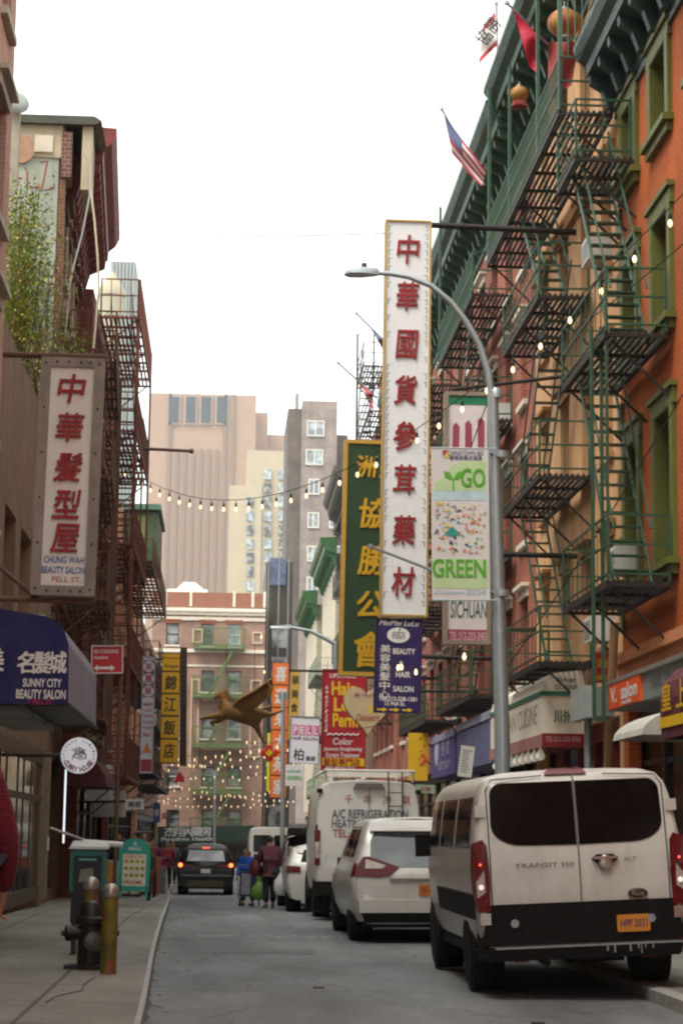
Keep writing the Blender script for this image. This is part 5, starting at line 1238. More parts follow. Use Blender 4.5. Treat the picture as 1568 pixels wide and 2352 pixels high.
for dd, sft in ((-.2, 0), (.25, 6)):
    mb = MB(); mb.prism([V(hp(x + sft, y - sft, dd + (.5 if dd > 0 else -.5) * max(0, (x - 545) / 75))) for x, y in ((534, 1622), (545, 1610), (585, 1588), (616, 1566), (621, 1580), (615, 1603), (590, 1626), (562, 1636), (545, 1632))], (0, .06, 0)); mb.build('wing', DG2, T)
    mb = MB(); mb.pipe([V(hp(x + sft, y - sft, dd - .02 + (.5 if dd > 0 else -.5) * max(0, (x - 545) / 75))) for x, y in ((534, 1622), (545, 1610), (585, 1588), (616, 1566), (621, 1580), (615, 1603))], .035, 6); mb.build('wing_edge', HG, T)
mb = MB()
for a in ((520, 1620), (585, 1632)): mb.pipe([V(hp(*a)), V(hp(a[0], 1480))], .008, 4)
mb.build('suspension_wire', SOCK, T)
# red paper ornaments
c = at(618, 1730, 66); T = thing('paper_ornament', 'red star shaped paper ornament with a yellow centre before the orange sign', 'ornament', c)
mb = MB()
for k in range(4): a = R(90 * k); mb.lathe(c + V((.17 * math.cos(a), 0, .17 * math.sin(a))), [(.09, -.03), (.12, 0), (.09, .03)], 14, (0, 1, 0))
mb.build('petal', M('ornament_red', '#c8231c', .5), T, 40); F = Fr(c + V((0, -.05, 0)), (1, 0, 0), (0, -1, 0)); mb = MB(); mb.prism([F.p(p, q) for p, q in ((0, -.13), (.13, 0), (0, .13), (-.13, 0))], F.n * .02); mb.build('centre', YEL, T)
c = at(411, 1785, 66); mb = MB(); mb.prism([at(397, 1797, 66), at(424, 1797, 66), at(422, 1785, 66), at(412, 1771, 66)], (0, .12, 0)); solo(mb, 'paper_pennant', M('pennant_red', '#c81e28', .5), 'small red triangular pennant under the yellow sign', 'pennant')

# ================================================================ PLANTS ON THE LOW ROOF AND A DISH
def leaf_plant(lab, roots, tips, nleaf, cols, size, spread):
    T = thing('shrub', lab, 'plant', roots[0]); mb = MB(); br = []
    for t in tips:
        r = V(random.choice(roots)); t = V(t); m = r.lerp(t, .5) + V((random.uniform(-.2, .2), random.uniform(-.2, .2), .15)); pts = [r, r.lerp(m, .6), m, m.lerp(t, .6), t]
        mb.pipe(pts, [.03, .024, .018, .012, .006], 5); br.append(pts)
    mb.build('stem', M('stem_brown', '#5b4632', .8), T)
    for col, share in cols:
        m2 = MB()
        for _ in range(int(nleaf * share)):
            b = random.choice(br); k = random.uniform(1.4, 4); i = min(3, int(k)); p = b[i].lerp(b[i + 1], k - i) + V([random.gauss(0, spread) for _ in range(3)])
            a = V([random.uniform(-1, 1) for _ in range(3)]).normalized(); u = a.cross(V((0, .3, 1))).normalized(); s = size * random.uniform(.5, 1.3)
            m2.poly([p, p + a * s * .5 + u * s * .28, p + a * s, p + a * s * .5 - u * s * .28])
        m2.build('foliage', M('leaf' + col, col, .6, .3, 3), T, fix=False)
tp = lambda pts, Y: [at(x + random.uniform(-8, 8), y + random.uniform(-8, 8), Y + random.uniform(-.7, .7)) for x, y in pts]
leaf_plant('bushy green shrub with yellow flower heads beside the pink brick wall', [(-4.15, 38.2, 9.2), (-4.4, 37.8, 9.2)], tp([(40, 440), (55, 430), (75, 445), (90, 420), (60, 480), (35, 500), (80, 500), (30, 560), (55, 560), (85, 540), (40, 620), (70, 600), (100, 520), (30, 680), (50, 700), (25, 520), (45, 530)], 38.4), 8000, (('#66823a', .45), ('#8aa34a', .3), ('#bfa838', .25)), .075, .2)
leaf_plant('pale feathery creeper hanging over the roof edge of the low building', [(-3.8, 38.6, 9.2), (-3.6, 37.5, 9.2)], tp([(120, 590), (140, 560), (100, 650), (80, 690), (150, 640), (60, 720), (165, 640), (90, 740), (120, 760), (40, 740), (150, 790), (60, 780), (30, 800), (90, 800)], 38.3), 2600, (('#93a562', .55), ('#a08f48', .25), ('#9a6a30', .2)), .07, .2)
leaf_plant('dark ivy trailing down the brown wall behind the framed red lettered sign', [(-3.45, 36.5, 9.1), (-3.45, 37.5, 9.1)], tp([(75, 860), (90, 900), (100, 940), (85, 980), (105, 880), (95, 1000), (110, 840), (60, 830)], 38.3), 700, (('#55652c', .6), ('#7a5c28', .4)), .08, .09)
leaf_plant('light green tuft growing at the corner pier above the hanging sign', [(-3.2, 38.6, 9.0)], tp([(140, 800), (165, 780), (185, 770), (200, 765), (150, 770), (175, 800)], 38.5), 500, (('#8a9c34', .7), ('#6f8a30', .3)), .07, .07)
c = at(34, 232, 38.6); T = thing('satellite_dish', 'grey satellite dish on a pale mast behind the pink brick wall', 'satellite dish', c)
mb = MB(); mb.lathe(c, [(.3, 0), (.26, .05), (.16, .09), (.0, .11)], 24, (.35, -.85, .35)); mb.build('dish', M('dish_grey', '#9aa09c', .6), T, 40)
mb = MB(); mb.box(c[0] - .1, c[0] + .1, 38.7, 38.9, 9.2, c[2] + .1); mb.build('mast', LIMEST, T)
# ================================================================ VEHICLES
def paint(name, col, rough=.3, dirt=.25):
    m, n, l, b = newmat(name); v = coords(n, l); col = lin(col)
    c = mixc(n, l, ramp(n, l, noise(n, l, coords(n, l, (1, 1, .5)), 2.2, 6, .65), [(.42, (0, 0, 0)), (.75, (dirt,) * 3)]), col, (.16, .13, .10))
    sp = n.new('ShaderNodeSeparateXYZ'); l.new(v, sp.inputs[0])
    c = mixc(n, l, ramp(n, l, sp.outputs['Z'], [(.35, (dirt * 1.4,) * 3), (1.0, (0, 0, 0))]), c, (.14, .12, .09))   # road dirt on the lower panels
    l.new(c, b.inputs['Base Color']); b.inputs['Roughness'].default_value = rough; b.inputs['Coat Weight'].default_value = .35; b.inputs['Coat Roughness'].default_value = .12
    return m
VGL = glass('vehicle_glass', (.004, .0035, .003), .05, spec=.13); TYRE = M('tyre_rubber', '#0e0d0d', .85, .2, 12, spec=.2); RIM = M('wheel_rim', '#77746e', .4, .15, 9, metal=.7)
BUMP = M('bumper_plastic', '#0d0b0a', .65, .2, 8, spec=.2); LRED = M('tail_lamp_red', '#5a0609', .3, .2, 9, spec=.25); LCLR = M('tail_lamp_clear', '#a89a90', .2, .2, 12, coat=.5)
LIT = glow('brake_glow', (1, .1, .05), .9, (.5, .02, .02)); LITW = glow('reverse_glow', (1, .95, .9), .25, (.6, .58, .55)); PLATE = M('plate_amber', '#c07a22', .45, .1, 6); CHR = M('chrome', '#b8b4ae', .2, .1, 9, metal=.9)
def smooth(a, b, x): t = max(0, min(1, (x - a) / (b - a))); return t * t * (3 - 2 * t)
class Body:
    """half profile (x, z) from sill to roof centre, swept along y; the tail face leans by tail(z)"""
    def __init__(s, prof, stations, tail, fade=1.2):
        s.prof, s.st, s.tail, s.fade = prof, stations, tail, fade
    def chain(s, y):
        st = s.st
        for a, b in zip(st, st[1:]):
            if y <= b[0] or b is st[-1]:
                t = max(0, min(1, (y - a[0]) / (b[0] - a[0]))); kx, kz, zb = [a[i] + (b[i] - a[i]) * t for i in (1, 2, 3)]
                break
        out = []
        for x, z in s.prof:
            z2 = z if z < zb else zb + (z - zb) * kz
            out.append((x * kx, z2, z))
        return out
    def pt(s, y, i, side, off=0):
        c = s.chain(y); k = min(int(i), len(c) - 2); t = i - k
        x, z, zo = [c[k][q] + (c[k + 1][q] - c[k][q]) * t for q in range(3)]
        return V(((x + off) * side, y + s.tail(zo) * max(0, 1 - y / s.fade), z))
    def mesh(s):
        mb = MB(); n = len(s.prof); rows = []
        for y, *_ in s.st:
            L = [s.pt(y, i, -1) for i in range(n)]; Rr = [s.pt(y, i, 1) for i in range(n - 1)][::-1]
            rows.append(mb.pt(L + Rr))
        m = 2 * n - 1
        for a, b in zip(rows, rows[1:]):
            for j in range(m): mb.f.append([a + j, a + (j + 1) % m, b + (j + 1) % m, b + j])
        for r in (rows[0], rows[-1]):
            for j in range(n - 1): mb.f.append([r + j, r + j + 1, r + m - 2 - j, r + m - 1 - j] if j < n - 2 else [r + j, r + j + 1, r + m - 2 - j])
        # caps close between left and right halves row by row
        return mb
    def side(s, side, y0, y1, i0, i1, off=.006, n=8, slant=0):
        mb = MB(); 
        for a in range(n):
            for b in range(4):
                f = lambda p, q: s.pt(y0 + (y1 - y0) * p / n + slant * (q / 4), i0 + (i1 - i0) * q / 4, side, off)
                mb.poly([f(a, b), f(a + 1, b), f(a + 1, b + 1), f(a, b + 1)])
        return mb
    def rear(s, pts, off=.008, thick=.02):
        c = V((sum(p[0] for p in pts) / len(pts), 0, sum(p[1] for p in pts) / len(pts))); mb = MB()
        f = lambda x, z, o: V((x, s.tail(z) - o, z))
        P_ = [f(x, z, off) for x, z in pts]; B_ = [f(x, z, off - thick) for x, z in pts]; C_ = f(c[0], c[2], off)
        for k in range(len(pts)):
            j = (k + 1) % len(pts); mb.poly([C_, P_[k], P_[j]]); mb.poly([P_[k], B_[k], B_[j], P_[j]])
        return mb
def rrect(x0, x1, z0, z1, r, n=5):
    out = []
    for cx, cz, a0 in ((x1 - r, z1 - r, 0), (x0 + r, z1 - r, 90), (x0 + r, z0 + r, 180), (x1 - r, z0 + r, 270)):
        for k in range(n + 1): a = R(a0 + 90 * k / n); out.append((cx + r * math.cos(a), cz + r * math.sin(a)))
    return out
def wheel(T, x, y, r, side, w=.22):
    mb = MB(); mb.lathe((x - side * w, y, r), [(r * .62, 0), (r * .95, .0), (r, .03), (r, w - .03), (r * .95, w), (r * .62, w)], 28, (side, 0, 0)); o = mb.build('wheel', TYRE, T, 35)
    mb = MB(); mb.lathe((x - side * w, y, r), [(r * .62, .02), (r * .62, w - .01), (r * .5, w - .04), (r * .2, w - .03), (.0, w - .02)], 20, (side, 0, 0)); mb.build('rim', RIM, o, 35)
    mb = MB(); mb.lathe((x - side * (w + .1), y, r + .02), [(r * 1.16, 0), (r * 1.16, w + .085)], 28, (side, 0, 0)); mb.build('wheel_arch', BLACK, T)
def rtext(T, B, items, mat, name='lettering', bold=.01, off=.012):
    mb = MB()
    for (t, x, z, w, h) in items:
        vs, fs = glyphs(t, bold); mb.add([V((x + a * w, B.tail(z + b * h) - off, z + b * h)) for a, b, c in vs], fs)
    return mb.build(name, mat, T, fix=False)
def finish(T, loc, yaw=0, roll=0, pitch=0):
    T.location = loc; T.rotation_euler = (R(pitch), R(roll), R(yaw))

# ---- the passenger van
WV = paint('van_white', '#c4c0b7', .3, .4)
T = thing('parked_van', 'dirty white passenger van parked with two wheels up on the kerb, rear doors towards us', 'van', local=True)
vp = [(.80, .40), (.95, .44), (.995, .58), (1.015, .85), (1.03, 1.12), (1.02, 1.34), (.985, 1.6), (.945, 1.83), (.905, 1.95), (.83, 2.04), (.68, 2.085), (.35, 2.10), (0, 2.105)]
tail = lambda z: .03 * smooth(.5, .8, .8 - z + .5) * 0 + .13 * max(0, (z - 1.25)) / .85 + .10 * smooth(2.0, 2.105, z)
B = Body(vp, [(0, .955, .985, .3), (.03, .985, .995, .3), (.09, 1, 1, .3), (.5, 1, 1, .3), (2, 1, 1, .3), (3.6, 1, 1, .3), (4.2, .99, .98, 1.1), (4.55, .97, .66, 1.1), (5.0, .93, .2, 1.1), (5.5, .86, .08, 1.0)], tail)
B.mesh().build('body', WV, T, 32)
wl_ = rrect(-.80, -.022, 1.40, 1.965, .17); wr_ = rrect(.022, .80, 1.40, 1.965, .17)
sq = lambda pts, xin: [((xin if abs(x - xin) < .19 and (abs(x - xin) < .172) else x), z) for x, z in pts]
def halfwin(s): 
    out = []
    for k in range(7): a = R(90 * k / 6); out.append((.83 - .12 + .12 * math.sin(a), 1.985 - .12 + .12 * math.cos(a)))
    out.append((.835, 1.62))
    for k in range(7): a = R(90 * k / 6); out.append((.835 - .3 + .3 * math.cos(a), 1.38 + .2 - .2 * math.sin(a)))
    out += [(.012, 1.37), (.012, 1.675), (.012, 1.985)]
    return [(s * x, z) for x, z in out]
for s_ in (-1, 1):
    B.rear(halfwin(s_), .006).build('rear_window', VGL, T)
    # door line, hinge, lamps
    mb = MB(); mb.pipe([V((s_ * .862, B.tail(z) - .006 + .0, z)) for z in (.76, 1.2, 1.6, 1.93)] + [V((s_ * (.8), B.tail(2.02) - .004, 2.02)), V((s_ * .3, B.tail(2.045) - .004, 2.045))], .006, 5); mb.build('door_gap', BLACK, T)
    for z in (1.72, .70):
        mb = MB(); mb.box(s_ * .935 - .05, s_ * .935 + .05, B.tail(z) - .03, B.tail(z) + .05, z - .055, z + .055); mb.build('hinge', WV if z > 1 else CHR, T)
    lp = [(s_ * x, z) for x, z in ((.885, .77), (1.0, .77), (1.03, .95), (1.035, 1.2), (1.02, 1.42), (.93, 1.45), (.89, 1.39), (.875, 1.1))]
    lamp = B.rear(lp, .03, .09).build('tail_lamp', LRED, T)
    mb = B.side(s_, .0, .17, 2.85, 5.25, .008, 3); mb.build('lamp_side', LRED, lamp)
    B.rear([(s_ * .925, .95), (s_ * 1.005, .90), (s_ * 1.01, 1.05), (s_ * .93, 1.16)], .034, .01).build('clear_lens', LCLR, lamp)
    mb = MB(); mb.lathe((s_ * .965, -.036, 1.0), [(.026, 0), (.022, .01), (.0, .014)], 14, (0, -1, 0)); mb.build('reverse_bulb', LITW, lamp)
    mb = MB(); mb.lathe((s_ * .965, -.034, 1.215), [(.013, 0), (.01, .01), (.0, .012)], 14, (0, -1, 0)); mb.build('brake_bulb', LIT, lamp)
    mb = MB(); mb.box(s_ * .62 - .05, s_ * .62 + .05, -.005, .03, .60, .64); mb.lathe((s_ * .66, -.012, .65), [(.03, 0), (.04, -.03)], 12, (0, 1, 0)); mb.build('sensor', METAL, T)
    mb = MB(); mb.box(s_ * .62 - .07, s_ * .62 + .07, -.075, -.06, .29, .33); mb.build('reflector', LRED, T)
mb = MB(); mb.pipe([V((0, B.tail(z) - .006, z)) for z in (.74, 1.25, 1.6, 2.0, 2.05)], .008, 5); mb.build('door_gap', M('gap_grey', '#6d675e', .6), T)
mb = MB(); mb.hexa([(-.98, -.02, .44), (.98, -.02, .44), (1.0, .2, .44), (-1.0, .2, .44), (-.905, -.018, .83), (.905, -.018, .83), (1.0, .2, .83), (-1.0, .2, .83)]); mb.build('lower_panel', BUMP, T)
mb = MB(); mb.hexa([(-.9, -.09, .30), (.9, -.09, .30), (1.0, .25, .30), (-1.0, .25, .30), (-.96, -.1, .42), (.96, -.1, .42), (1.03, .25, .42), (-1.03, .25, .42)]); bp_ = mb.build('bumper', BUMP, T)
mb = MB(); mb.box(-.86, .94, -.105, -.06, .415, .43); mb.build('step_edge', METAL, bp_)
mb = MB()
for x in (.2, .27, .42, .5, .53, .57, .64): mb.box(x, x + random.uniform(.006, .016), -.107, -.098, .43 - random.uniform(.05, .13), .413)
mb.build('scrape', M('scrape_grey', '#8f8c86', .6), bp_)
pl = B.rear(rrect(.325, .645, .53, .69, .02), .04, .03).build('number_plate', PLATE, T); rtext(pl, B, [('HPP 2031', .485, .61, .26, .075)], M('plate_ink', '#3d2a52', .5), 'plate_lettering', off=.046)
hd = B.rear([(.12, 1.23), (.17, 1.27), (.33, 1.27), (.38, 1.23), (.33, 1.185), (.17, 1.185)], .012, .02).build('door_handle', BUMP, T)
mb = MB(); mb.lathe((.25, -.03, 1.19), [(.075, 0), (.05, -.012), (0, -.014)], 16, (0, 1, 0)); mb.box(.13, .37, -.045, -.02, 1.225, 1.25); mb.build('handle_cup', CHR, hd)
BG = M('badge_grey', '#726a60', .4, metal=.4)
for q in (('TRANSIT', -.42, 1.19, .42, .042), ('350', -.12, 1.19, .13, .042), ('XLT', .49, 1.215, .13, .036)): rtext(T, B, [q], BG, 'badge')
mb = MB(); mb.pipe2(V((.545, .0, .885)), V((0, -1, 0)), [(.001, .03), (.04, .028), (.05, .02), (.05, 0)], 24)
mb.v = [V((.545 + (v[0] - .545) * 1.9, v[1], v[2])) for v in mb.v]; em = mb.build('emblem', M('emblem_dark', '#3a3632', .3, metal=.5), T, 40)
mb = MB(); mb.pipe([V((.545 + .097 * math.cos(a * .3142), -.022, .885 + .05 * math.sin(a * .3142))) for a in range(21)], .005, 5); mb.build('emblem_rim', CHR, em)
rtext(em, B, [('Ford', .545, .885, .11, .045)], CHR, 'emblem_script', off=.034)
mb = MB(); mb.hexa([(-.27, tail(2.07) - .03, 2.055), (.15, tail(2.07) - .03, 2.055), (.13, tail(2.07) + .1, 2.09), (-.25, tail(2.07) + .1, 2.09), (-.24, tail(2.07) + .0, 2.095), (.12, tail(2.07) + .0, 2.095), (.11, tail(2.07) + .1, 2.115), (-.23, tail(2.07) + .1, 2.115)]); mb.build('high_brake_lamp', M('dull_red_lens', '#6e2430', .3, coat=.3), T)
for s_ in (-1, 1):
    for (y0, y1) in ((.35, 1.55), (1.75, 2.95), (3.15, 4.05)): B.side(s_, y0, y1, 5.15, 7.3, .006).build('side_window', VGL, T)
    B.side(s_, .12, 3.4, 2.4, 3.3, .01).build('rub_strip', BUMP, T)
    for z in (1.62, 1.1): B.side(s_, .1, .3, 4.0, 4.3, .012, 2)
    wheel(T, s_ * 1.0, 1.05, .36, s_); wheel(T, s_ * 1.0, 4.35, .36, s_)
    mb = MB(); mb.box(s_ * 1.0, s_ * 1.18 if s_ > 0 else s_ * 1.18, 4.1, 4.2, 1.25, 1.5) if s_ > 0 else mb.box(-1.18, -1.0, 4.1, 4.2, 1.25, 1.5); mb.build('wing_mirror', BUMP, T)
mb = MB(); mb.box(-.92, .92, .3, 5.0, .3, .42); mb.pipe([(-.85, 1.05, .36), (.85, 1.05, .36)], .06, 8); mb.pipe([(-.35, .1, .27), (-.35, 1.5, .3)], .04, 8); mb.box(-.05, .5, .6, 1.3, .22, .4); mb.build('underbody', BLACK, T)  # wide flat plate added to deepen the shade beneath the van
finish(T, (3.50, 19.4, .10), 0, -3.0)
# ---- cars and small vans by parameters
def car(label, col, loc, kind, yaw=0, cat='car', plate=True, lit=False, roof=1.73, W=.97, name='parked_car', gl=None, open_tail=False):
    pm = col if not isinstance(col, str) else paint('paint' + col + label[:5], col)
    T = thing(name, label, cat, local=True)
    if kind == 'box':
        pf = [(.82, .42), (.96, .46), (1.0, .7), (1.02, 1.1), (1.015, 1.5), (.99, 2.0), (.95, roof - .18), (.9, roof - .06), (.78, roof - .01), (.4, roof + .02), (0, roof + .03)]
        pf = [(x * W, z) for x, z in pf]; tl = lambda z: .05 * max(0, z - 1.2); st = [(0, .96, .99, .3), (.03, .985, 1, .3), (.08, 1, 1, .3), (3, 1, 1, .3), (4.0, 1, 1, .3), (4.5, .98, .75, 1.1), (5.0, .94, .3, 1.1), (5.6, .87, .08, 1)]; LN = 5.6; bl, rl = 4.15, 5.0
    else:
        pf = [(.78, .26), (.9, .30), (.97, .45), (1.0, .68), (1.0, .88), (.965, 1.0), (.9, 1.18), (.83, 1.40), (.76, roof - .16), (.68, roof - .06), (.45, roof - .01), (0, roof + .01)]
        pf = [(x * W, z) for x, z in pf]; tl = lambda z: .10 * smooth(.75, .3, z) * 0 + .03 * smooth(.9, 1.05, z) + .52 * max(0, z - 1.0) + .12 * smooth(roof - .12, roof, z)
        st = [(0, .92, .98, .3), (.04, .965, .995, .3), (.14, .995, 1, .3), (.5, 1, 1, .3), (1.5, 1, 1, .3), (2.6, 1, 1, .3), (3.1, .99, .85, 1.0), (3.7, .97, .16, .98), (4.4, .93, .08, .9), (4.75, .82, .05, .8)]; LN = 4.75; bl, rl = 6.05, 8.2
    B = Body(pf, st, tl); B.mesh().build('body', pm, T, 34)
    return T, B, pm, LN, bl, rl
T, B, pm, LN, bl, rl = car('pearl white minivan parked in front of the white passenger van, angular red tail lamps', '#cbc8c2', None, 'car', roof=1.77, W=.99, name='parked_minivan', cat='minivan')
B.rear([(-.72, 1.10), (-.70, 1.42), (-.64, 1.57), (.64, 1.57), (.70, 1.42), (.72, 1.10), (.5, 1.06), (-.5, 1.06)], .008).build('rear_window', glass('grey_rear_glass', (.10, .115, .12), .1, (.2, .22, .225)), T)
B.rear([(-.70, 1.57), (-.66, 1.69), (.66, 1.69), (.70, 1.57)], .03, .06).build('spoiler', pm, T)
B.rear([(-.66, 1.5), (-.64, 1.56), (.64, 1.56), (.66, 1.5), (0, 1.47)], .012, .01).build('shade_band', BLACK, T)
for s_ in (-1, 1):
    lm = B.rear([(s_ * x, z) for x, z in ((.94, .93), (.93, 1.04), (.82, 1.2), (.74, 1.21), (.3, 1.06), (.44, .94), (.6, .915))], .02, .05).build('tail_lamp', LRED, T)
    B.side(s_, .02, .34, 4.35, 5.6, .008, 4).build('lamp_side', LRED, lm)
    B.rear([(s_ * x, z) for x, z in ((.8, 1.04), (.78, 1.17), (.5, 1.085), (.55, 1.04))], .026, .01).build('clear_lens', LCLR, lm)
    for (y0, y1) in ((.75, 1.35), (1.45, 2.35), (2.45, 3.05)): B.side(s_, y0, y1, bl, rl - (.5 if y0 > 2.4 else 0), .006, 8, slant=.1).build('side_window', VGL, T)
    wheel(T, s_ * .95, .95, .35, s_); wheel(T, s_ * .95, 3.75, .35, s_)
    mb = MB(); mb.hexa([(s_ * .95, 3.0, 1.0), (s_ * 1.14, 3.02, 1.03), (s_ * 1.14, 3.14, 1.03), (s_ * .95, 3.14, 1.0), (s_ * .95, 3.0, 1.17), (s_ * 1.12, 3.02, 1.2), (s_ * 1.12, 3.14, 1.2), (s_ * .95, 3.14, 1.17)]); mb.build('wing_mirror', WHITEP, T)
    mb = MB(); mb.hexa([(s_ * .6, -.05, .56), (s_ * .92, .02, .58), (s_ * .9, .06, .58), (s_ * .6, .0, .56), (s_ * .66, -.05, .7), (s_ * .94, .03, .78), (s_ * .92, .06, .78), (s_ * .66, 0, .7)]); mb.build('fog_pod', M('pearl_recess', '#dad8d4', .3), T)
mb = MB(); mb.hexa([(-.88, -.06, .42), (.88, -.06, .42), (.95, .2, .42), (-.95, .2, .42), (-.9, -.05, .60), (.9, -.05, .60), (.97, .2, .62), (-.97, .2, .62)]); mb.build('bumper', pm, T)
mb = MB(); mb.hexa([(-.8, -.03, .28), (.8, -.03, .28), (.9, .3, .26), (-.9, .3, .26), (-.84, -.05, .415), (.84, -.05, .415), (.95, .3, .415), (-.95, .3, .415)]); mb.build('valance', BUMP, T)
mb = MB(); mb.box(-.45, .45, -.03, -.01, .86, .9); mb.build('chrome_strip', CHR, T)
pl = B.rear(rrect(-.03, .29, .66, .81, .02), .02, .02).build('number_plate', M('plate_orange', '#b9651f', .45, .1), T); rtext(pl, B, [('JKL 4857', .13, .735, .24, .07)], M('plate_ink', '', .5), 'plate_lettering', off=.026)
mb = MB(); mb.pipe2(V((.2, B.tail(1.0) - .01, 1.0)), V((0, -1, 0)), [(.06, 0), (.055, .015), (0, .018)], 20); mb.build('emblem', CHR, T, 40)
rtext(T, B, [('S', .2, 1.0, .05, .06)], BUMP, 'emblem_mark', off=.035)
mb = MB(); mb.box(-.8, .8, .2, 4.4, .2, .32); mb.build('underbody', BLACK, T)
finish(T, (2.86, 29.0, .02), 1.5, -.6)
# ---- air conditioning work van
WV2 = paint('work_van_white', '#cdc9c1', .35, .2)
T, B, pm, LN, bl, rl = car('white high roofed work van with a ladder rack and refrigeration lettering on its doors', WV2, None, 'box', roof=2.5, name='parked_van', cat='van')
mb = MB(); mb.pipe([V((0, B.tail(z) - .004, z)) for z in (.7, 1.4, 2.4)], .008, 5); mb.build('door_gap', M('gap_grey', '', .6), T)
for k, c in enumerate('千年冷氣'): rtext(T, B, [(c, -.38 + .36 * k, 2.17, .16, .17)], DRED, 'red_character', bold=.0)
rtext(T, B, [('A/C REFRIGERATION', .02, 1.9, 1.42, .17), ('HEATING VENT', -.16, 1.72, 1.06, .16)], M('work_ink', '#565a68', .5), bold=.02)
rtext(T, B, [('TEL: 917', -.36, 1.54, .62, .15)], M('tel_red', '#9a4a44', .5), 'phone_number', bold=.02)
for s_ in (-1, 1):
    lm = B.rear([(s_ * x, z) for x, z in ((.90, .95), (1.0, .95), (1.01, 1.6), (.9, 1.6))], .02, .05).build('tail_lamp', LRED, T); B.rear([(s_ * x, z) for x, z in ((.91, 1.08), (.99, 1.08), (1.0, 1.38), (.91, 1.38))], .026, .01).build('clear_lens', LCLR, lm)
    B.side(s_, .0, .12, 3.0, 4.4, .01, 2).build('lamp_side', LRED, lm)
    B.side(s_, 3.2, 4.1, 4.3, 5.6, .006).build('side_window', VGL, T); B.side(s_, .5, 2.6, 4.2, 5.4, .004).build('side_panel', WV2, T)
    wheel(T, s_ * .98, 1.1, .35, s_); wheel(T, s_ * .98, 4.4, .35, s_)
    mb = MB(); mb.box(s_ * .92 - .05, s_ * .92 + .05, B.tail(2.3) - .03, B.tail(2.3) + .05, 2.28, 2.36); mb.build('hinge', BUMP, T)
    mb = MB(); mb.pipe([(s_ * .82, .1, 2.5), (s_ * .82, .1, 2.68)], .025, 6); mb.pipe([(s_ * .82, 0, 2.68), (s_ * .82, 3.8, 2.68)], .03, 8); mb.pipe([(s_ * .82, 3.6, 2.5), (s_ * .82, 3.6, 2.68)], .025, 6); mb.build('rack_rail', M('rack_white', '#c9c5bc', .45), T)
for y in (.0, 1.2, 2.4, 3.6):
    mb = MB(); mb.pipe([(-.85, y, 2.7), (.85, y, 2.7)], .025, 8); mb.build('rack_bar', M('rack_white', '', .45), T)
mb = MB()
for x in (.36, .62): mb.pipe([(x, -.08, 1.75), (x, -.03, 2.3), (x, .1, 2.68)], .014, 6)
for z in (1.8, 2.05, 2.3): mb.pipe([(.36, -.06, z), (.62, -.06, z)], .012, 6)
mb.build('ladder', DARKF, T)
mb = MB(); mb.hexa([(-.3, -.02, 2.38), (.3, -.02, 2.38), (.3, .05, 2.38), (-.3, .05, 2.38), (-.24, .02, 2.47), (.24, .02, 2.47), (.24, .1, 2.47), (-.24, .1, 2.47)]); mb.build('high_brake_lamp', M('lamp_smoke', '#3a2426', .3), T)
mb = MB(); mb.hexa([(-.95, -.1, .4), (.95, -.1, .4), (1.0, .25, .4), (-1.0, .25, .4), (-.97, -.1, .66), (.97, -.1, .66), (1.02, .25, .66), (-1.02, .25, .66)]); mb.build('bumper', BUMP, T)
mb = MB(); mb.box(-.62, -.38, -.03, -.01, .93, 1.1); mb.build('plate_recess', BUMP, T)
mb = MB(); mb.box(-.8, .8, .3, 5, .25, .45); mb.build('underbody', BLACK, T)
finish(T, (2.72, 37.6, .0), 0, 0)
# ---- black car braking in the lane
BK = M('black_paint', '#0d0c0b', .25, .2, 5, spec=.3)
T, B, pm, LN, bl, rl = car('black sport utility car with lit brake lights driving away down the lane', BK, None, 'car', roof=1.68, W=.97, name='black_car')
B.rear([(-.64, 1.12), (-.56, 1.5), (.56, 1.5), (.64, 1.12)], .008).build('rear_window', glass('bright_rear_glass', (.16, .17, .18), .1, (.4, .42, .43)), T)
B.rear([(-.6, 1.52), (-.6, 1.62), (.6, 1.62), (.6, 1.52)], .06, .08).build('spoiler', M('roof_dark', '#2b2a29', .35), T)
mb = MB(); mb.box(-.12, .12, B.tail(1.55) - .08, B.tail(1.55) - .055, 1.53, 1.575); mb.build('high_brake_lamp', LIT, T)
for s_ in (-1, 1):
    lm = B.rear([(s_ * x, z) for x, z in ((.95, .95), (.9, 1.06), (.6, 1.0), (.35, .96), (.35, .92), (.7, .92))], .02, .05).build('tail_lamp', LRED, T)
    mb = MB(); mb.lathe((s_ * .84, -.03, .985), [(.07, 0), (.05, .02), (0, .025)], 14, (0, -1, 0)); mb.build('brake_bulb', glow('brake_glow_bright', (1, .13, .03), 2.2, (.5, .03, .02)), lm)
    for (y0, y1) in ((.8, 1.5), (1.6, 2.6)): B.side(s_, y0, y1, bl, rl, .006, 8, slant=.1).build('side_window', VGL, T)
    wheel(T, s_ * .93, .9, .37, s_); wheel(T, s_ * .93, 3.7, .37, s_)
    mb = MB(); mb.box(s_ * 1.02 - .1, s_ * 1.02 + .1, 2.9, 3.0, 1.05, 1.2); mb.build('wing_mirror', BK, T)
mb = MB(); mb.hexa([(-.85, -.05, .62), (.85, -.05, .62), (.9, .1, .62), (-.9, .1, .62), (-.8, -.03, .68), (.8, -.03, .68), (.9, .1, .68), (-.9, .1, .68)]); mb.build('bumper', M('grey_bumper', '#3a3734', .35), T)
mb = MB(); mb.box(-.16, .16, -.03, -.01, .72, .86); mb.build('number_plate', WHITEP, T)
mb = MB(); mb.box(-.6, .6, -.02, .1, .28, .48); mb.build('diffuser', M('diffuser_olive', '#4a3f24', .5), T)
mb = MB(); mb.box(-.8, .8, .2, 4.4, .2, .32); mb.build('underbody', BLACK, T)
finish(T, (-.52, 68.0, gz(68) + .0), 0, 0)
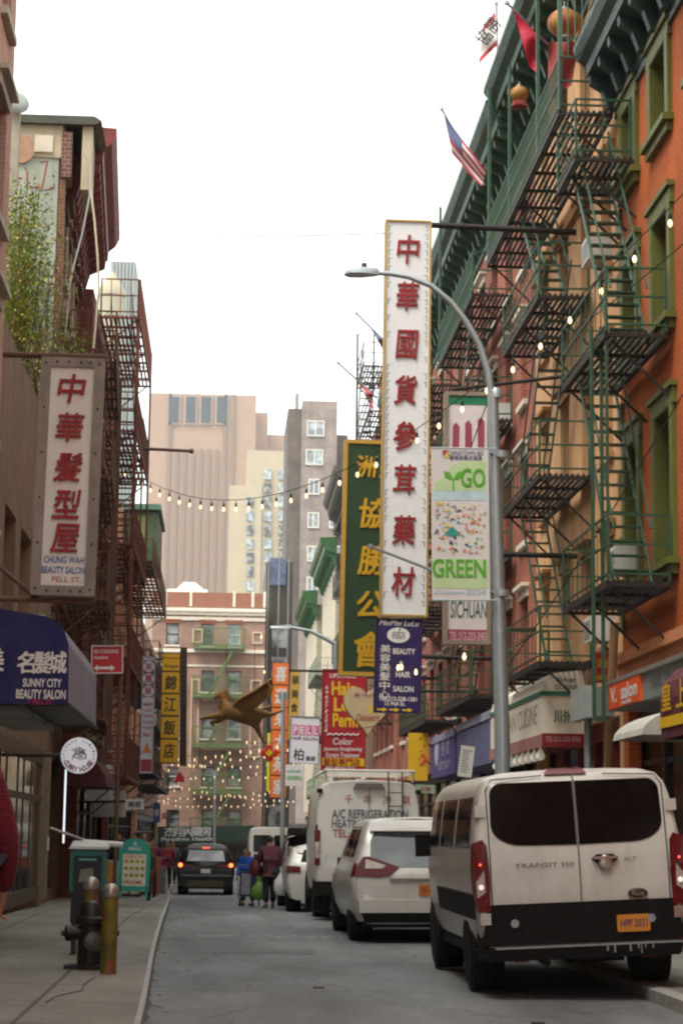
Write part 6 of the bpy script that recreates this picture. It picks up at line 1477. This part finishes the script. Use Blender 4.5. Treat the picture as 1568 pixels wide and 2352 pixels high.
# ---- open hatch vehicle behind the pedestrians, and a white car and van beyond
GV = paint('grey_paint', '#3b3a38', .25, .15)
T, B, pm, LN, bl, rl = car('dark grey car standing with its tailgate raised behind the pedestrians', GV, None, 'car', roof=1.75, W=.98, name='parked_car')
B.rear(rrect(-.72, .72, .55, 1.6, .1), .01, .02).build('load_opening', M('dark_boot', '#0d0b0a', .9), T)
mb = MB(); mb.hexa([(-.75, -.75, 1.92), (.75, -.75, 1.92), (.72, .55, 1.72), (-.72, .55, 1.72), (-.7, -.72, 2.02), (.7, -.72, 2.02), (.7, .55, 1.83), (-.7, .55, 1.83)]); tg = mb.build('tailgate', M('tailgate_grey', '#6d6a66', .3, .2, 3), T)
mb = MB(); mb.box(-.3, .3, -.78, -.755, 1.95, 1.99); mb.build('gate_lamp', LRED, tg)
for s_ in (-1, 1): wheel(T, s_ * .93, .9, .35, s_); B.side(s_, .8, 2.6, bl, rl, .006, 8, slant=.1).build('side_window', VGL, T); B.rear([(s_ * x, z) for x, z in ((.8, .95), (.93, .95), (.9, 1.15), (.8, 1.2))], .02, .04).build('tail_lamp', LRED, T)
finish(T, (2.35, 50.5, gz(50)), 0, 0)
T, B, pm, LN, bl, rl = car('white saloon car parked between the work van and the open tailgate', WV2, None, 'car', roof=1.45, W=.92, name='parked_car')
B.rear([(-.6, 1.08), (-.52, 1.34), (.52, 1.34), (.6, 1.08)], .008).build('rear_window', VGL, T)
for s_ in (-1, 1): wheel(T, s_ * .88, .9, .32, s_); B.side(s_, .8, 2.6, bl, rl, .006, 8, slant=.1).build('side_window', VGL, T); B.rear([(s_ * x, z) for x, z in ((.6, .85), (.93, .85), (.9, 1.0), (.6, .98))], .02, .04).build('tail_lamp', LRED, T)
finish(T, (2.32, 44.2, gz(44)), 0, 0)
T, B, pm, LN, bl, rl = car('white delivery van standing far down the street beside the brick tenement', WV2, None, 'box', roof=2.4, name='delivery_van', cat='van')
for s_ in (-1, 1): wheel(T, s_ * .98, 1.1, .35, s_); B.rear([(s_ * x, z) for x, z in ((.9, .9), (1, .9), (1, 1.4), (.9, 1.4))], .02, .04).build('tail_lamp', LRED, T)
B.rear(rrect(-.8, -.05, 1.4, 2.1, .08), .008).build('rear_window', VGL, T); B.rear(rrect(.05, .8, 1.4, 2.1, .08), .008).build('rear_window', VGL, T)
finish(T, (2.1, 84, gz(84)), 0, 0)
# ================================================================ STREET FURNITURE
BOL = []
def bollard(x, y, lab, col, h=.86):
    z = .13; T = thing('bollard', lab, 'bollard', (x, y, z), 'steel capped bollards at the kerb')
    m, n, l, b = newmat('bollard_paint' + str(int(-x * 100))); v = coords(n, l)
    c = ramp(n, l, noise(n, l, v, 5, 5), [(.35, sc3(lin(col), .4)), (.65, lin(col))])
    c = mixc(n, l, ramp(n, l, noise(n, l, coords(n, l, (1, 1, .5)), 7, 3), [(.56, (0, 0, 0)), (.6, (.85,) * 3)]), c, lin('#8c2f24'))
    c = mixc(n, l, ramp(n, l, noise(n, l, coords(n, l, (1.3, .7, .6)), 9, 3), [(.6, (0, 0, 0)), (.63, (.7,) * 3)]), c, lin('#3a3426'))
    l.new(c, b.inputs['Base Color']); b.inputs['Roughness'].default_value = .5
    mb = MB(); mb.lathe((x, y, z), [(.082, 0), (.08, .02), (.08, h - .12)], 24); mb.build('post', m, T, 40)
    mb = MB(); mb.lathe((x, y, z + h - .12), [(.086, 0), (.088, .03), (.088, .07), (.07, .105), (.035, .125), (0, .13)], 24); mb.build('cap', M('bollard_cap', '#9a948a', .35, .2, 9, metal=.6), T, 40)
p = at(250, 2240, 20); bollard(-1.1, 20.5, 'front yellow bollard with a dull steel cap and red graffiti', '#75681a', .88)
bollard(-1.37, 21.6, 'darker bollard half hidden behind the black hydrant', '#6b5324', .92)
# hydrant between the bollards
T = thing('fire_hydrant', 'black fire hydrant standing between the two bollards', 'hydrant', (-1.33, 21.15, .13))
HB = M('hydrant_black', '#1b1816', .5, .3, 9)
mb = MB(); mb.lathe((-1.33, 21.15, .13), [(.2, 0), (.2, .05), (.13, .06), (.125, .45), (.15, .46), (.15, .52), (.12, .54), (.11, .62), (.07, .68), (.0, .7)], 20); mb.build('barrel', HB, T, 40)
for s_ in (-1, 1):
    mb = MB(); mb.lathe((-1.33, 21.15, .5), [(.07, .1), (.07, .2), (.085, .2), (.085, .25), (.03, .27), (.03, .3)], 12, (s_, -.2, 0)); mb.build('outlet', HB, T, 40)
mb = MB(); mb.lathe((-1.33, 21.15, .42), [(.09, .1), (.09, .2), (.1, .2), (.1, .24), (.03, .26)], 14, (.25, -1, 0)); mb.build('pumper_outlet', M('hydrant_outlet', '#54504a', .4, metal=.4), T, 40)
mb = MB(); mb.box(-1.58, -1.08, 20.98, 21.3, .13, .18); mb.build('base_plate', HB, T)
# news box with teal frame
T = thing('news_box', 'dark newspaper box with a teal frame behind the bollards', 'news box', (-1.56, 23.4, .14))
TL = M('teal_frame', '#1f5c56', .5, .15, 8)
mb = MB(); mb.box(-1.7, -1.34, 23.3, 23.65, .5, 1.28); mb.build('case', M('news_dark', '#141716', .45, .2, 6), T)
mb = MB(); mb.box(-1.72, -1.68, 23.27, 23.68, .85, 1.3); mb.box(-1.36, -1.32, 23.27, 23.68, .85, 1.3); mb.box(-1.68, -1.36, 23.27, 23.68, 1.25, 1.33); mb.build('frame', TL, T)
mb = MB(); mb.box(-1.62, -1.42, 23.285, 23.3, 1.2, 1.225); mb.build('top_label', M('teal_light', '#5fa39a', .5), T)
mb = MB(); mb.hexa([(-1.74, 23.25, 1.33), (-1.29, 23.25, 1.33), (-1.29, 23.7, 1.36), (-1.74, 23.7, 1.36), (-1.72, 23.25, 1.36), (-1.31, 23.25, 1.36), (-1.31, 23.7, 1.42), (-1.72, 23.7, 1.42)]); mb.build('lid', M('lid_white', '#b9bcb8', .4), T)
mb = MB(); mb.prism([(-1.62, 23.295, .95), (-1.45, 23.295, 1.0), (-1.46, 23.295, 1.12), (-1.6, 23.295, 1.1)], (0, -.006, 0)); mb.build('newspaper', M('newsprint', '#6f7364', .7), T)
for x in (-1.66, -1.38):
    mb = MB(); mb.box(x - .025, x + .025, 23.32, 23.6, .14, .5); mb.build('leg', DARKF, T)
# white rail
mb = MB(); a, b_, c_ = at(117, 1903, 30), at(205, 1935, 27.5), at(282, 1941, 27.5); mb.pipe([a, b_], .02, 8); mb.pipe([b_ - V((.08, 0, 0)), c_], .04, 10); o = solo(mb, 'white_rail', WHITEP, 'white tubular rail behind the newspaper box', 'rail', smooth=40)
# A-frame menu board
mb = MB(); p0 = at(310, 2052, 30); Y0 = 42.5
F, w, h = quadF((276, 1924), (346, 1928), (343, 2050), (270, 2046), Y0)
T = thing('menu_stand', 'turquoise arched menu stand on the pavement', 'sign stand', F.p(w / 2, 0)); AQ = M('aqua_frame', '#2b9484', .5, .08, 6)
def arch(x0, x1, z0, z1, n=12):
    r = (x1 - x0) / 2; return [(x0, z0), (x1, z0)] + [((x0 + x1) / 2 + r * math.cos(math.pi * k / n), z1 - r * .8 + r * .8 * math.sin(math.pi * k / n)) for k in range(n + 1)]
mb = MB(); mb.prism([F.p(u, z, 0) for u, z in arch(0, w, 0, h)], F.n * .05); mb.build('front_board', AQ, T)
mb = MB(); mb.prism([F.p(u, z, -.35) for u, z in arch(-.02, w - .04, 0, h * .97)], F.n * .05); mb.build('rear_board', AQ, T)
for u in (.03, w - .07):
    mb = MB(); q = F.p(u, 0, 0); mb.box(q[0], q[0] + .04, q[1] - .05, q[1], .15, q[2] + .1); mb.build('leg', AQ, T)
mb = MB(); mb.fb(F, w * .13, w * .87, h * .1, h * .7, .05, .056); mb.build('menu_sheet', M('sheet', '#cfcbb4', .6), T)
for r_ in range(3):
    mb = MB(); z = h * (.56 - .13 * r_)
    for k in range(4): u = w * (.24 + .175 * k); mb.prism([F.p(u + .045 * math.cos(a), z + .04 * math.sin(a), .057) for a in [i * .785 for i in range(8)]], F.n * .003)
    mb.build('dish_photo', M('dish_photo' + str(r_), ('#a3923a', '#8f8a42', '#9a7f38')[r_], .6, .5, 20), T)
words(T, F, [('BUBBLE TEA', w / 2, h * .655, w * .6, .05)], M('menu_orange', '#c8683c', .6), 'orange_lettering', bold=.02, d=.06); words(T, F, [('MENU', w / 2, h * .8, w * .4, .07), ('A', w / 2, h * .9, .08, .09)], WHT, bold=.02, d=.054); words(T, F, [('WELCOME', w * .45, h * .17, w * .6, .07)], RED, 'red_lettering', bold=.03, d=.06)
# shop poster on the left wall, food posters
T, F, w, h = bx((226, 1976), (274, 1976), (268, 2040), (222, 2040), 40, 'poster stand with round orange food photos beside the brown shopfront', name='poster_stand'); panel(T, F, w, h, .05, M('stand_grey', '#8f9088', .6))
mb = MB()
for z in (.32, .72): mb.lathe(F.p(w * .5, h * z, .0), [(w * .3, 0), (w * .3, .006)], 18, F.n)
mb.build('food_photo', M('food_orange', '#9a6a28', .6, .4, 14), T)
# left-hand shop awning and lit shopfront
T = thing('awning', 'dark red domed awning at a shop beyond the round sign', 'awning', (-2.9, 46, 2.6)); mb = MB(); prof = [(-3.5, 3.35), (-3.2, 3.3), (-2.85, 3.1), (-2.6, 2.75), (-2.55, 2.5), (-3.5, 2.5)]
mb.prism([(x, 44.5, z) for x, z in prof], (0, 4.5, 0)); mb.build('cover', M('dark_red_canvas', '#4a1c1e', .8, .2, 4), T)
mb = MB(); mb.box(-3.5, -2.9, 52, 54, 2.3, 3.2); mb.box(-3.5, -2.7, 55, 57, 1.9, 2.6); solo(mb, 'shop_sign', WHITEP, 'white boxed shop signs above the left pavement', 'sign')
for (x, y, lab) in ((128, 48.6, ''),): pass
# far street lamp and traffic post
for (px, py0, py1, Y, hx, hy, lab) in ((770, 1480, 1900, 62, 622, 1440, 'farther street lamp arching out from behind the green gold lettered sign'), (493, 1770, 1960, 118, 0, 0, 'slim grey post standing in front of the far tenement'), (650, 1590, 1900, 80, 0, 0, 'grey post standing before the orange sign')):
    T = thing('street_lamp' if hx else 'sign_post', lab, 'street lamp' if hx else 'post', (at(px, py1, Y)[0], Y, gz(Y)))
    p, q = at(px, py1, Y), at(px, py0, Y); mb = MB(); mb.pipe([(p[0], Y, gz(Y)), q], .09 if not hx else .08, 10); mb.build('pole', GALV, T, 40)
    if hx:
        mb = MB(); mb.pipe([q, at(745, 1466, Y), at(710, 1449, Y), at(665, 1441, Y)], [.07, .06, .055, .05], 8); mb.build('curved_arm', GALV, T, 40)
        mb = MB(); a, b_ = at(668, 1441, Y), at(621, 1441, Y); mb.hexa([a + V((0, -.12, -.04)), b_ + V((0, -.08, -.03)), b_ + V((0, .08, -.03)), a + V((0, .12, -.04)), a + V((0, -.1, .07)), b_ + V((0, -.05, .04)), b_ + V((0, .05, .04)), a + V((0, .1, .07))]); mb.build('lamp_head', GALV, T)
    else:
        mb = MB(); mb.box(q[0] - .2, q[0] + .2, Y - .03, Y, q[2] - .3, q[2]); mb.build('plate', METAL, T)
# bicycle leaning by the kerb
def ring(c, r, t, axis, n=28):
    mb = MB(); a = V(axis).normalized(); x = a.cross(V((0, 0, 1))).normalized(); y = a.cross(x); mb.pipe([V(c) + (x * math.cos(k * 2 * math.pi / n) + y * math.sin(k * 2 * math.pi / n)) * r for k in range(n + 1)], t, 6); return mb
for (X, Y, lab, col) in ((-1.72, 49, 'dark delivery bicycle by the kerb beside the turquoise stand', '#2a2a2c'), (-1.75, 54, 'dark bicycle with an orange bag farther along the kerb', '#352a26')):
    g = gz(Y) + .13; T = thing('bicycle', lab, 'bicycle', (X, Y, g)); FM = M('bike' + col, col, .4)
    for dy in (-.5, .55):
        o = ring((X, Y + dy, g + .33), .31, .025, (1, 0, 0)).build('wheel', BLACK, T)
        mb = MB()
        for k in range(6): a = k * math.pi / 6; mb.pipe([(X, Y + dy - .3 * math.cos(a), g + .33 - .3 * math.sin(a)), (X, Y + dy + .3 * math.cos(a), g + .33 + .3 * math.sin(a))], .004, 4)
        mb.build('spoke', METAL, o)
    mb = MB(); A, Bk, Cr, Sd, Hd = (X, Y - .5, g + .33), (X, Y + .55, g + .33), (X, Y, g + .3), (X, Y - .15, g + .85), (X, Y + .38, g + .9)
    for p, q in ((A, Cr), (A, Sd), (Cr, Sd), (Sd, Hd), (Cr, Hd), (Hd, Bk)): mb.pipe([p, q], .02, 6)
    mb.build('frame', FM, T); mb = MB(); mb.pipe([(X - .28, Y + .3, g + 1.03), (X, Y + .38, g + 1.0), (X + .28, Y + .3, g + 1.03)], .015, 6); mb.pipe([Hd, (X, Y + .38, g + 1.0)], .016, 6); mb.build('handlebar', METAL, T)
    mb = MB(); mb.lathe((X, Y - .2, g + .9), [(.02, -.06), (.1, -.02), (.09, .03), (.0, .05)], 12); mb.build('saddle', BLACK, T, 40)
    mb = MB(); mb.box(X - .17, X + .17, Y - .75, Y - .4, g + .75, g + 1.05); mb.build('box_bag', M('bag_orange', '#a5522a', .6) if 'orange' in lab else M('bag_dark', '#2a3a34', .6), T)
# rubbish bags and crates along the far left kerb
for i, (x, y, col, lab) in enumerate(((-2.0, 58, '#9a5a3c', 'orange brown crate at the far end of the left pavement'), (-1.9, 61, '#6e6a66', 'grey crate next to the orange brown one'))):
    g = gz(y) + .13; T = thing('crate', lab, 'crate', (x, y, g)); mb = MB(); mb.box(x - .25, x + .25, y - .25, y + .25, g, g + .8); mb.build('case', M('crate' + col, col, .7), T); mb = MB()
    for k in range(4): mb.box(x - .26, x + .26, y - .27, y - .25, g + .1 + .18 * k, g + .2 + .18 * k)
    mb.build('slat', M('crate_slat' + col, col, .6, .3), T)

# ================================================================ PEOPLE
SKIN = M('skin', '#a5765a', .6, .08, 6); HAIR = M('dark_hair', '#1d1613', .6, .2, 12)
def hand(N, E, base, root, d, u, s=1.0, pre='h'):
    """palm and five bent fingers growing from node `root`; d along the fingers, u across the palm towards the thumb"""
    d, u = V(d).normalized(), V(u).normalized(); n = d.cross(u); p = V(base)
    N[pre + 'p'] = (*(p + d * .045 * s), .030 * s, .018 * s); E.append((root, pre + 'p'))
    for k, (o, L) in enumerate(((.028, .075), (.010, .085), (-.010, .078), (-.028, .062))):
        a = p + d * .085 * s + u * o * s; b = a + (d * .8 + n * .35) * L * .5 * s; c = b + (d * .55 + n * .8) * L * .5 * s
        for q, v, r in (('a', a, .0105), ('b', b, .009), ('c', c, .0075)): N[f'{pre}{k}{q}'] = (*v, r * s)
        E += [(pre + 'p', f'{pre}{k}a'), (f'{pre}{k}a', f'{pre}{k}b'), (f'{pre}{k}b', f'{pre}{k}c')]
    a = p + d * .035 * s + u * .04 * s; b = a + (d * .7 + u * .5 + n * .3) * .04 * s; c = b + (d * .9 + n * .3) * .03 * s
    N[pre + 'ta'] = (*a, .012 * s); N[pre + 'tb'] = (*b, .0105 * s); N[pre + 'tc'] = (*c, .009 * s); E += [(pre + 'p', pre + 'ta'), (pre + 'ta', pre + 'tb'), (pre + 'tb', pre + 'tc')]
def person(label, loc, H, top, legs, face=0, hands=((.3, .0, .78), (-.3, 0, .78)), stride=.12, lean=0, skirt=None, hairc=HAIR, hood=False, shoes=DARKF, hair_long=False, bulk=1.0):
    """face: heading in degrees, 0 looks down the street (+Y). hands: targets in the body's own frame (x right, y ahead, z up), for H = 1.7"""
    T = thing('person', label, 'person', local=True); k = H / 1.7; L = lambda x, y, z: (x * k, (y + lean * max(0, z - .9)) * k, z * k)
    N = {'pel': (*L(0, 0, .94), .14 * k), 'wai': (*L(0, 0, 1.1), .125 * k), 'che': (*L(0, 0, 1.3), .15 * k), 'nek': (*L(0, .01, 1.45), .06 * k), 'hd0': (*L(0, .03, 1.53), .075 * k), 'hd1': (*L(0, .03, 1.6), .088 * k), 'hd2': (*L(0, .02, 1.66), .07 * k), 'nos': (*L(0, .115, 1.575), .014 * k)}
    E = [('pel', 'wai'), ('wai', 'che'), ('che', 'nek'), ('nek', 'hd0'), ('hd0', 'hd1'), ('hd1', 'hd2'), ('hd0', 'nos')]
    Jt, Je = {q: N[q] for q in ('pel', 'wai', 'che', 'nek')}, [('pel', 'wai'), ('wai', 'che'), ('che', 'nek')]; Lt, Le = {'pel': N['pel']}, []; feet = []
    for s, i in ((1, 'r'), (-1, 'l')):
        hx, hy, hz = hands[0 if s > 0 else 1]; sh = V((s * .19, 0, 1.38)); hd = V((hx, hy, hz)); el = sh.lerp(hd, .5) + V((s * .05, -.06, -.04))
        N['sh' + i] = (*L(*sh), .058 * k); N['el' + i] = (*L(*el), .042 * k); N['wr' + i] = (*L(*hd), .028 * k); E += [('che', 'sh' + i), ('sh' + i, 'el' + i), ('el' + i, 'wr' + i)]
        hand(N, E, V(L(*hd)), 'wr' + i, hd - el, (0, 1, .2) if abs((hd - el).normalized().y) < .8 else (-s, 0, .2), k, 'h' + i)
        f = s * stride; N['hp' + i] = (*L(s * .09, 0, .88), .095 * k); N['kn' + i] = (*L(s * .1, f * .6 + .02, .5), .062 * k); N['an' + i] = (*L(s * .1, f, .09), .042 * k); N['to' + i] = (*L(s * .11, f + .15, .035), .034 * k)
        E += [('pel', 'hp' + i), ('hp' + i, 'kn' + i), ('kn' + i, 'an' + i), ('an' + i, 'to' + i)]
        for q in ('sh', 'el'): Jt[q + i] = N[q + i]
        w2 = V(L(*el)).lerp(V(L(*hd)), .93); Jt['cu' + i] = (*w2, .034 * k); Je += [('che', 'sh' + i), ('sh' + i, 'el' + i), ('el' + i, 'cu' + i)]
        for q in ('hp', 'kn'): Lt[q + i] = N[q + i]
        a2 = V(N['kn' + i][:3]).lerp(V(N['an' + i][:3]), .92); Lt['hm' + i] = (*a2, .05 * k); Le += [('pel', 'hp' + i), ('hp' + i, 'kn' + i), ('kn' + i, 'hm' + i)]
        feet.append((N['an' + i], N['to' + i]))
    link_mesh('body', skin(N, E, 1), SKIN, T)
    g = lambda d, a: {q: (*v[:3], v[3] * bulk + a) for q, v in d.items()}
    J = g(Jt, .028 * k); J['nek'] = (*N['nek'][:3], .07 * k); J['hem'] = (*L(0, 0, .82), .165 * k * bulk); Je.append(('pel', 'hem'))
    link_mesh('jacket', skin(J, Je, 1), top, T); link_mesh('trousers', skin(g(Lt, .02 * k), Le, 1), legs, T)
    for a, t in feet:
        mb = MB(); mb.pipe([V(a[:3]) + V((0, -.05 * k, -.045 * k)), V(a[:3]) + V((0, .02, -.04 * k)), V(t[:3]) + V((0, .05 * k, -.0))], [.045 * k, .052 * k, .036 * k], 10); mb.build('shoe', shoes, T, 50)
    hn = {'a': (*L(0, -.015, 1.55), .08 * k), 'b': (*L(0, -.01, 1.63), .1 * k), 'c': (*L(0, .01, 1.69), .08 * k)}; he = [('a', 'b'), ('b', 'c')]
    if hair_long: hn['d'] = (*L(0, -.04, 1.42), .07 * k); he.append(('a', 'd'))
    if hood: hn['d'] = (*L(0, -.03, 1.47), .12 * k); he.append(('a', 'd'))
    link_mesh('hood' if hood else 'hair', skin(hn, he, 1), top if hood else hairc, T)
    for s in (-1, 1):
        mb = MB(); mb.lathe(L(s * .035, .112, 1.6), [(.001, -.012 * k), (.011 * k, -.006 * k), (.011 * k, .004 * k), (0, .008 * k)], 8, (0, 1, 0)); mb.build('eye', BLACK, T)
    mb = MB(); mb.pipe([L(-.03, .1, 1.535), L(0, .108, 1.532), L(.03, .1, 1.535)], .006 * k, 6); mb.build('mouth', M('lips', '#7d4438', .6), T)
    T.location = loc; T.rotation_euler = (0, 0, R(face)); return T
PLAID = M('maroon_plaid', '#5e3038', .85, .35, 16, bump=.1); BLK2 = M('black_trousers', '#17151a', .8, .2, 9); JEAN = M('dark_jeans', '#23262f', .8, .2, 9)
P0 = at(617, 2066, 49); gY = gz(49)
person('person in a maroon patterned jacket and dark trousers pushing a shopping trolley', (P0[0], 48.2, gz(48)), 1.68, PLAID, BLK2, 8, hands=((.22, .3, .95), (-.24, .32, .95)), stride=.1, lean=.06, hairc=HAIR, shoes=M('grey_shoe', '#5d5650', .6), bulk=1.2)
P1 = at(570, 2000, 51); person('person in a bright blue jacket bending over the shopping trolley', (P1[0], 51.0, gz(51)), 1.42, M('bright_blue_jacket', '#1f4fa8', .7, .12, 9), JEAN, 150, hands=((.2, .3, .85), (-.2, .3, .85)), lean=.2, bulk=1.15)
C = V((at(572, 2040, 50)[0], 49.6, gz(49.6))); T = thing('shopping_trolley', 'navy wheeled shopping trolley with a green bag hanging on it', 'trolley', C)
mb = MB(); mb.box(C[0] - .24, C[0] + .28, 49.4, 49.8, C[2] + .25, C[2] + .85); mb.build('basket', M('trolley_navy', '#20264a', .7, .2, 9), T)
mb = MB(); mb.pipe([C + V((-.26, 0, .2)), C + V((-.3, .1, 1.0)), C + V((.3, -.1, 1.0)), C + V((.28, 0, .2))], .015, 6); mb.build('frame', METAL, T)
for x in (-.22, .24):
    mb = MB(); mb.lathe(C + V((x, 0, .12)), [(.09, -.02), (.1, 0), (.09, .02)], 14, (1, 0, 0)); mb.build('wheel', BLACK, T)
mb = MB(); mb.box(C[0] - .2, C[0] + .02, 49.36, 49.39, C[2] + .3, C[2] + .8); mb.build('pocket', M('pocket_grey', '#8a8790', .7, .3, 12), T)
def bag(p, s, mat, lab, col):
    mb = MB(); mb.lathe(p, [(.0, 0), (.12 * s, .01), (.16 * s, .1 * s), (.15 * s, .25 * s), (.07 * s, .36 * s), (.03 * s, .42 * s), (.045 * s, .5 * s)], 14); mb.v = [v + V((random.uniform(-.015, .015), random.uniform(-.015, .015), random.uniform(-.01, .01))) for v in mb.v]; solo(mb, 'carrier_bag', mat, lab, 'bag', smooth=60)
bag(C + V((.22, -.3, .18)), 1.1, M('bag_green', '#6f9a3c', .5, .25, 12), 'green carrier bag hanging from the shopping trolley', 0)
q = at(648, 2040, 47.5); bag(V((q[0], 47.6, gz(47) + .3)), 1.3, M('bag_white', '#d4d4d4', .45, .06, 9), 'white plastic carrier bag hanging beside the person in maroon', 0)
bag(V((P0[0] - .34, 48.3, gz(48) + .75)), 1.0, M('bag_red_leather', '#5a1c16', .5, .2, 9), 'dark red shoulder bag at the side of the person in maroon', 0)
person('person in a magenta coat standing by the far left shopfronts', (at(352, 1930, 66)[0], 66, gz(66) + .13), 1.65, M('magenta_coat', '#6d1c4c', .75, .15, 8), BLK2, 170, bulk=1.15)
person('person with dark hair in a black jacket on the left pavement behind the turquoise stand', (at(272, 1930, 51)[0], 51, gz(51) + .16), 1.7, M('black_jacket', '#1a1a1e', .75, .2, 9), BLK2, 30)
person('person in a pale top facing the shops behind the turquoise stand', (at(312, 1930, 53)[0], 53, gz(53) + .16), 1.66, M('pale_top', '#b8b4b0', .75, .1, 8), JEAN, 100)
person('person in a tan coat farther along the left pavement', (at(330, 1930, 56)[0], 56, gz(56) + .16), 1.68, M('tan_coat', '#8c6848', .75, .1, 8), JEAN, 200)
person('person in a red jacket far along the left kerb near the bicycles', (at(385, 1930, 72)[0] , 72, gz(72) + .14), 1.6, M('red_jacket', '#8f2430', .75, .1, 8), JEAN, 180)
for (x, Y, lab, mt, f) in ((397, 80, 'person in a grey jacket by the far left kerb ahead of the black car', M('grey_jacket', '#55565a', .8), 180), (352, 76, 'person in a blue shirt at the far left shopfronts', M('blue_shirt', '#33507c', .8), 90), (574, 90, 'person in a dark green coat beyond the black car near the delivery van', M('green_coat', '#2a3a2c', .8), 180)):
    person(lab, (at(x, 1930, Y)[0], Y, gz(Y) + (.13 if x < 450 else 0)), 1.66, mt, JEAN, f)
for (q, Y, lab, col, tx, tc) in (((288, 1836, 330, 1860), 51, 'white shop sign with dark letters over the left pavement near the red domed awning', '#c9c7c2', '美容', BLK), ((352, 1845, 368, 1890), 80, 'upright blue shop sign at the far left shopfronts', '#3b4f86', '茶', WHT), ((742, 1828, 768, 1845), 88, 'yellow shop sign low on the far right row', '#b8952a', '餐廳', DRED), ((708, 1848, 734, 1866), 96, 'dark red shop sign low on the far right row', '#7a2222', '麵家', YEL)):
    T, F, w, h = bx((q[0], q[1]), (q[2], q[1]), (q[2], q[3]), (q[0], q[3]), Y, lab, name='shop_sign'); panel(T, F, w, h, .15, M('shop_board' + col, col, .5, .12, 5)); words(T, F, [(tx, w / 2, h / 2, w * .7, h * (.6 if len(tx) > 1 else .35))], tc, bold=.02)
    arm(T, F.p(0 if q[0] < 500 else w, h * .8, -.08), F.p(-1.4 if q[0] < 500 else w + 1.8, h * .8, -.08), .03)
# the passer-by in red at the edge
RK, n, l, b = newmat('red_wool')
v = coords(n, l); wv = n.new('ShaderNodeTexWave'); wv.bands_direction = 'Z'; wv.inputs['Scale'].default_value = 14; wv.inputs['Distortion'].default_value = 9; wv.inputs['Detail'].default_value = 3; l.new(v, wv.inputs['Vector'])
l.new(ramp(n, l, noise(n, l, v, 30, 3), [(.3, lin('#4a0916')), (.7, lin('#720f24'))]), b.inputs['Base Color']); b.inputs['Roughness'].default_value = .95
bumpn(n, l, b, wv.outputs['Fac'], .35, .008)
o = person('person in a deep red woollen jumper walking past at the pavement edge, hand lowered', (-1.44, 11.1, .42), 1.7, RK, JEAN, 12, hands=((.27, .12, .76), (-.3, .1, .78)), stride=.18, bulk=1.25)

# ================================================================ AIR
mb = MB(); mb.box(-120, 120, -75, 950, -2.5, 175)
m = bpy.data.materials.new('haze'); m.use_nodes = True; m.node_tree.nodes.clear()
pv = m.node_tree.nodes.new('ShaderNodeVolumePrincipled'); pv.inputs['Color'].default_value = (.95, .95, .96, 1); pv.inputs['Density'].default_value = .0003; pv.inputs['Anisotropy'].default_value = .3
mo = m.node_tree.nodes.new('ShaderNodeOutputMaterial'); m.node_tree.links.new(pv.outputs[0], mo.inputs['Volume'])
o = mb.build('haze', m); setp(o, kind='stuff')
